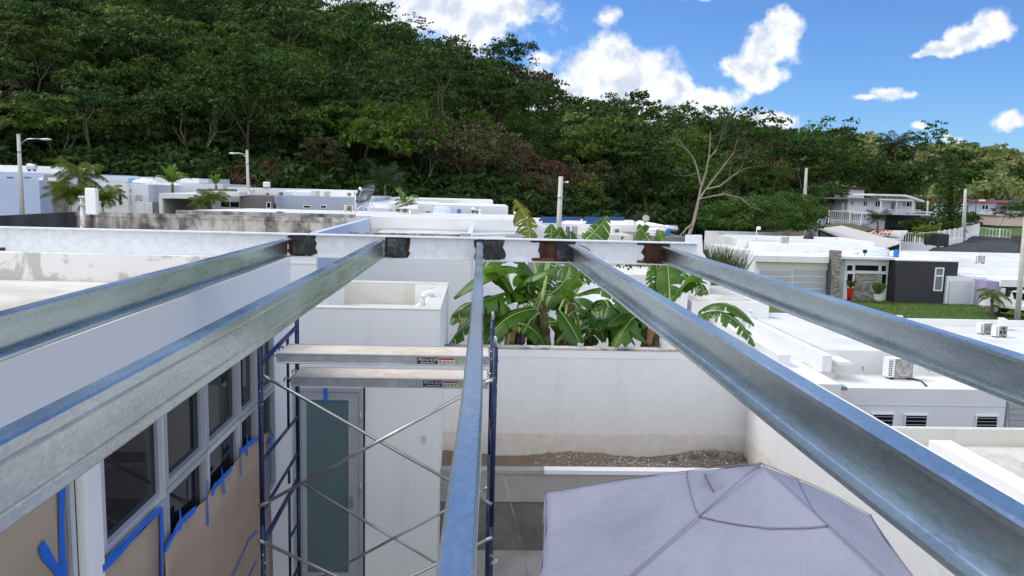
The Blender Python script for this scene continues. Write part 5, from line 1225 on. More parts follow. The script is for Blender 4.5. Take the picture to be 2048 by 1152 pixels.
for (px_, wd_) in ((1665, .32), (1582, .42), (1520, .35)):
    p = W(px_, 705, yst-1.0); q = MB(); q.box(p.x-wd_, p.x-.002, yst-1.02, yub-.01, z_mid+.001, z_up+.02); q.build('long_parapet', white_clean, Nn)
p = W(1708, 726, yst-1.2); q = MB(); q.box(p.x-.5, p.x, yst-1.1, yst-.01, p.z-.10, p.z); q.build('ledge', white_clean, Nn)
p = W(1683, 769, YN-1.2); q = MB(); q.box(p.x-.75, p.x, YN-1.2, YN+5.2, p.z-.5, p.z); q.build('porch_roof', white_clean, Nn)
q = MB(); q.box(p.x+.002, p.x+.30, YN-1.0, YN+4.3, p.z-.24, p.z-.14); q.build('gutter', galv_m, Nn)
p = WZ(1796, 757, zN-.03); ac((p.x, p.y, zN-.03), 'white condenser with round tan fan standing on the neighbour roof terrace', 58/FPX*p.y/.8)
q = MB(); a_ = WZ(1822, 757, zN+.0); b_2 = W(1858, 777, YN+.25); q.tube([a_, (a_.x+.2, a_.y-.3, a_.z-.02), (b_2.x, YN+.4, zN+.0)], .03, 6); tag(q.build('refrigerant_hose', black_m), 'black hose running from the fan condenser across the white terrace', 'hose')
for i, (px, py) in enumerate([(1726, 744), (1857, 746)]):
    p = W(px, py, yst-.12); p.z = max(p.z, zN); o = thing('faucet', ['small faucet on the terrace wall left of the fan condenser', 'small faucet on the terrace wall right of the fan condenser'][i], 'faucet', p); q = MB(); q.tube([p+Vector((0,.1,.12)), p+Vector((0,-.02,.12)), p+Vector((0,-.03,.04))], .022, 6); q.build('spout', zinc, o); q = MB(); q.tube([p+Vector((0,.02,.12)), p+Vector((.0,.02,.2))], .012, 5); q.build('valve', dark_metal, o)
# flat roof left of it behind the banana plant
F_ = house_px('white flat roof with a stained top just right of the banana plants', (1384, 604, 1539), 33, 6, -9.5, white_clean, roof_dirty, .12)
F2 = house_px('low white roofed house seen between the banana leaves', (1040, 548, 1378), 33, 8, -9.5, white_clean, white_roof, .1)
F3 = house_px('beige garden wall with thick white post left of the garage', (1422, 578, 1486), 46, .4, -9.5, beige_wall, white_roof, .0, cat='wall', name='garden_wall')
q = MB(); X0, X1, Z0, Z1 = rect(1416, 562, 1422, 605, 45.5); q.box(X0, X1, 45.5, 45.8, Z0-1, Z1); tag(q.build('gate_post', white_clean), 'white gate post at the left end of the beige garden wall', 'post')
# white flat terrace below, between N and the patio wall (fills the view behind the bananas)
F4 = house_px('white walled yard building close behind the garden wall', (905, 610, 1330), 21, 7, -9.0, white_clean, white_roof, .3)
# E: nearest house at bottom right
YE = 14.5
E_ = thing('house', 'nearest neighbour house with stained stepped roof at the bottom right', 'house', W(1950, 900, YE)); X0, X1, Z0, Z1 = rect(1780, 857, 2700, 857, YE); zE = W(1900, 858, YE).z; XE0 = W(1760, 857, YE).x
EX1 = 22.0
q = MB(); q.box(XR+.5, EX1, YE, YE+.15, -9.3, zE); q.build('rear_parapet', annex_roof_m, E_)
q = MB(); q.box(XR+.5, EX1, 5.0, YE-.001, zE-.9, zE-.33); q.build('roof', roof_dirty, E_)
q = MB(); q.box(XR+.5, XR+.7, 5.0, YE-.002, -9.3, zE-.331); 
for k, yy in enumerate((13.2, 12.2)):
    q = MB(); q.box(XE0+2.0, EX1, yy, yy+.5, zE-.329, zE-.20-.03*k); q.build('roof_step', annex_roof_m, E_)
p0 = W(1858, 880, 13.6); q = MB(); q.box(p0.x, p0.x+.42, 7.0, 13.6, p0.z-1.0, p0.z); q.build('long_parapet', white_clean, E_)
q = MB(); p = W(1922, 888, 13.9); q.lathe((p.x, 13.9, zE-.329), [(.05, 0), (.05, .03)], 10); q.build('roof_drain', black_m, E_)
# G: roof with three condensers below the lawn
YG = 40.0
zt_ = W(1850, 637, YG).z; X0 = W(1806, 633, YG).x
G_ = thing('house', 'white flat roof with three condensers below the lawn at the right edge', 'house', (X0, 30, -9.6)); shell(G_, X0, X0+22, 29.5, YG-29.5, -9.6, zt_, white_clean, white_roof, .35)
zr_ = zt_-.35
for i, (px, py, yy, rot) in enumerate([(1978, 652, 40, 1.2), (1968, 668, 37, .2), (1998, 674, 36, .2)]):
    p = WZ(px, py, zr_); ac((p.x, min(p.y, YG-1), zr_), ['condenser turned sideways, rearmost of three on the roof below the lawn', 'condenser leftmost of three on the roof below the lawn', 'condenser nearest of three on the roof below the lawn, slots facing right'][i], .95, rot)
# lawn, pots, road
lw = [pick(1715, 600), pick(1962, 606), pick(1965, 640), pick(1640, 640)]
XL0, XL1 = W(1700, 600, 58.7).x, W(1970, 600, 58.7).x
zl = W(1840, 606, 58.7).z
struct(MB().box(XL0-12, XL1+3, 47, YD2+.5, zl-2, zl-.02).build('lawn', grass_m), 'green lawn in front of the charcoal block')
struct(MB().box(XL0-14, XL1+40, 43.4, 46.9, -10.5, zl-.5).build('street', asphalt), 'street in front of the lawn')
def blades(name, label, n, xr, yr, z, h, mat, seed):
    g = np.random.default_rng(seed); x = g.uniform(*xr, n); y = g.uniform(*yr, n); a = g.uniform(0, 6.28, n); hh_ = g.uniform(.5, 1.2, n)*h; wd = max(.012, h*.02)
    v = np.zeros((n, 3, 3)); v[:,0] = np.stack([x-np.cos(a)*wd, y-np.sin(a)*wd, np.full(n, z)], -1); v[:,1] = np.stack([x+np.cos(a)*wd, y+np.sin(a)*wd, np.full(n, z)], -1)
    v[:,2] = np.stack([x+g.normal(0, h*.3, n), y+g.normal(0, h*.3, n), z+hh_], -1)
    me = bpy.data.meshes.new(name); me.from_pydata(v.reshape(-1, 3).tolist(), [], np.arange(3*n).reshape(-1, 3).tolist()); me.materials.append(mat); o = link(bpy.data.objects.new(name, me)); o['kind'] = 'stuff'; o['label'] = label; o['category'] = 'grass'; return o
grass_leaf = foliage('grass_blade', (.05,.11,.015), (.085,.16,.025), (.12,.15,.035), .3, .1, .0, 1.0)
blades('grass', 'green grass of the lawn before the charcoal block', 16000, (XL0-3, XL1+2.5), (48, YD2-1.3), zl-.02, .12, grass_leaf, 3)
def pot_plant(px, py, Y, label, potm, ph, r, leafm, red):
    p = W(px, py, Y); o = thing('potted_plant', label, 'potted plant', p); q = MB()
    q.lathe(p, [(r*.7, 0), (r*.85, ph*.4), (r, ph*.95), (r*1.05, ph), (r*.85, ph), (r*.8, ph*.9)], 18); q.build('pot', potm, o); g = np.random.default_rng(px)
    q = MB()
    for i in range(70):
        a = g.uniform(0, 6.28); t_ = g.uniform(.2, 1); h = g.uniform(.2, .6) if red else g.uniform(.2, .95)
        b0 = Vector((p.x, p.y, p.z+ph)); b1 = b0+Vector((math.cos(a)*r*t_*1.3, math.sin(a)*r*t_*1.3, h)); s = Vector((-math.sin(a), math.cos(a), 0))*.04
        q.add([b0-s*.4, b0+s*.4, b1+s, b1+Vector((math.cos(a)*.12, math.sin(a)*.12, -.02)), b1-s], [(0, 1, 2, 3, 4)])
    q.build('leaves', leafm, o); return o
pot_leaf = foliage('pot_leaves', (.05,.10,.02), (.09,.16,.03), (.2,.2,.06), .3, .1, .01, 3)
pot_plant(1699, 600, 58.9, 'tall red pot with spiky grass beside the grey door', red_m, .95, .26, pot_leaf, True)
pot_plant(1756, 602, 58.4, 'round white pot with a leafy shrub before the stone panel', white_pl, .5, .36, pot_leaf, False)

for i, (px, py, Y, lb) in enumerate([(1500, 640, 27, 'thin white vent pipe on the stained side roof near the banana leaves'), (1630, 500, 70, 'white vent pipe on the layered parapet roof left of the large pale tank'), (1850, 512, 63, 'thin vent pipe on the roof behind the charcoal block'), (1930, 560, 62, 'vent pipe on the roof left of the solar panels'), (1985, 520, 70, 'vent pipe right of the brown grilled condenser'), (820, 432, 32, 'small vent pipe on the long white roof at centre'), (960, 436, 34, 'short vent pipe near the right end of the long white roof'), (300, 372, 58, 'short vent pipe on the low bluish roof behind the gate'), (590, 392, 50, 'short vent pipe on the blue grey house roof')]):
    p = W(px, py, Y); o = thing('vent_pipe', lb, 'pipe', p); q = MB(); q.tube([p-Vector((0, 0, .3)), p+Vector((0, 0, .32))], .045, 8); q.build('pipe', pvc, o); q = MB(); q.lathe((p.x, p.y, p.z+.30), [(.07, 0), (.075, .04), (.03, .08)], 10); q.build('cap', pvc, o)

# ================================================================== two storey house, carport roof, fences beyond
YT = 118.0
T_ = thing('house', 'two storey white house with a balcony and clerestory roof below the forest', 'house', W(1770, 455, YT))
def tp(name, mat, px, proud=0, dep=.15, Y=YT, root=None): return part(root or T_, name, mat, px, Y, proud, dep)
tp('upper_wall', shade_tinted_wall, (1695, 400, 1812, 426), 0, 9); tp('upper_wall', shade_tinted_wall, (1812.2, 401, 1831, 426), 0, 8.9); tp('lower_wall', shade_tinted_wall, (1708, 427.5, 1770, 458), 0, 8)
tp('undercroft_shade_block', dark_wall, (1770.2, 427.5, 1845, 458), -1.8, 6)  # near-black block stands for the shade under the balcony
tp('flat_roof', taupe_wall, (1674, 396, 1748, 399), 1.5, 11); tp('eave', white_clean, (1747, 398, 1812, 401), 2.2, 2.0)
tp('balcony_slab', pale_grey_wall, (1695, 426, 1845, 428.5), 2.2, 2.2)
a_, b_2 = W(1747, 387.5, YT-1.8), W(1812, 388, YT-1.8); c_3 = W(1849, 401, YT-1.8); th = .28
q = MB(); q.prism([(a_.x, a_.y, a_.z), (b_2.x, b_2.y, a_.z), (b_2.x, b_2.y, a_.z-th), (a_.x, a_.y, a_.z-th)], (0, 8, 0)); q.build('raised_roof', white_clean, T_)
q = MB(); q.prism([(b_2.x+.002, b_2.y, a_.z), (c_3.x, c_3.y, c_3.z), (c_3.x, c_3.y, c_3.z-th), (b_2.x+.002, b_2.y, a_.z-th)], (0, 8, 0)); q.build('sloping_roof', white_clean, T_)
q = MB(); q.prism([W(1812, 391, YT-.02), W(1812, 402, YT-.02), W(1843, 402, YT-.02)], (0, .5, 0)); q.build('gable', shade_tinted_wall, T_)
tp('clerestory_wall', pale_grey_wall, (1748, 391, 1811.8, 397.8), 0, .3)
for k in range(5): window(T_, (1751+k*11.5, 391.7, 1760+k*11.5, 396.5), YT-.001, white_clean, glass_dark, .12)
for x in (1748, 1779, 1810, 1840): tp('column', white_clean, (x-1, 401.5, x+1.3, 428), 2.1, .25)
wn = [(1701,401,1708,410), (1716,400.5,1720,404), (1726,401,1735,413), (1750,402,1761,414), (1805,403,1811.5,414), (1812,403,1826,414)]
for px in wn: window(T_, px, YT-.001, white_clean, glass_dark, .1, 1)
window(T_, (1781,403.5,1797,425), YT-.001, pale_grey_wall, plain('curtained_door', (.18,.17,.16), .5), .1, 1); window(T_, (1742,429,1764,438), YT-.001, white_clean, glass_dark, .1, 3); window(T_, (1714,428.5,1724,433), YT-.001, shade_tinted_wall, glass_dark, .1); window(T_, (1725,429,1733,435), YT-.001, shade_tinted_wall, glass_dark, .1)
tp('end_room', dark_wall, (1832, 403, 1839, 417), 0, 2)
q = MB(); X0, X1, Z0, Z1 = rect(1749, 419, 1842, 426, YT-2.1)
for i in range(60):
    x = X0+(X1-X0)*i/59; q.box(x-.02, x+.02, YT-2.12, YT-2.08, Z0, Z1)
q.box(X0, X1, YT-2.14, YT-2.06, Z1, Z1+.06); rl = q.build('railing', white_clean, T_); rl['kind'] = 'stuff'
tp('carport_slab', pale_grey_wall, (1845.5, 424, 1884, 427), 1.0, 7); tp('carport_wall', dark_wall, (1848, 427.3, 1880, 452), -5, .3); tp('carport_post', white_clean, (1835, 430, 1837.5, 455), .8, .2); tp('carport_post', white_clean, (1880, 427.3, 1882, 452), .9, .2)  # wall under the slab coloured near-black for the shade there
# shed behind it
o = thing('shed', 'small brown roofed shed in the trees left of the two storey house', 'shed', W(1710, 395, 132)); part(o, 'wall', pale_grey_wall, (1696, 379, 1728, 396), 132, 0, 5); part(o, 'roof', rust, (1693, 374, 1733, 378.6), 132, .5, 6)
# blue house
YB2 = 150.0
U_ = thing('house', 'light blue two storey house with red roof edge at the right margin', 'house', W(1980, 448, YB2))
part(U_, 'wall', blue_wall, (1926, 406, 1990, 449), YB2, 0, 10); part(U_, 'recessed_wall', pale_grey_wall, (1990.3, 409, 2080, 448), YB2+2, 0, 8)
part(U_, 'roof_edge', red_sheet, (1926, 403.5, 2080, 405.8), YB2, 1.5, 12); part(U_, 'roof', blue_metal, (1960, 400.5, 2060, 403.3), YB2+3, 0, 8); part(U_, 'balcony', pale_grey_wall, (1990.3, 422, 2080, 427), YB2+.5, .0, 1.4); part(U_, 'lower_panel', white_clean, (1957, 424, 1984, 449), YB2, .1, .09)
for px in ((1942,409,1949,414), (1962,409,1977,420), (1960,431,1977,443), (2000,411,2030,421)): window(U_, px, YB2 if px[0] < 1990 else YB2+2, white_clean, glass_dark, .15, 1, 0, None, .15)
part(U_, 'chimney', white_clean, (1963, 399, 1971, 403), YB2+1, .0, .8)
o = thing('house', 'pale pink low house far right behind the small tree', 'house', W(2020, 448, 165)); part(o, 'wall', plain('pink_wall', (.62,.48,.44), .8), (1995, 432, 2048, 452), 165-22, 0, 6); part(o, 'roof', pale_sheet, (1993, 430, 2050, 431.8), 165-22, .4, 7)

# carport roof of pale sheet in the yard
YR = 95.0
o = thing('open_shelter', 'big pale metal sheet roof on dark posts left of the road', 'shelter', W(1720, 490, YR))
r_ = [W(1637, 457, 97), W(1684, 451, 103), W(1808, 484, 97), W(1752, 502, 88)]
q = MB(); q.prism(r_, (0, 0, -.12)); q.build('roof', pale_sheet, o)
for i, p in enumerate(r_+[(r_[0]+r_[3])/2, r_[0].lerp(r_[3], .25), r_[0].lerp(r_[3], .75)]):
    zg = gz(p.x, p.y); q = MB(); q.box(p.x-.07+(.3 if i == 0 else -.3 if i in (2, 3) else 0), p.x+.07+(.3 if i == 0 else -.3 if i in (2, 3) else 0), p.y+.2, p.y+.34, min(zg, p.z-2.6), p.z-.13); q.build('post', dark_metal, o)
q = MB(); a_, b_2 = r_[0].lerp(r_[3], .02), r_[0].lerp(r_[3], .98); q.tube([a_-Vector((0,-.2,.25)), b_2-Vector((0,-.2,.25))], .08, 6); q.build('beam', dark_metal, o)
o = thing('shed', 'low shed with red and white striped roof sheets right of the pale roof', 'shed', W(1790, 480, 99))
q = MB(); r2 = [W(1735, 467, 99), W(1750, 460, 103), W(1816, 461, 103), W(1806, 474, 99)]; q.prism(r2, (0, 0, -.1)); q.build('roof', pale_sheet, o)
for k in range(5):
    a = r2[0].lerp(r2[3], .12+k*.11); b3 = r2[1].lerp(r2[2], .05+k*.11); q = MB(); w_ = Vector((.28, 0, 0)); q.prism([a+Vector((0,0,.02)), a+w_+Vector((0,0,.02)), b3+w_+Vector((0,0,.02)), b3+Vector((0,0,.02))], (0, 0, .05)); q.build('red_sheet', red_sheet, o)
part(o, 'fascia', white_clean, (1752, 475.5, 1806, 479), 98.2, 0, .1); part(o, 'wall', white_clean, (1765, 479.3, 1800, 487), 98.6, 0, 3)
q = MB(); p = W(1660, 448, 104); q.prism([W(1633, 458, 100), W(1644, 440, 104), W(1655, 430, 108), W(1652, 445, 106), W(1640, 463, 99)], (0, .1, .05)); tag(q.build('tarp', zinc), 'sagging grey tarp at the left corner of the pale metal roof', 'tarp')
# fences: posts and pickets one by one
def fence(label, pts, h, mat, step, wallh=0.0, wallm=None, post_every=6):
    P0 = pts[0]; o = thing('fence', label, 'fence', P0); n_all = 0
    for (a, b3) in zip(pts[:-1], pts[1:]):
        d = b3-a; n = max(1, int(d.length/step))
        if wallh: q = MB(); nrm = Vector((-d.y, d.x, 0)).normalized()*.08; q.prism([a-nrm-Vector((0,0,1)), a+nrm-Vector((0,0,1)), b3+nrm-Vector((0,0,1)), b3-nrm-Vector((0,0,1))], (0, 0, 1+wallh)); q.build('base_wall', wallm, o)
        up_ = Vector((0, 0, 1))
        for zz in (wallh+.1, h-.08):
            q = MB(); q.tube([a+up_*zz, b3+up_*zz], .035, 4); q.build('rail', mat, o)
        for i in range(n+1):
            p = a+d*i/n; big = i % post_every == 0; r = .07 if big else .022; q = MB(); q.box(p.x-r, p.x+r, p.y-r, p.y+r, p.z+(wallh if wallh else -.3), p.z+(h+.1 if big else h)); q.build('post' if big else 'picket', mat, o)
    return o
def Gp(px, py, Y): p = W(px, py, Y); return p
fence('white picket fence left of the two storey house', [Gp(1657, 442, 108), Gp(1699, 442, 110), Gp(1734, 448, 106)], 1.5, white_clean, .42)
fence('white fence on a low wall along the left side of the road', [Gp(1800, 497, 88), Gp(1838, 497, 90), Gp(1875, 493, 93), Gp(1922, 484, 102), Gp(1957, 472, 116)], 1.9, white_clean, .45, .65, white_clean)
fence('white gate fence across the end of the road', [Gp(1957, 472, 117), Gp(2020, 476, 113)], 1.25, white_clean, .5)
fence('dark grey fence left of the pale metal roof', [Gp(1608, 474, 88), Gp(1633, 474, 92)], 1.1, zinc, .4)
tank(1728, 455, 108, 15, 12, blue_pl, 'bright blue water tank on the grass before the two storey house')
# road
def road():
    pL = [(p.x, p.y) for p in (pick(1815, 530, 62), pick(1832, 512, 62), pick(1880, 495, 62), pick(1925, 486.5, 62), pick(1962, 474, 62))]; pR = [(p.x, p.y) for p in (pick(2090, 530, 62), pick(2060, 512, 62), pick(2040, 495, 62), pick(2026, 485, 62), pick(2012, 476, 62))]
    mb = MB(); vs = []; n = 40; m_ = 10
    for i in range(n+1):
        t_ = i/n*(len(pL)-1); k = min(int(t_), len(pL)-2); f = t_-k
        a = Vector(pL[k]).lerp(Vector(pL[k+1]), f); b3 = Vector(pR[k]).lerp(Vector(pR[k+1]), f)
        for j in range(m_+1): p = a.lerp(b3, j/m_); vs.append((p.x, p.y, gz(p.x, p.y)+.07))
    mb.add(vs, [(i*(m_+1)+j, i*(m_+1)+j+1, (i+1)*(m_+1)+j+1, (i+1)*(m_+1)+j) for i in range(n) for j in range(m_)], True)
    return struct(mb.build('road', asphalt), 'dark asphalt road climbing towards the white gate')
road()
patch('yard', [(30, 88), (55, 100), (66, 150), (34, 125)], dry_grass, .02, 'brownish grass yard in front of the two storey house')
patch('verge', [(69, 112), (110, 130), (110, 170), (62, 135)], grass_m, .03, 'green verge beyond the road gate')
# dark container
p = W(1884, 494, 84); o = thing('trailer', 'black box trailer parked by the white fence', 'trailer', p); q = MB(); q.bevbox(p.x-.7, p.x+.75, 84, 86.5, p.z+.1, p.z+1.45, .08); q.build('box', black_m, o)
for s in (-.45, .5): q = MB(); q.lathe((p.x+s, 83.95, p.z+.2), [(.22, 0), (.22, .2)], 14, 'y'); q.build('wheel', dark_metal, o)
# cars
def car(x, y, z, rot, label, mat, pickup=False):
    o = thing('car', label, 'pickup' if pickup else 'car', (x, y, z)); L_, Wd = 4.6, 1.8
    prof = [(-2.3,.35), (-2.32,.75), (-2.1,.92), (-1.1,1.0), (-.5,1.5), (1.0,1.52), (1.75,1.02), (2.25,.95), (2.32,.6), (2.28,.33)] if not pickup else [(-2.7,.5), (-2.72,.9), (-2.5,1.08), (-1.5,1.15), (-.9,1.75), (.6,1.78), (.75,1.15), (2.6,1.15), (2.65,.55)]
    q = MB(); rings = []
    for k, (yy, s) in enumerate(((-.9, .0), (-.86, .03), (.86, .03), (.9, .0))):
        rings.append([(x+a, y+yy*(1-.10*(b3 > 1.1)), z+b3) for a, b3 in prof])
    q.loft(rings, True); q.build('body', mat, o)
    q = MB(); gl = [(prof[4][0]-.35, prof[3][1]+.08), (prof[4][0]+.02, prof[4][1]-.07), (prof[5][0]-.02, prof[5][1]-.07), (prof[6][0]-.35, prof[3][1]+.08)]
    for sgn in (-1, 1):
        q = MB(); q.prism([(x+a, y+sgn*(.905 if b3 < 1.2 else .825), z+b3) for a, b3 in gl], (0, sgn*.006, 0)); q.build('side_window', glass_dark, o)
    for a in (-1.45, 1.5):
        for sgn in (-1, 1):
            q = MB(); q.lathe((x+a, y+sgn*.80-.1, z+.34), [(.34, 0), (.34, .2)], 18, 'y'); w_ = q.build('wheel', black_m, o)
            q = MB(); q.lathe((x+a, y+sgn*.80+(.1 if sgn > 0 else -.1), z+.34), [(.2, 0), (.18, sgn*.012)], 14, 'y'); q.build('rim', alu, w_)
    for sgn in (-1, 1): q = MB(); q.bevbox(x-2.33*(1.17 if pickup else 1), x-2.2*(1.17 if pickup else 1), y+sgn*.62-.14, y+sgn*.62+.14, z+.68, z+.84, .02); q.build('headlight', white_pl, o)
    o.rotation_euler = (0, 0, rot); return o
paint_white = plain('white_car_paint', (.78,.78,.78), .25, 0, .02, coat=.5); paint_black = plain('black_car_paint', (.012,.012,.014), .2, 0, .1, coat=.6)
p = W(1878, 453, 119); car(p.x, 119, p.z, .1, 'white car parked under the carport of the two storey house', paint_white)
p = W(2012, 634, 51.5); car(p.x+1.6, 52.0, p.z, 2.2, 'white pickup parked before the open garage at the right edge', paint_white, True)
p = W(2060, 636, 53); car(p.x+1.5, 55.5, p.z, 1.5, 'black car half hidden behind the leaning concrete pole', paint_black)

# ================================================================== poles
def pole(base, top, r0, r1, label, name='utility_pole', mat=None, arm=None):
    o = thing(name, label, 'lamp post' if arm else 'utility pole', base); b, t_ = Vector(base), Vector(top)
    q = MB(); q.tube([b, b.lerp(t_, .5), t_], [r0, (r0+r1)/2, r1], 12); q.build('pole', mat or pole_m, o)
    if arm:
        L_, rise, hl = arm; s = 1 if L_ > 0 else -1
        pts = [t_+Vector((0, 0, -.9)), t_+Vector((L_*.12, 0, -.45)), t_+Vector((L_*.4, -.02, -.25)), t_+Vector((L_, -.05, -.22))]
        q = MB(); q.tube(pts, .035, 6); q.build('arm', zinc, o)
        e = pts[-1]; q = MB(); q.loft([[e+Vector((s*a, .11*k*math.cos(c_), .06*k*math.sin(c_)-.02)) for c_ in np.linspace(0, 2*math.pi, 9)[:-1]] for a, k in ((-.05, .3), (.1, .9), (hl*.6, 1.1), (hl, .4))]); q.build('lamp_head', plain('lamp_housing', (.62,.63,.64), .5), o)
        q = MB(); q.lathe(t_+Vector((0, 0, -.95)), [(r1*1.25, 0), (r1*1.25, .12)], 10); q.build('band', zinc, o)
    return o
b, t_ = W(46, 460, 42), W(37, 268, 42); pole(b-(t_-b)*.15, t_, .13, .085, 'concrete lamp post at the far left with arm pointing right', 'lamp_post', arm=(1.15, 0, .55))
b, t_ = W(498, 430, 52), W(494, 300, 52); pole(b-(t_-b)*.3, t_, .12, .085, 'concrete lamp post left of centre with arm pointing left', 'lamp_post', arm=(-.7, 0, .45))
b, t_ = W(1117, 470, 34), W(1122, 353, 34); pole(b-(t_-b)*.8, t_, .12, .10, 'concrete lamp post above the banana leaves at centre', 'lamp_post', arm=(.22, 0, .12))
b, t_ = W(1608, 424, 100), W(1613, 336, 100); pole(b-(t_-b)*.3, t_, .30, .16, 'bare concrete pole against the forest left of the two storey house')
b, t_ = W(1926, 482, 103), W(1931, 378, 103); pole(b, t_, .30, .17, 'bare concrete pole by the road fence with blue and white painted foot'); 
ft = bpy.data.objects[[x.name for x in bpy.data.objects if x.name.startswith('utility_pole') and x.parent is None][-1]]
q = MB(); q.tube([b-Vector((0,0,.02)), b+(t_-b)*.06], .32, 12); q.build('painted_band', plain('pale_blue_band', (.25,.35,.55), .7), ft)
b, t_ = W(1951, 455, 122), W(1952, 395, 122); pole(b, t_, .07, .05, 'thin dark post left of the light blue house', mat=dark_metal)
b, t_ = W(2034, 642, 46), W(2049, 470, 46); pole(b-(t_-b)*.2, b+(t_-b)*1.2, .17, .13, 'leaning concrete pole at the right edge before the open garage')
o = thing('meter_post', 'white meter post with two boxes left of the pale metal roof', 'post', W(1636, 452, 96)); part(o, 'post', white_pl, (1635, 425, 1637, 462), 96, 0, .12); part(o, 'meter_box', white_pl, (1637.2, 437, 1642, 441), 96, .05, .2); part(o, 'meter_box', white_pl, (1630, 427, 1634.8, 431), 96, .05, .2)
o = thing('thin_post', 'thin grey post before the white picket fence', 'post', W(1684, 450, 104)); part(o, 'post', zinc, (1683.5, 407, 1685.5, 450), 104, 0, .12)

# ================================================================== vegetation
def crown_arrays(seed, rx, rz, ncl, nleaf, size, flat=.6, clr=.30, hollow=.55):
    g = np.random.default_rng(seed); C_ = []
    while len(C_) < ncl:
        d = g.normal(size=3); d /= np.linalg.norm(d); r = g.uniform(hollow, 1.0)
        if d[2] < -.45: continue
        wob = 1+.22*math.sin(3*math.atan2(d[1], d[0])+seed)+.15*math.sin(5*d[2]+seed*2)
        C_.append((d[0]*r*rx*wob, d[1]*r*rx*wob, d[2]*r*rz*wob))
    C_ = np.array(C_); n = ncl*nleaf
    cr_ = g.uniform(.6, 1.25, ncl)*clr*rx
    d = g.normal(size=(n, 3)); d /= np.linalg.norm(d, axis=1)[:, None]; d[:, 2] = np.where(d[:, 2] < -.3, -d[:, 2]*.6, d[:, 2])
    rad = np.repeat(cr_, nleaf)*g.uniform(.55, 1.05, n)
    P = np.repeat(C_, nleaf, 0)+d*rad[:, None]*np.array([1, 1, flat])
    nrm = d*.6+g.normal(size=(n, 3))*.55+np.array([0, 0, .35]); nrm /= np.linalg.norm(nrm, axis=1)[:, None]
    a = np.cross(nrm, g.normal(size=(n, 3))); a /= np.linalg.norm(a, axis=1)[:, None]+1e-9; b3 = np.cross(nrm, a)
    s = size*g.uniform(.55, 1.35, n)[:, None]
    v = np.stack([P-a*s*.9, P-b3*s*.42+a*s*.05, P+a*s*.9, P+b3*s*.42+a*s*.05], 1).reshape(-1, 3)
    return v.astype(np.float32)
def quads_mesh(name, v, mat):
    me = bpy.data.meshes.new(name); n = len(v)//4
    me.vertices.add(len(v)); me.vertices.foreach_set('co', v.ravel()); me.loops.add(4*n); me.loops.foreach_set('vertex_index', np.arange(4*n, dtype=np.int32))
    me.polygons.add(n); me.polygons.foreach_set('loop_start', np.arange(0, 4*n, 4, dtype=np.int32)); me.polygons.foreach_set('loop_total', np.full(n, 4, dtype=np.int32))
    me.materials.append(mat); me.update(); me.validate(); return me
def branches(mb, p, d, L_, r, depth, g, spread=.55, seg=3, n=5, up_=.12, kids_=(2, 3), ratio=(.6, .85)):
    pts = [Vector(p)]; rr = [r]; dd = Vector(d).normalized()
    for i in range(seg):
        dd = (dd+Vector(g.normal(size=3))*.16+Vector((0, 0, up_*.4))).normalized(); pts.append(pts[-1]+dd*L_/seg); rr.append(r*(1-.45*(i+1)/seg))
    mb.tube(pts, rr, n, False)
    if depth <= 0: return [pts[-1]]
    ends = []
    for k in range(int(g.integers(kids_[0], kids_[1]+1))):
        q_ = Vector(g.normal(size=3)); q_ = (q_-dd*q_.dot(dd)).normalized(); nd_ = (dd+q_*spread*g.uniform(.6, 1.4)+Vector((0, 0, up_))).normalized()
        s = pts[-1] if k == 0 else pts[int(g.integers(max(1, seg-1), seg+1))]
        ends += branches(mb, s, nd_, L_*g.uniform(*ratio), rr[-1]*.8, depth-1, g, spread, seg, max(3, n-1), up_, kids_, ratio)
    return ends
F_dark = foliage('dark_evergreen_leaves', (.022,.044,.011), (.042,.080,.018), (.075,.120,.026), .22, .6, .02, .35)
F_mid = foliage('mid_green_leaves', (.034,.066,.011), (.064,.112,.020), (.115,.165,.033), .28, .55, .025, .35)
F_olive = foliage('olive_brown_leaves', (.045,.050,.020), (.075,.080,.032), (.11,.095,.055), .22, .3, .02, .4)
F_red = foliage('reddish_seed_pods', (.050,.028,.020), (.095,.040,.030), (.060,.060,.030), .2, .25, .01, .6)
F_bright = foliage('fresh_green_leaves', (.040,.085,.010), (.075,.14,.02), (.12,.19,.03), .32, .25, .02, .5)
F_far = foliage('sun_lightened_hill_leaves', (.09,.15,.045), (.23,.27,.09), (.36,.32,.20), .3, .1, .01, .11)  # leaf colours lightened to stand for sunshine on the far hill
def tree_proto(seed, kind, rx, rz, h, ncl, nleaf, size, mat, flat=.6, clr=.3, trunkm=bark):
    g = np.random.default_rng(seed)
    o = thing('tree', 'tmp', 'tree', (0, 0, 0))
    q = MB(); ends = branches(q, (0, 0, -1.5), (g.normal()*.08, g.normal()*.08, 1), (h-rz*1.2)+1.5, .15+.02*h/8, 2, g, .6, 4, 6, .1, (2, 3), (.25, .4))
    q.build('trunk', trunkm, o)
    v = crown_arrays(seed, rx, rz, ncl, nleaf, size, flat, clr)+np.array([0, 0, h-rz*.55], np.float32)
    me = quads_mesh('crown', v, mat); c_ = link(bpy.data.objects.new('crown', me)); c_.parent = o; ORG[c_.name] = Vector((0, 0, 0))
    return o, v
protos = []
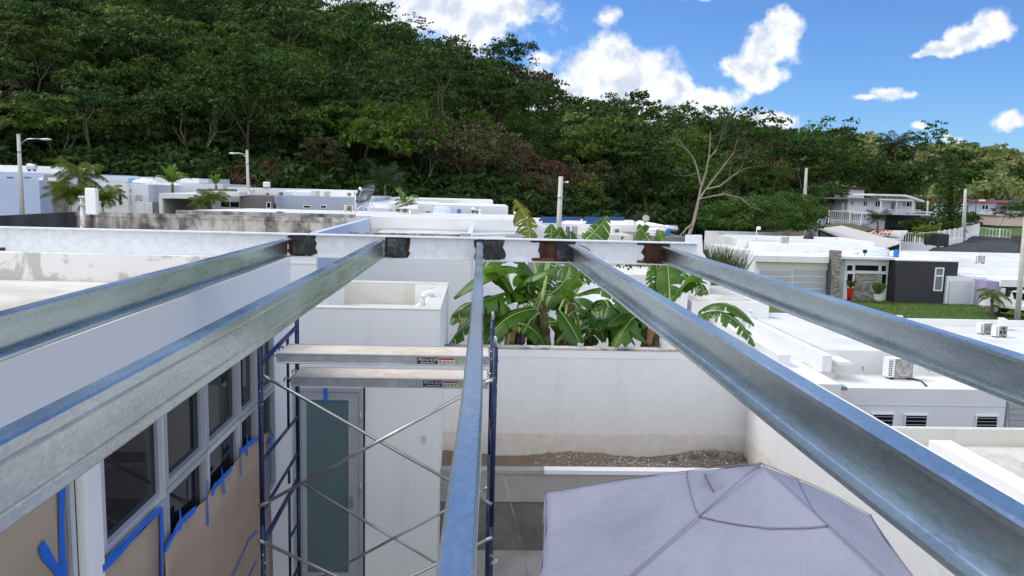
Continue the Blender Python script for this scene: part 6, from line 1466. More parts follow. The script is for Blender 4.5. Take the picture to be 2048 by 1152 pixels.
specs = [('b', 3.6, 2.9, 8.0, 46, 44, .26, F_dark, .75, .30), ('b', 4.2, 3.0, 9.0, 52, 44, .28, F_dark, .7, .27), ('b', 3.4, 3.3, 8.6, 44, 44, .25, F_mid, .8, .30), ('b', 4.4, 2.6, 7.6, 56, 40, .27, F_mid, .6, .26),
         ('f', 4.6, 2.2, 9.5, 60, 34, .24, F_dark, .4, .22), ('o', 3.8, 2.7, 8.2, 46, 36, .24, F_olive, .6, .26), ('f', 3.3, 3.8, 10.0, 44, 42, .25, F_mid, .7, .28), ('r', 3.6, 2.4, 7.6, 36, 26, .22, F_red, .6, .26), ('br', 3.4, 2.8, 8.0, 44, 44, .27, F_bright, .8, .3), ('a', 4.0, 3.4, 9.0, 60, 16, .26, F_dark, .5, .17)]
for i, s in enumerate(specs): protos.append(tree_proto(100+i, *s))
KLAB = ['dark rounded tree packed in the hillside forest', 'broad dark tree packed in the hillside forest', 'mid green bushy tree packed in the hillside forest', 'wide mid green tree packed in the hillside forest', 'feathery layered dark tree in the hillside forest',
        'olive brown half dry tree in the hillside forest', 'tall narrow green tree in the hillside forest', 'dry tree with reddish pods in the hillside forest', 'fresh bright green tree in the hillside forest', 'airy tree']
KGRP = ['dark rounded forest trees', 'broad dark forest trees', 'mid green forest trees', 'wide green forest trees', 'feathery forest trees', 'olive dry forest trees', 'tall narrow forest trees', 'reddish forest trees', 'fresh green forest trees', 'airy trees']
used = [False]*len(protos)
def place(k, x, y, z, s, label=None, group=None, rz=None, name=None, sz=1.0):
    rz = rz if rz is not None else random.uniform(0, 6.28); o0 = protos[k][0]
    if not used[k]: used[k] = True; o = o0; o.location = (x, y, z); o.rotation_euler = (0, 0, rz)
    else: o = copy_thing(o0, (x, y, z), (0, 0, rz))
    o.scale = (s, s, s*sz); o['label'] = label or KLAB[k]
    if group is not None: 
        if group: o['group'] = group
        elif 'group' in o: del o['group']
    return o
for k in range(len(protos)): pass
# spots over the hill, jittered rows that follow the slope
spots = []; rng = np.random.default_rng(11); y = 76.0
while y < 262:
    st = 5.0+(y-76)*.014; x = -.80*y-10
    while x < .62*y:
        xx, yy = x+rng.uniform(-1.8, 1.8), y+rng.uniform(-1.8, 1.8); u = xx/yy
        yb = float(np.interp(u, [-.8, -.3, 0, .2, .34, .45, .6], [74, 85, 88, 94, 112, 139, 152])); yr = yb+float(np.interp(u, [-.6, 0, .3, .45, .6], [150, 125, 80, 36, 30]))
        if yy > yb and yy < yr+14 and u < .56: spots.append((xx, yy, gz(xx, yy)))
        x += st*1.05
    y += st*.92
def proj_size(p): return p[1]
spots.sort(key=lambda p: p[1]); print('tree spots', len(spots))
def kind_at(x, y):
    v_ = math.sin(x*.07+1.3)*math.cos(y*.06)+.6*math.sin(x*.021+y*.03); r = rng.random()
    if r < .05: return 8
    if v_ > .75: return 7 if r < .35 else 5
    if v_ > .3: return (5, 3, 2, 4)[int(rng.integers(4))]
    if v_ < -.5: return (8, 2, 3, 6)[int(rng.integers(4))]
    return (0, 1, 2, 3, 4, 6, 0, 1)[int(rng.integers(8))]
near = spots[:262]; rest = spots[262:]
for (x, y, z) in near:
    k = kind_at(x, y); s = rng.uniform(.75, 1.2)*(1.35 if rng.random() < .18 else 1); place(k, x, y, z-1.2, s, group=KGRP[k], sz=rng.uniform(.9, 1.15))
lod = {}
for key, (idx, matn) in dict(dark=(0, F_dark), mid=(2, F_mid), olive=(5, F_olive), red=(7, F_red)).items():
    lod[key] = ([crown_arrays(300+idx*7+j, 4.0, 3.0, 34, 26, .36, .65, .32) for j in range(3)], matn, [])
for (x, y, z) in rest:
    k = kind_at(x, y); key = {0: 'dark', 1: 'dark', 2: 'mid', 3: 'mid', 4: 'dark', 5: 'olive', 6: 'mid', 7: 'red', 8: 'mid'}[k]
    base = lod[key][0][int(rng.integers(3))]; a = rng.uniform(0, 6.28); s = rng.uniform(.75, 1.25)*(1.4 if rng.random() < .15 else 1); ca, sa = math.cos(a)*s, math.sin(a)*s
    v = np.empty_like(base); v[:, 0] = base[:, 0]*ca-base[:, 1]*sa+x; v[:, 1] = base[:, 0]*sa+base[:, 1]*ca+y; v[:, 2] = base[:, 2]*s+z+6.0*s
    lod[key][2].append(v)
tn = {'dark': 'dark green tree crowns massed on the upper hillside', 'mid': 'mid green tree crowns massed on the upper hillside', 'olive': 'olive brown dry crowns massed on the upper hillside', 'red': 'reddish dry crowns massed on the upper hillside'}
for key, (_, mt, lst) in lod.items():
    if not lst: continue
    o = link(bpy.data.objects.new('forest_canopy', quads_mesh('forest_canopy', np.concatenate(lst), mt))); o['kind'] = 'stuff'; o['label'] = tn[key]; o['category'] = 'forest'
# bushes that close the gaps on the hill foot and behind the houses
def bush_mass(name, label, pts, mat, r=(1.2, 2.0), leaf=.22, seed=1, ncl=12, nl=26):
    g = np.random.default_rng(seed); base = [crown_arrays(700+seed*5+j, 1.0, .8, ncl, nl, leaf, .7, .42) for j in range(3)]; L_ = []
    for (x, y, z) in pts:
        b3 = base[int(g.integers(3))]; s = g.uniform(*r); a = g.uniform(0, 6.28); v = np.empty_like(b3)
        v[:, 0] = (b3[:, 0]*math.cos(a)-b3[:, 1]*math.sin(a))*s+x; v[:, 1] = (b3[:, 0]*math.sin(a)+b3[:, 1]*math.cos(a))*s+y; v[:, 2] = b3[:, 2]*s+z+.4*s; L_.append(v)
    o = link(bpy.data.objects.new(name, quads_mesh(name, np.concatenate(L_), mat))); o['kind'] = 'stuff'; o['label'] = label; o['category'] = 'undergrowth'; return o
pts = []
g = np.random.default_rng(31)
for i in range(1200):
    u = g.uniform(-.78, .42); yb = float(np.interp(u, [-.8, -.3, 0, .2, .34, .45], [72, 83, 86, 92, 108, 132])); yy = yb+g.uniform(-4, 34)*g.random()**.6
    pts.append((u*yy, yy, gz(u*yy, yy)))
bush_mass('undergrowth', 'dense green undergrowth along the foot of the forest', pts, F_dark, (1.7, 3.4), .13, 1)
# bare trees standing out of the forest
def bare_tree(px, py, Y, h, label, seed, mat=pale_bark, lean=(0, 0, 1), depth=4, spread=.5, group=None, r=None, name='bare_tree', extra=None):
    p = W(px, py, Y); g = np.random.default_rng(seed); o = thing(name, label, 'tree', p, group); q = MB()
    ends = branches(q, p-Vector((0,0,1)), lean, h*.42, r or h*.014, depth, g, spread, 4, 6, .18)
    q.build('trunk', mat, o)
    if extra:
        P = np.array([e[:] for e in ends]); n = len(P)*14; d = g.normal(size=(n, 3))*.28; Q = np.repeat(P, 14, 0)+d; a = g.normal(size=(n, 3)); a /= np.linalg.norm(a, axis=1)[:, None]; b3 = np.cross(a, g.normal(size=(n, 3))); b3 /= np.linalg.norm(b3, axis=1)[:, None]
        s = .13; v = np.stack([Q-a*s, Q-b3*s*.5, Q+a*s, Q+b3*s*.5], 1).reshape(-1, 3)-np.array(p)
        c_ = link(bpy.data.objects.new('crown', quads_mesh('crown', v.astype(np.float32), extra))); c_.parent = o; ORG[c_.name] = p
    return o
def manual_tree(label, Y, limbs, mat, name='bare_tree', cat='tree'):
    b0 = W(limbs[0][0][0], limbs[0][0][1], Y); o = thing(name, label, cat, b0)
    for i, (pts, r0, r1) in enumerate([(l[:-2], l[-2], l[-1]) for l in limbs]):
        P = [W(x, y, Y+.5*math.sin(i*2.1+j*.7)*(j > 0)) for j, (x, y) in enumerate(pts)]; n = len(P); q = MB(); q.tube(P, [r0+(r1-r0)*k/(n-1) for k in range(n)], 7, False)
        if i > 0:
            g = np.random.default_rng(i); 
            for k in range(4): s = P[-1-k % max(1, n-1)]; branches(q, s, (P[-1]-P[-2]).normalized()+Vector(g.normal(size=3))*.5, 1.6, r1*.7, 2, g, .6, 3, 3, .1)
        q.build('trunk' if i == 0 else 'limb', mat, o)
    return o
manual_tree('pale leafless tree leaning right of centre in front of the dark forest', 72, [
    ((1378,470), (1388,440), (1396,405), (1402,375), (1412,345), (1417,318), (1420,290), (1421,262), .17, .03), ((1396,402), (1412,378), (1432,352), (1450,328), (1468,305), .09, .025), ((1402,372), (1396,345), (1390,322), (1376,300), .10, .03),
    ((1398,398), (1425,392), (1452,388), (1482,396), (1502,414), .07, .02), ((1412,378), (1440,372), (1475,345), .09, .03), ((1417,318), (1432,300), (1440,280), .07, .02), ((1384,450), (1372,458), (1368,470), .13, .08)], pale_bark)
k = 0
BT = [(140,170,0), (262,90,0), (345,250,0), (330,330,0), (470,110,0), (515,110,0), (570,200,0), (668,200,0), (155,90,0), (160,220,0), (700,275,0), (862,250,0), (870,300,0), (1000,300,0), (1060,380,0), (1075,310,0), (1120,330,0), (945,380,0), (795,330,0), (1330,400,0), (430,330,0), (650,345,0), (300,50,0), (30,90,0), (60,240,0), (1240,330,0), (520,250,0)]
for i, (px, py, Y) in enumerate(BT):
    p = pick(px, py+14, 74, 240); 
    if p.y > 235: continue
    q_ = p; hgt = rng.uniform(6, 9.5); g = np.random.default_rng(500+i)
    o = thing('bare_tree', 'leafless pale trunked tree standing out of the hillside forest', 'tree', (p.x, p.y-1.5, gz(p.x, p.y-1.5)), 'leafless trees in the hillside forest'); q = MB()
    branches(q, Vector((p.x, p.y-1.5, gz(p.x, p.y-1.5)-.5)), (g.normal()*.16, g.normal()*.1, 1), hgt*.46, .13, 4, g, .55, 4, 5, .14); q.build('trunk', pale_bark if i % 3 else bark, o)
for i, (px, py, Y) in enumerate([(880,240,0), (912,262,0), (1000,230,0), (940,300,0), (860,270,0), (1100,300,0), (1060,250,0), (600,150,0), (560,120,0), (1480,400,0), (1500,430,0), (1465,380,0)]):
    p = pick(px, py+10, 74, 220); g = np.random.default_rng(600+i); zz = gz(p.x, p.y-2); o = thing('dry_tree', 'dry tree with reddish brown twigs on the hillside', 'tree', (p.x, p.y-2, zz), 'dry reddish trees on the hillside'); q = MB()
    ends = branches(q, Vector((p.x, p.y-2, zz-.5)), (g.normal()*.2, 0, 1), 4.6, .12, 4, g, .65, 3, 4, .1); q.build('trunk', pale_bark, o)
    P = np.array([e[:] for e in ends]); n = len(P)*16; Q = np.repeat(P, 16, 0)+g.normal(size=(n, 3))*.34; a = g.normal(size=(n, 3)); a /= np.linalg.norm(a, axis=1)[:, None]; b3 = np.cross(a, g.normal(size=(n, 3))); b3 /= np.linalg.norm(b3, axis=1)[:, None]
    v = np.stack([Q-a*.16, Q-b3*.06, Q+a*.16, Q+b3*.06], 1).reshape(-1, 3)-np.array([p.x, p.y-2, zz]); c_ = link(bpy.data.objects.new('crown', quads_mesh('crown', v.astype(np.float32), F_red))); c_.parent = o
# skyline trees that stand clear
def sky_tree(px, ptop, pbot, wpx, label, k, Ydist=None, airy=False, sz=None):
    p = pick(px, pbot, 74, 300); Y = Ydist or p.y; a, b3 = W(px, ptop, Y), W(px, pbot, Y); H = a.z-b3.z
    s = max(.4, wpx/FPX*Y/(2*specs[k][1]*1.15)); hh_ = specs[k][3]+specs[k][2]*.35
    o = place(k, a.x, Y, a.z-hh_*s*(sz or 1), s, label, '', name='tree', sz=sz or 1); return o
sky_tree(1020, 75, 155, 105, 'big dark reddish brown tree on the skyline where the ridge drops', 1, 190)
sky_tree(700, 3, 60, 90, 'dark spreading tree at the top of the frame on the skyline', 1, 225); sky_tree(1215, 193, 260, 150, 'flat topped spreading dark tree on the skyline right of the ridge drop', 4, 150)
sky_tree(830, 30, 80, 70, 'airy tree on the skyline between the two dark crowns', 9, 215); sky_tree(915, 72, 110, 50, 'small reddish tree on the skyline left of the big brown crown', 7, 200); sky_tree(1350, 212, 280, 60, 'slender green tree poking above the skyline right of centre', 6, 140); sky_tree(1465, 238, 300, 70, 'rounded dark tree on the skyline above the pale leafless tree', 0, 138)
sky_tree(1610, 262, 340, 110, 'large dark dense tree at the right end of the wooded skyline', 1, 135)
sky_tree(1545, 262, 330, 70, 'dark tree on the skyline left of the large dense one', 0, 138)
# big mango like trees behind the two storey house
MB_ = [(1690,325,90,'dense dark tree behind the left part of the two storey house',0,134), (1745,318,110,'large dense tree behind the clerestory of the two storey house',1,140), (1800,322,110,'broad dark crown behind the right part of the two storey house',1,138), (1850,328,90,'dark crown between the two storey house and the pine',0,136),
       (1700,300,70,'bright green tree high behind the left dark crowns',8,150), (1660,370,80,'dark tree at the left end of the two storey house',0,124), (1580,380,100,'dark tree behind the bare concrete pole',0,118), (1640,330,90,'green tree above the shed roof',3,140), (1530,340,110,'wide dark tree right of the pale leafless tree',3,120), (1350,300,120,'rounded bright leafy tree above the solar roof',8,118), (1250,290,140,'big leafy green tree above the banana plants',2,112)]
for (px, pt_, wp_, lb, k, Y) in MB_: sky_tree(px, pt_, pt_+60, wp_, lb, k, Y, sz=1.15)
sky_tree(1862, 247, 300, 100, 'airy tall tree rising above the palms at the far right', 9, 150, sz=1.2)
sky_tree(1830, 265, 320, 60, 'airy tree left of the tall one at the far right', 9, 152)
sky_tree(2046, 405, 500, 60, 'dark bushy tree at the right edge above the road', 0, 82, sz=1.3)
# small ones
sky_tree(1998, 415, 447, 30, 'small round grey green tree before the light blue house', 5, 135)
pts = [(W(px, py, Y)) for px, py, Y in [(1560,425,95), (1580,440,92), (1600,450,88), (1618,456,92), (1545,455,85), (1570,462,84), (1520,462,80), (1500,455,82), (1590,468,82), (1605,438,96), (1530,440,88), (1510,440,85), (1480,455,80), (1450,462,78)]]
bush_mass('undergrowth', 'bright green undergrowth along the fence left of the pale metal roof', pts, F_mid, (1.8, 2.8), .085, 2, 26, 60)
pts = [W(px, py, Y) for px, py, Y in [(1835,458,112), (1850,460,108), (1868,462,106), (1885,466,103), (1905,466,104), (1820,462,112), (1845,468,102), (1940,450,125), (1925,455,118)]]
bush_mass('undergrowth', 'dark garden shrubs before the carport of the two storey house', pts, F_mid, (1.0, 1.8), .18, 3, 16, 30)
p = W(1852, 492, 86); v = crown_arrays(77, 1.5, 1.1, 26, 30, .16, .8, .3)+np.array([0, 0, 1.1], np.float32); o = thing('shrub', 'yellow green shrub beside the black trailer', 'shrub', p); c_ = link(bpy.data.objects.new('crown', quads_mesh('crown', v, foliage('yellow_green_leaves', (.10,.14,.02), (.19,.22,.03), (.25,.24,.05), .3, .1, .01, 1)))); c_.parent = o
q = MB(); q.tube([p, p+Vector((0, 0, 1.0))], .06, 6); q.build('trunk', bark, o)
# far sunny hill
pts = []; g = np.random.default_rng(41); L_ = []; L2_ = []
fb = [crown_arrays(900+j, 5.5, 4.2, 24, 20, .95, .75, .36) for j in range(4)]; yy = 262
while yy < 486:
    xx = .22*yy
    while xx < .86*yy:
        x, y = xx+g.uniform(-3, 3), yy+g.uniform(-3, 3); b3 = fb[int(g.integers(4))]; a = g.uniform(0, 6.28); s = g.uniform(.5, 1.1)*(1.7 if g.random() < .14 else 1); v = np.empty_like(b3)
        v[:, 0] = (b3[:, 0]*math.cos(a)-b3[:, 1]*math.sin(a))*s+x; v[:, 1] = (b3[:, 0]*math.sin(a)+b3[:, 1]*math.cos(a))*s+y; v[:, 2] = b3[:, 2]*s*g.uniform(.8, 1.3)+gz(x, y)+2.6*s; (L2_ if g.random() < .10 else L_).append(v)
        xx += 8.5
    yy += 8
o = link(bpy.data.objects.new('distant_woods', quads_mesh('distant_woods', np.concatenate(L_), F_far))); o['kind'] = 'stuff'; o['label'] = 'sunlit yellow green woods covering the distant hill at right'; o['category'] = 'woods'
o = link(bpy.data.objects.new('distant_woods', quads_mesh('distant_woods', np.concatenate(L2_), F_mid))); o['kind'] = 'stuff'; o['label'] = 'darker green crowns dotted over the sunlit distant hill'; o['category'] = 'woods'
# ---- palms ------------------------------------------------------------------
def frond(root, base, d, L_, droop, mat, name='frond', nl=46, lw=.016, ll=.62, seed=0):
    g = np.random.default_rng(seed); b = Vector(base); d = Vector(d).normalized(); q = MB(); pts = []
    p = b.copy(); dd = d.copy(); n = 10
    for i in range(n+1): pts.append(p.copy()); dd = (dd+Vector((0, 0, -droop/n*(.4+i*.22)))).normalized(); p = p+dd*L_/n
    q.tube(pts, [.025*(1-.8*i/n)*L_/1.8 for i in range(n+1)], 4, False)
    for i in range(nl):
        t_ = .12+.88*i/nl; f = t_*n; k = min(int(f), n-1); c_ = pts[k].lerp(pts[k+1], f-k); tg = (pts[k+1]-pts[k]).normalized(); s = tg.cross(Vector((0, 0, 1))).normalized()
        ln = ll*L_*.5*math.sin(math.pi*min(1, .18+t_*.82))**.6
        for sg in (-1, 1):
            e = c_+(s*sg*.7+tg*.55+Vector((0, 0, -.30-.35*t_+g.normal()*.18))).normalized()*ln; e.z -= ln*.15; w_ = tg*lw*L_*.5
            m_ = c_.lerp(e, .5)+Vector((0, 0, ln*.08)); q.add([c_-w_*.5, c_+w_*.5, m_+w_, e, m_-w_*.6], [(0, 1, 2, 3, 4)])
    return q.build(name, mat, root)
palm_green = foliage('palm_leaflets', (.09,.14,.02), (.16,.21,.03), (.27,.26,.06), .35, .05, .0, 2)
palm_dark = foliage('dark_palm_leaflets', (.02,.04,.015), (.035,.06,.02), None, .2, .05, .0, 2)
def palm(px, pbase, pcrown, Y, L_, label, mat, nf=13, seed=0, spread=1.0, trunk_r=.08, lift=.5, dr=1.1):
    b = W(px, pbase, Y); c_ = W(px, pcrown, Y); o = thing('palm_tree', label, 'palm', b); q = MB(); q.tube([b-Vector((0,0,.5)), b.lerp(c_, .5)+Vector((.04,0,0)), c_], [trunk_r*1.3, trunk_r, trunk_r*.8], 8); q.build('trunk', pole_m if Y < 50 else bark, o); g = np.random.default_rng(seed)
    q = MB(); q.tube([c_-Vector((0,0,.1)), c_+Vector((0,0,.35*L_/1.8))], [trunk_r*1.1, trunk_r*.5], 8); q.build('crownshaft', palm_green, o)
    for i in range(nf):
        a = i*2.399+seed; el = -.25+lift*.5+2.3*(i/nf)**1.1*g.uniform(.8, 1.2); frond(o, c_+Vector((0, 0, .25*L_/1.8)), (math.cos(a)*spread, math.sin(a)*spread, el), L_*g.uniform(.85, 1.2), dr*1.15, mat, seed=seed*50+i)
    return o
palm(160, 445, 362, 44, 1.55, 'tall yellow green palm left of the panel antenna', palm_green, 20, 1, 1, .09)
palm(140, 452, 405, 43.5, 1.5, 'low bushy palm under the tall palm at left', palm_green, 24, 2, 1, .08, 1.2)
palm(205, 452, 410, 43, 1.4, 'low bushy palm just right of the panel antenna', palm_green, 24, 3, 1, .08, 1.2)
palm(428, 436, 405, 44, 1.0, 'low palm before the canopy slab and charcoal column', palm_green, 18, 4, 1, .06, .9); palm(400, 436, 412, 44, .8, 'small palm left of the low palm before the charcoal column', palm_green, 14, 5, 1, .05, .9)
palm(1984, 655, 600, 52, 1.35, 'small palm on the lawn edge before the mauve panel', palm_green, 13, 6, 1, .12, .45, 1.4)
palm(770, 410, 378, 62, 2.2, 'dark green palm rising behind the low white roofs at centre', palm_dark, 12, 7, .7, .1, 1.0, .8); palm(815, 425, 415, 44, 1.0, 'small palm fronds behind the bright roof edge', palm_green, 9, 8, 1, .05, .6)
palm(1790, 345, 300, 140, 4.2, 'coconut palm rising above the two storey house trees', palm_dark, 15, 9, 1, .2, .5, 1.0); palm(1755, 465, 444, 100, 1.9, 'broad leaved palm before the balcony', palm_dark, 12, 10, 1, .12, .9, .8); palm(1890, 345, 330, 110, 2.6, 'dark palm fronds left of the pine top', palm_dark, 11, 11, 1, .15, .5, 1.1)
# norfolk pine
def pine(px, pb, pt_, Y, rmax, label):
    b, t_ = W(px, pb, Y), W(px+6, pt_, Y); o = thing('pine_tree', label, 'pine', b); q = MB(); q.tube([b-Vector((0,0,1)), t_], [.26, .03], 8); q.build('trunk', bark, o); H = t_.z-b.z; g = np.random.default_rng(4); L_ = []
    n = 22
    for k in range(n):
        f = .12+.87*k/n; z = H*f; rr = rmax*(1-f)**.75*g.uniform(.8, 1.15)+.2; m_ = 7
        for j in range(m_):
            a = j*2*math.pi/m_+k*.9; ns = int(26*rr/rmax)+8
            t2 = g.uniform(.05, 1, ns); C_ = np.stack([np.cos(a)*rr*t2, np.sin(a)*rr*t2, z+.25*t2*rr*.5], 1)+g.normal(size=(ns, 3))*np.array([.16, .16, .09]); c0 = (t_-b)*f; C_[:, 0] += c0.x
            aa = g.normal(size=(ns, 3)); aa /= np.linalg.norm(aa, axis=1)[:, None]; bb = np.cross(aa, g.normal(size=(ns, 3))); bb /= np.linalg.norm(bb, axis=1)[:, None]; s = .26
            L_.append(np.stack([C_-aa*s, C_-bb*s*.4, C_+aa*s, C_+bb*s*.4], 1).reshape(-1, 3))
    c_ = link(bpy.data.objects.new('crown', quads_mesh('crown', np.concatenate(L_).astype(np.float32), F_dark))); c_.parent = o
pine(1899, 465, 306, 108, 2.9, 'tall dark pine with tiered branches right of the two storey house')
# bougainvillea
F_pink = foliage('magenta_bracts', (.16,.012,.04), (.24,.02,.07), (.10,.02,.03), .3, .1, .01, 2)
for i, (px, py, Y, s) in enumerate([(507, 360, 80, 2.6), (470, 376, 74, 1.8), (530, 350, 84, 1.8), (432, 362, 84, 1.6)]):
    p = W(px, py, Y); o = thing('bougainvillea', ['largest pink flowering bougainvillea behind the lamp post left of centre', 'low pink bougainvillea left of the largest flowering one', 'pink bougainvillea right of the lamp post left of centre', 'leftmost faint pink bougainvillea above the canopy slab'][i], 'bougainvillea', p-Vector((0,0,s)))
    v = crown_arrays(50+i, s*1.2, s*.8, 26, 26, .13, .7, .3); keep = np.repeat(np.random.default_rng(i).random(len(v)//4) < .38, 4)
    c_ = link(bpy.data.objects.new('flowers', quads_mesh('flowers', v[keep]+np.array([0, 0, s], np.float32), F_pink))); c_.parent = o; c_ = link(bpy.data.objects.new('leaves', quads_mesh('leaves', v[~keep]*.97+np.array([0, 0, s], np.float32), F_dark))); c_.parent = o

# ---- banana plants ----------------------------------------------------------
def qbez(a, b, c_, t): return a*(1-t)**2+b*2*t*(1-t)+c_*t*t
def leaf(root, a, m_, e, wd, seed, mat=None, torn=.25, fold=.35, ns=30, face=None, name='leaf'):
    """banana leaf: midrib a-m-e, blade in strips that hang from the rib and split where torn"""
    g = np.random.default_rng(seed); q = MB(); A, M2, E = Vector(a), Vector(m_), Vector(e); mid = M2*2-(A+E)/2
    pts = [qbez(A, mid, E, i/ns) for i in range(ns+1)]; L_ = (E-A).length
    q2 = MB(); q2.tube([p-Vector((0, 0, .004)) for p in pts], [.017*(1-.8*i/ns)+.003 for i in range(ns+1)], 5, False)
    def width(t): return wd*(math.sin(math.pi*min(1, max(0, t*.93+.045)))**.55)*(1 if t < .75 else 1-.25*((t-.75)/.25)**2)
    for sg in (-1, 1):
        i = 1; torn = min(1.0, torn*1.5+.06) if sg == -1 else torn; droop_ = g.uniform(.15, .35)
        groups = []
        while i < ns:
            k = int(g.integers(1, 6)) if g.random() < torn*2 else int(g.integers(5, 12)); groups.append((i, min(ns, i+k))); i += k
        for (i0, i1) in groups:
            dr = droop_+g.uniform(-.12, .30)*torn*2; gap = torn*.6; vs = []; nc = 4; sk = g.uniform(-.12, .12)*torn*2
            for i in range(i0, i1+1):
                t = i/ns; p = pts[i]; tg = (pts[min(i+1, ns)]-pts[max(i-1, 0)]).normalized(); s = tg.cross(Vector(face) if face is not None else Vector((0, 0, 1)))
                s = (s.normalized() if s.length > .05 else Vector((1, 0, 0)))*sg; nn = s.cross(tg).normalized()*sg
                if nn.z < 0: nn = -nn
                w = width(t)
                for j in range(nc+1):
                    f = j/nc; sh = 0
                    if i == i0: sh = gap*f*.5/ns*L_
                    if i == i1: sh = -gap*f*.5/ns*L_
                    v = p+s*w*f*(1-.12*dr*f)+nn*(w*(fold*f*(1-f)*1.2))-Vector((0, 0, 1))*w*dr*f*f*1.3+tg*(w*.22*f+sh+sk*w*f)
                    if j == nc: v += tg*g.normal()*.006
                    vs.append(v)
            R_ = i1-i0
            q.add(vs, [(r*(nc+1)+j, (r+1)*(nc+1)+j, (r+1)*(nc+1)+j+1, r*(nc+1)+j+1) for r in range(R_) for j in range(nc)], True)
    lo = q.build(name, mat or banana_leaf, root); q2.build('midrib', banana_rib, lo); return lo
def banana(label, base, stem_top, leaves, r=.10):
    o = thing('banana_plant', label, 'banana plant', base); b, t_ = Vector(base), Vector(stem_top); q = MB(); q.tube([b, b.lerp(t_, .5), t_], [r*1.3, r, r*.7], 10); q.build('stem', banana_stem, o); g = np.random.default_rng(int(abs(base[0]*100)))
    for k in range(7):
        f = g.uniform(.35, .98); p = b.lerp(t_, f); a = g.uniform(0, 6.28); d = Vector((math.cos(a), math.sin(a), 0)); q = MB(); w_ = Vector((-d.y, d.x, 0))*.07; pp = p+d*r*.9
        q.add([pp-w_, pp+w_, pp+d*.08+w_*.8-Vector((0,0,.25)), pp+d*.06-w_*.7-Vector((0,0,.3)), pp+d*.03+w_*.3-Vector((0,0,.6))], [(0, 1, 2, 3), (3, 2, 4)]); q.build('dead_sheath', dead_leaf, o)
    for i, L_ in enumerate(leaves):
        (ax, ay, ad), (mx, my, md), (ex, ey, ed), wd = L_[:4]; kw = L_[4] if len(L_) > 4 else {}
        A, M2, E = W(ax, ay, ad), W(mx, my, md), W(ex, ey, ed)
        # leaf stalk from the top of the stem to the start of the blade
        q = MB(); q.tube([t_-Vector((0, 0, .15)), t_.lerp(A, .5)+Vector((0, 0, .06)), A], [.035, .026, .018], 6, False); q.build('leaf_stalk', banana_rib, o)
        leaf(o, A, M2, E, wd, i*7+int(abs(base[0])*10), **kw)
    return o
D0 = 13.0
b1 = W(1100, 780, 13.6); t1 = W(1082, 602, 13.4)
banana('central banana plant with many broad leaves behind the patio wall', b1, t1, [
    ((1075,560,13.2), (1010,500,13.0), (968,540,12.6), .30), ((1070,575,13), (1010,535,12.7), (908,596,12.4), .30, dict(torn=.1)), ((1065,590,12.9), (1000,590,12.5), (904,632,12.2), .27, dict(torn=.5)),
    ((1072,600,12.9), (1060,560,12.6), (1125,532,12.3), .26, dict(torn=.2)), ((1035,602,12.6), (1000,550,12.4), (990,532,12.2), .28, dict(torn=.05)),
    ((1068,612,12.8), (1000,640,12.4), (968,690,12.1), .30, dict(torn=.05)), ((1075,618,12.7), (1010,640,12.2), (968,700,12.0), .20, dict(torn=.1)), ((1060,600,13.0), (980,610,12.6), (898,690,12.3), .26, dict(torn=.4)),
    ((1090,585,13.6), (1092,540,13.8), (1094,505,14.0), .22), ((1098,590,13.5), (1130,560,13.8), (1140,520,14), .24), ((1060,480,14.0), (1052,440,14.0), (1030,398,13.9), .22, dict(torn=.6, mat=yellow_leaf, face=(.2,-1,.2))),
    ((1101,482,13.9), (1102,468,13.9), (1104,448,13.9), .14, dict(face=(.2,-1,.1))), ((1110,482,13.8), (1118,468,13.8), (1124,455,13.7), .13, dict(face=(-.3,-1,.1))), ((1140,482,13.8), (1141,473,13.8), (1142,462,13.8), .12, dict(face=(0,-1,0)))], .11)
b2 = W(1150, 790, 13.8); t2 = W(1138, 590, 13.6)
banana('second banana plant just right of the central one with a shaggy brown stem', b2, t2, [
    ((1138,575,13.4), (1160,545,13.2), (1182,562,13.0), .26, dict(torn=.6)), ((1108,602,12.9), (1140,570,12.7), (1162,540,12.6), .25, dict(torn=.4)), ((1150,592,13.2), (1220,580,13.0), (1268,625,12.7), .26, dict(torn=.1)),
    ((1118,620,13.0), (1140,650,12.8), (1158,685,12.6), .24, dict(torn=.1)), ((1168,482,14.4), (1190,462,14.4), (1215,432,14.3), .26, dict(torn=.3, face=(-.5,-1,.3))), ((1162,640,13.4), (1185,610,13.4), (1205,600,13.3), .26),
    ((1170,650,13.4), (1210,640,13.2), (1262,665,13.0), .24), ((1186,560,14.2), (1184,530,14.3), (1180,505,14.4), .2), ((1130,640,13.2), (1165,620,13.2), (1200,655,13.1), .24), ((1160,660,13.8), (1230,650,13.6), (1300,690,13.4), .2)], .10)
b3_ = W(1316, 790, 13.6); t3 = W(1304, 612, 13.5)
banana('right banana plant between the two right purlins', b3_, t3, [
    ((1318,600,13.6), (1316,560,13.8), (1310,505,14.0), .24, dict(face=(.2,-1,.2), torn=.4)), ((1340,600,13.4), (1338,560,13.6), (1334,510,13.8), .24, dict(face=(-.1,-1,.2), torn=.3)), ((1330,612,13.3), (1370,570,13.2), (1392,548,13.0), .28, dict(torn=.15)), ((1340,600,13.5), (1385,560,13.4), (1408,590,13.2), .25, dict(torn=.5)),
    ((1298,480,14.4), (1288,465,14.4), (1278,448,14.3), .2, dict(face=(.3,-1,.2), torn=.5)), ((1326,483,14.4), (1320,472,14.4), (1314,460,14.3), .16, dict(face=(.3,-1,.2))), ((1285,640,13.1), (1262,640,12.9), (1226,700,12.6), .22, dict(torn=.8)), ((1290,650,13.2), (1255,625,13.1), (1215,652,12.9), .2), ((1340,520,14.2), (1358,530,14), (1372,560,13.8), .24, dict(torn=.3))], .10)
b4 = W(1430, 800, 13.0); t4 = W(1400, 640, 13.0)
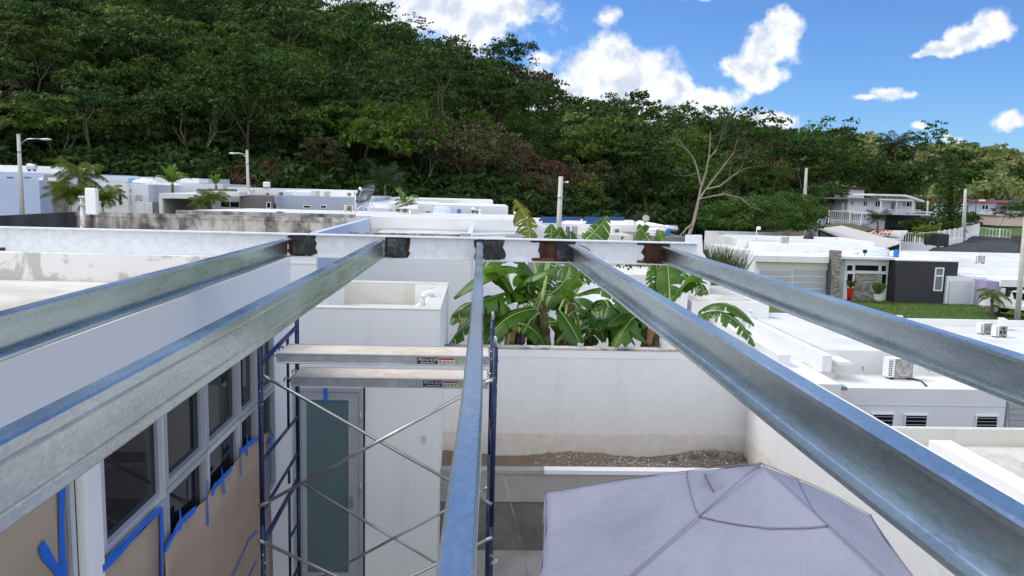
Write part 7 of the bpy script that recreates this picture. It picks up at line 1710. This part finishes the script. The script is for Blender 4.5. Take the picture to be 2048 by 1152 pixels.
banana('rightmost banana leaves reaching over the neighbour roof edge', b4, t4, [
    ((1398,625,12.9), (1450,608,12.6), (1508,650,12.3), .20, dict(torn=.15)), ((1400,632,12.8), (1455,630,12.4), (1510,692,12.0), .20, dict(torn=.55)), ((1390,640,12.8), (1360,620,12.7), (1330,660,12.5), .22)], .09)
b5 = W(1020, 800, 14.2); t5 = W(1030, 640, 14.0)
banana('low banana plant behind the middle purlin with some dead leaves', b5, t5, [
    ((1030,640,13.8), (1060,620,13.6), (1090,680,13.4), .24), ((1040,650,13.8), (1000,650,13.6), (950,700,13.3), .24), ((1020,650,13.6), (1060,655,13.2), (1095,700,13.0), .22), ((990,640,13.2), (950,610,13), (925,660,12.8), .14, dict(mat=dead_leaf, torn=.7)), ((1040,600,14), (1050,560,14.1), (1040,520,14.2), .24), ((1200,660,14), (1230,640,14), (1270,690,13.9), .2)], .08)
g = np.random.default_rng(77)
def filler(label, px, py, Y, n, seed, span=95):
    g = np.random.default_rng(seed); b = W(px, py+150, Y); t_ = W(px, py, Y); LL = []
    for i in range(n):
        a = i*2.399+seed; ex = px+math.cos(a)*span*g.uniform(.5, 1.1); ey = py+math.sin(a)*14+g.uniform(10, 62)*abs(math.cos(a)); dd = Y+.6*math.sin(a)
        LL.append(((px+math.cos(a)*14, py-8, Y-.1), ((px+ex)/2, min(py, ey)-g.uniform(20, 38), (Y+dd)/2), (ex, ey, dd), g.uniform(.20, .28), dict(torn=float(g.uniform(.05, .5)))))
    return banana(label, b, t_, LL, .09)
filler('banana plant at the left end of the row, half behind the middle purlin', 975, 640, 14.8, 8, 3); filler('banana plant between the two central stems, set back', 1120, 628, 15.2, 10, 5, 110); filler('banana plant filling the gap left of the right purlins', 1228, 640, 15.0, 10, 8, 100)
filler('banana plant under the second purlin from the right', 1290, 655, 14.8, 8, 11, 80); filler('short banana plant low behind the centre of the patio wall', 1060, 672, 14.4, 8, 13, 90); filler('short banana plant low behind the wall right of centre', 1180, 672, 14.4, 8, 17, 90)
o = thing('banana_blossom', 'purple banana blossom hanging with a yellow tip left of the central stem', 'banana flower', W(1042, 680, 12.6)); p = W(1044, 668, 12.6); q = MB(); q.lathe(p-Vector((0,0,.22)), [(.01, 0), (.06, .07), (.065, .14), (.03, .22)], 10); q.build('bud', plain('purple_bract', (.06,.02,.05), .6), o); q = MB(); q.tube([p, W(1060, 640, 12.8), W(1078, 625, 13.0)], .018, 6); q.build('stalk', banana_rib, o); q = MB(); q.lathe(W(1036, 664, 12.58), [(.03, 0), (.045, .05), (.02, .1)], 8); q.build('yellow_bract', plain('yellow_bract', (.45,.38,.04), .6), o)
# far banana clumps at left
def small_banana(px, py, Y, L_, label, seed, n=9):
    b = W(px, py, Y); o = thing('banana_plant', label, 'banana plant', b); q = MB(); t_ = b+Vector((0, 0, .5)); q.tube([b-Vector((0,0,1)), t_], [.14, .1], 8); q.build('stem', banana_stem, o); g = np.random.default_rng(seed)
    for i in range(n):
        a = i*2.4+seed; el = g.uniform(.4, 2.2); d = Vector((math.cos(a), math.sin(a)*.6, el)).normalized(); e = t_+d*L_; m_ = t_+d*L_*.5+Vector((0, 0, .12*L_)); e.z -= .25*L_*(1 if el < 1 else .2); leaf(o, t_, m_, e, .16*L_, seed*20+i, torn=.3, ns=12)
small_banana(345, 383, 53, 1.5, 'banana clump rising behind the carport roof at left', 3); small_banana(432, 384, 56, .9, 'little banana clump behind the white canopy slab', 5, 6); small_banana(808, 428, 43, 1.1, 'single tattered banana shoot behind the bright roof', 8, 4)
# reeds beside the beam end
blades_m = foliage('reed_blades', (.06,.09,.03), (.10,.13,.05), (.16,.15,.08), .25, .1, .01, 1)
p = W(1428, 520, 44); blades('reeds', 'tall pale reeds behind the white shoulder wall', 800, (p.x-1.4, p.x+1.6), (43, 46.5), p.z-.8, 1.6, blades_m, 7)
p = W(1215, 555, 30); v = crown_arrays(61, 1.5, .8, 22, 30, .10, .7, .35); o = thing('shrub', 'dark clipped shrub seen between the banana leaves under the beam', 'shrub', p); c_ = link(bpy.data.objects.new('crown', quads_mesh('crown', v+np.array([1.2, 0, .6], np.float32), F_dark))); c_.parent = o
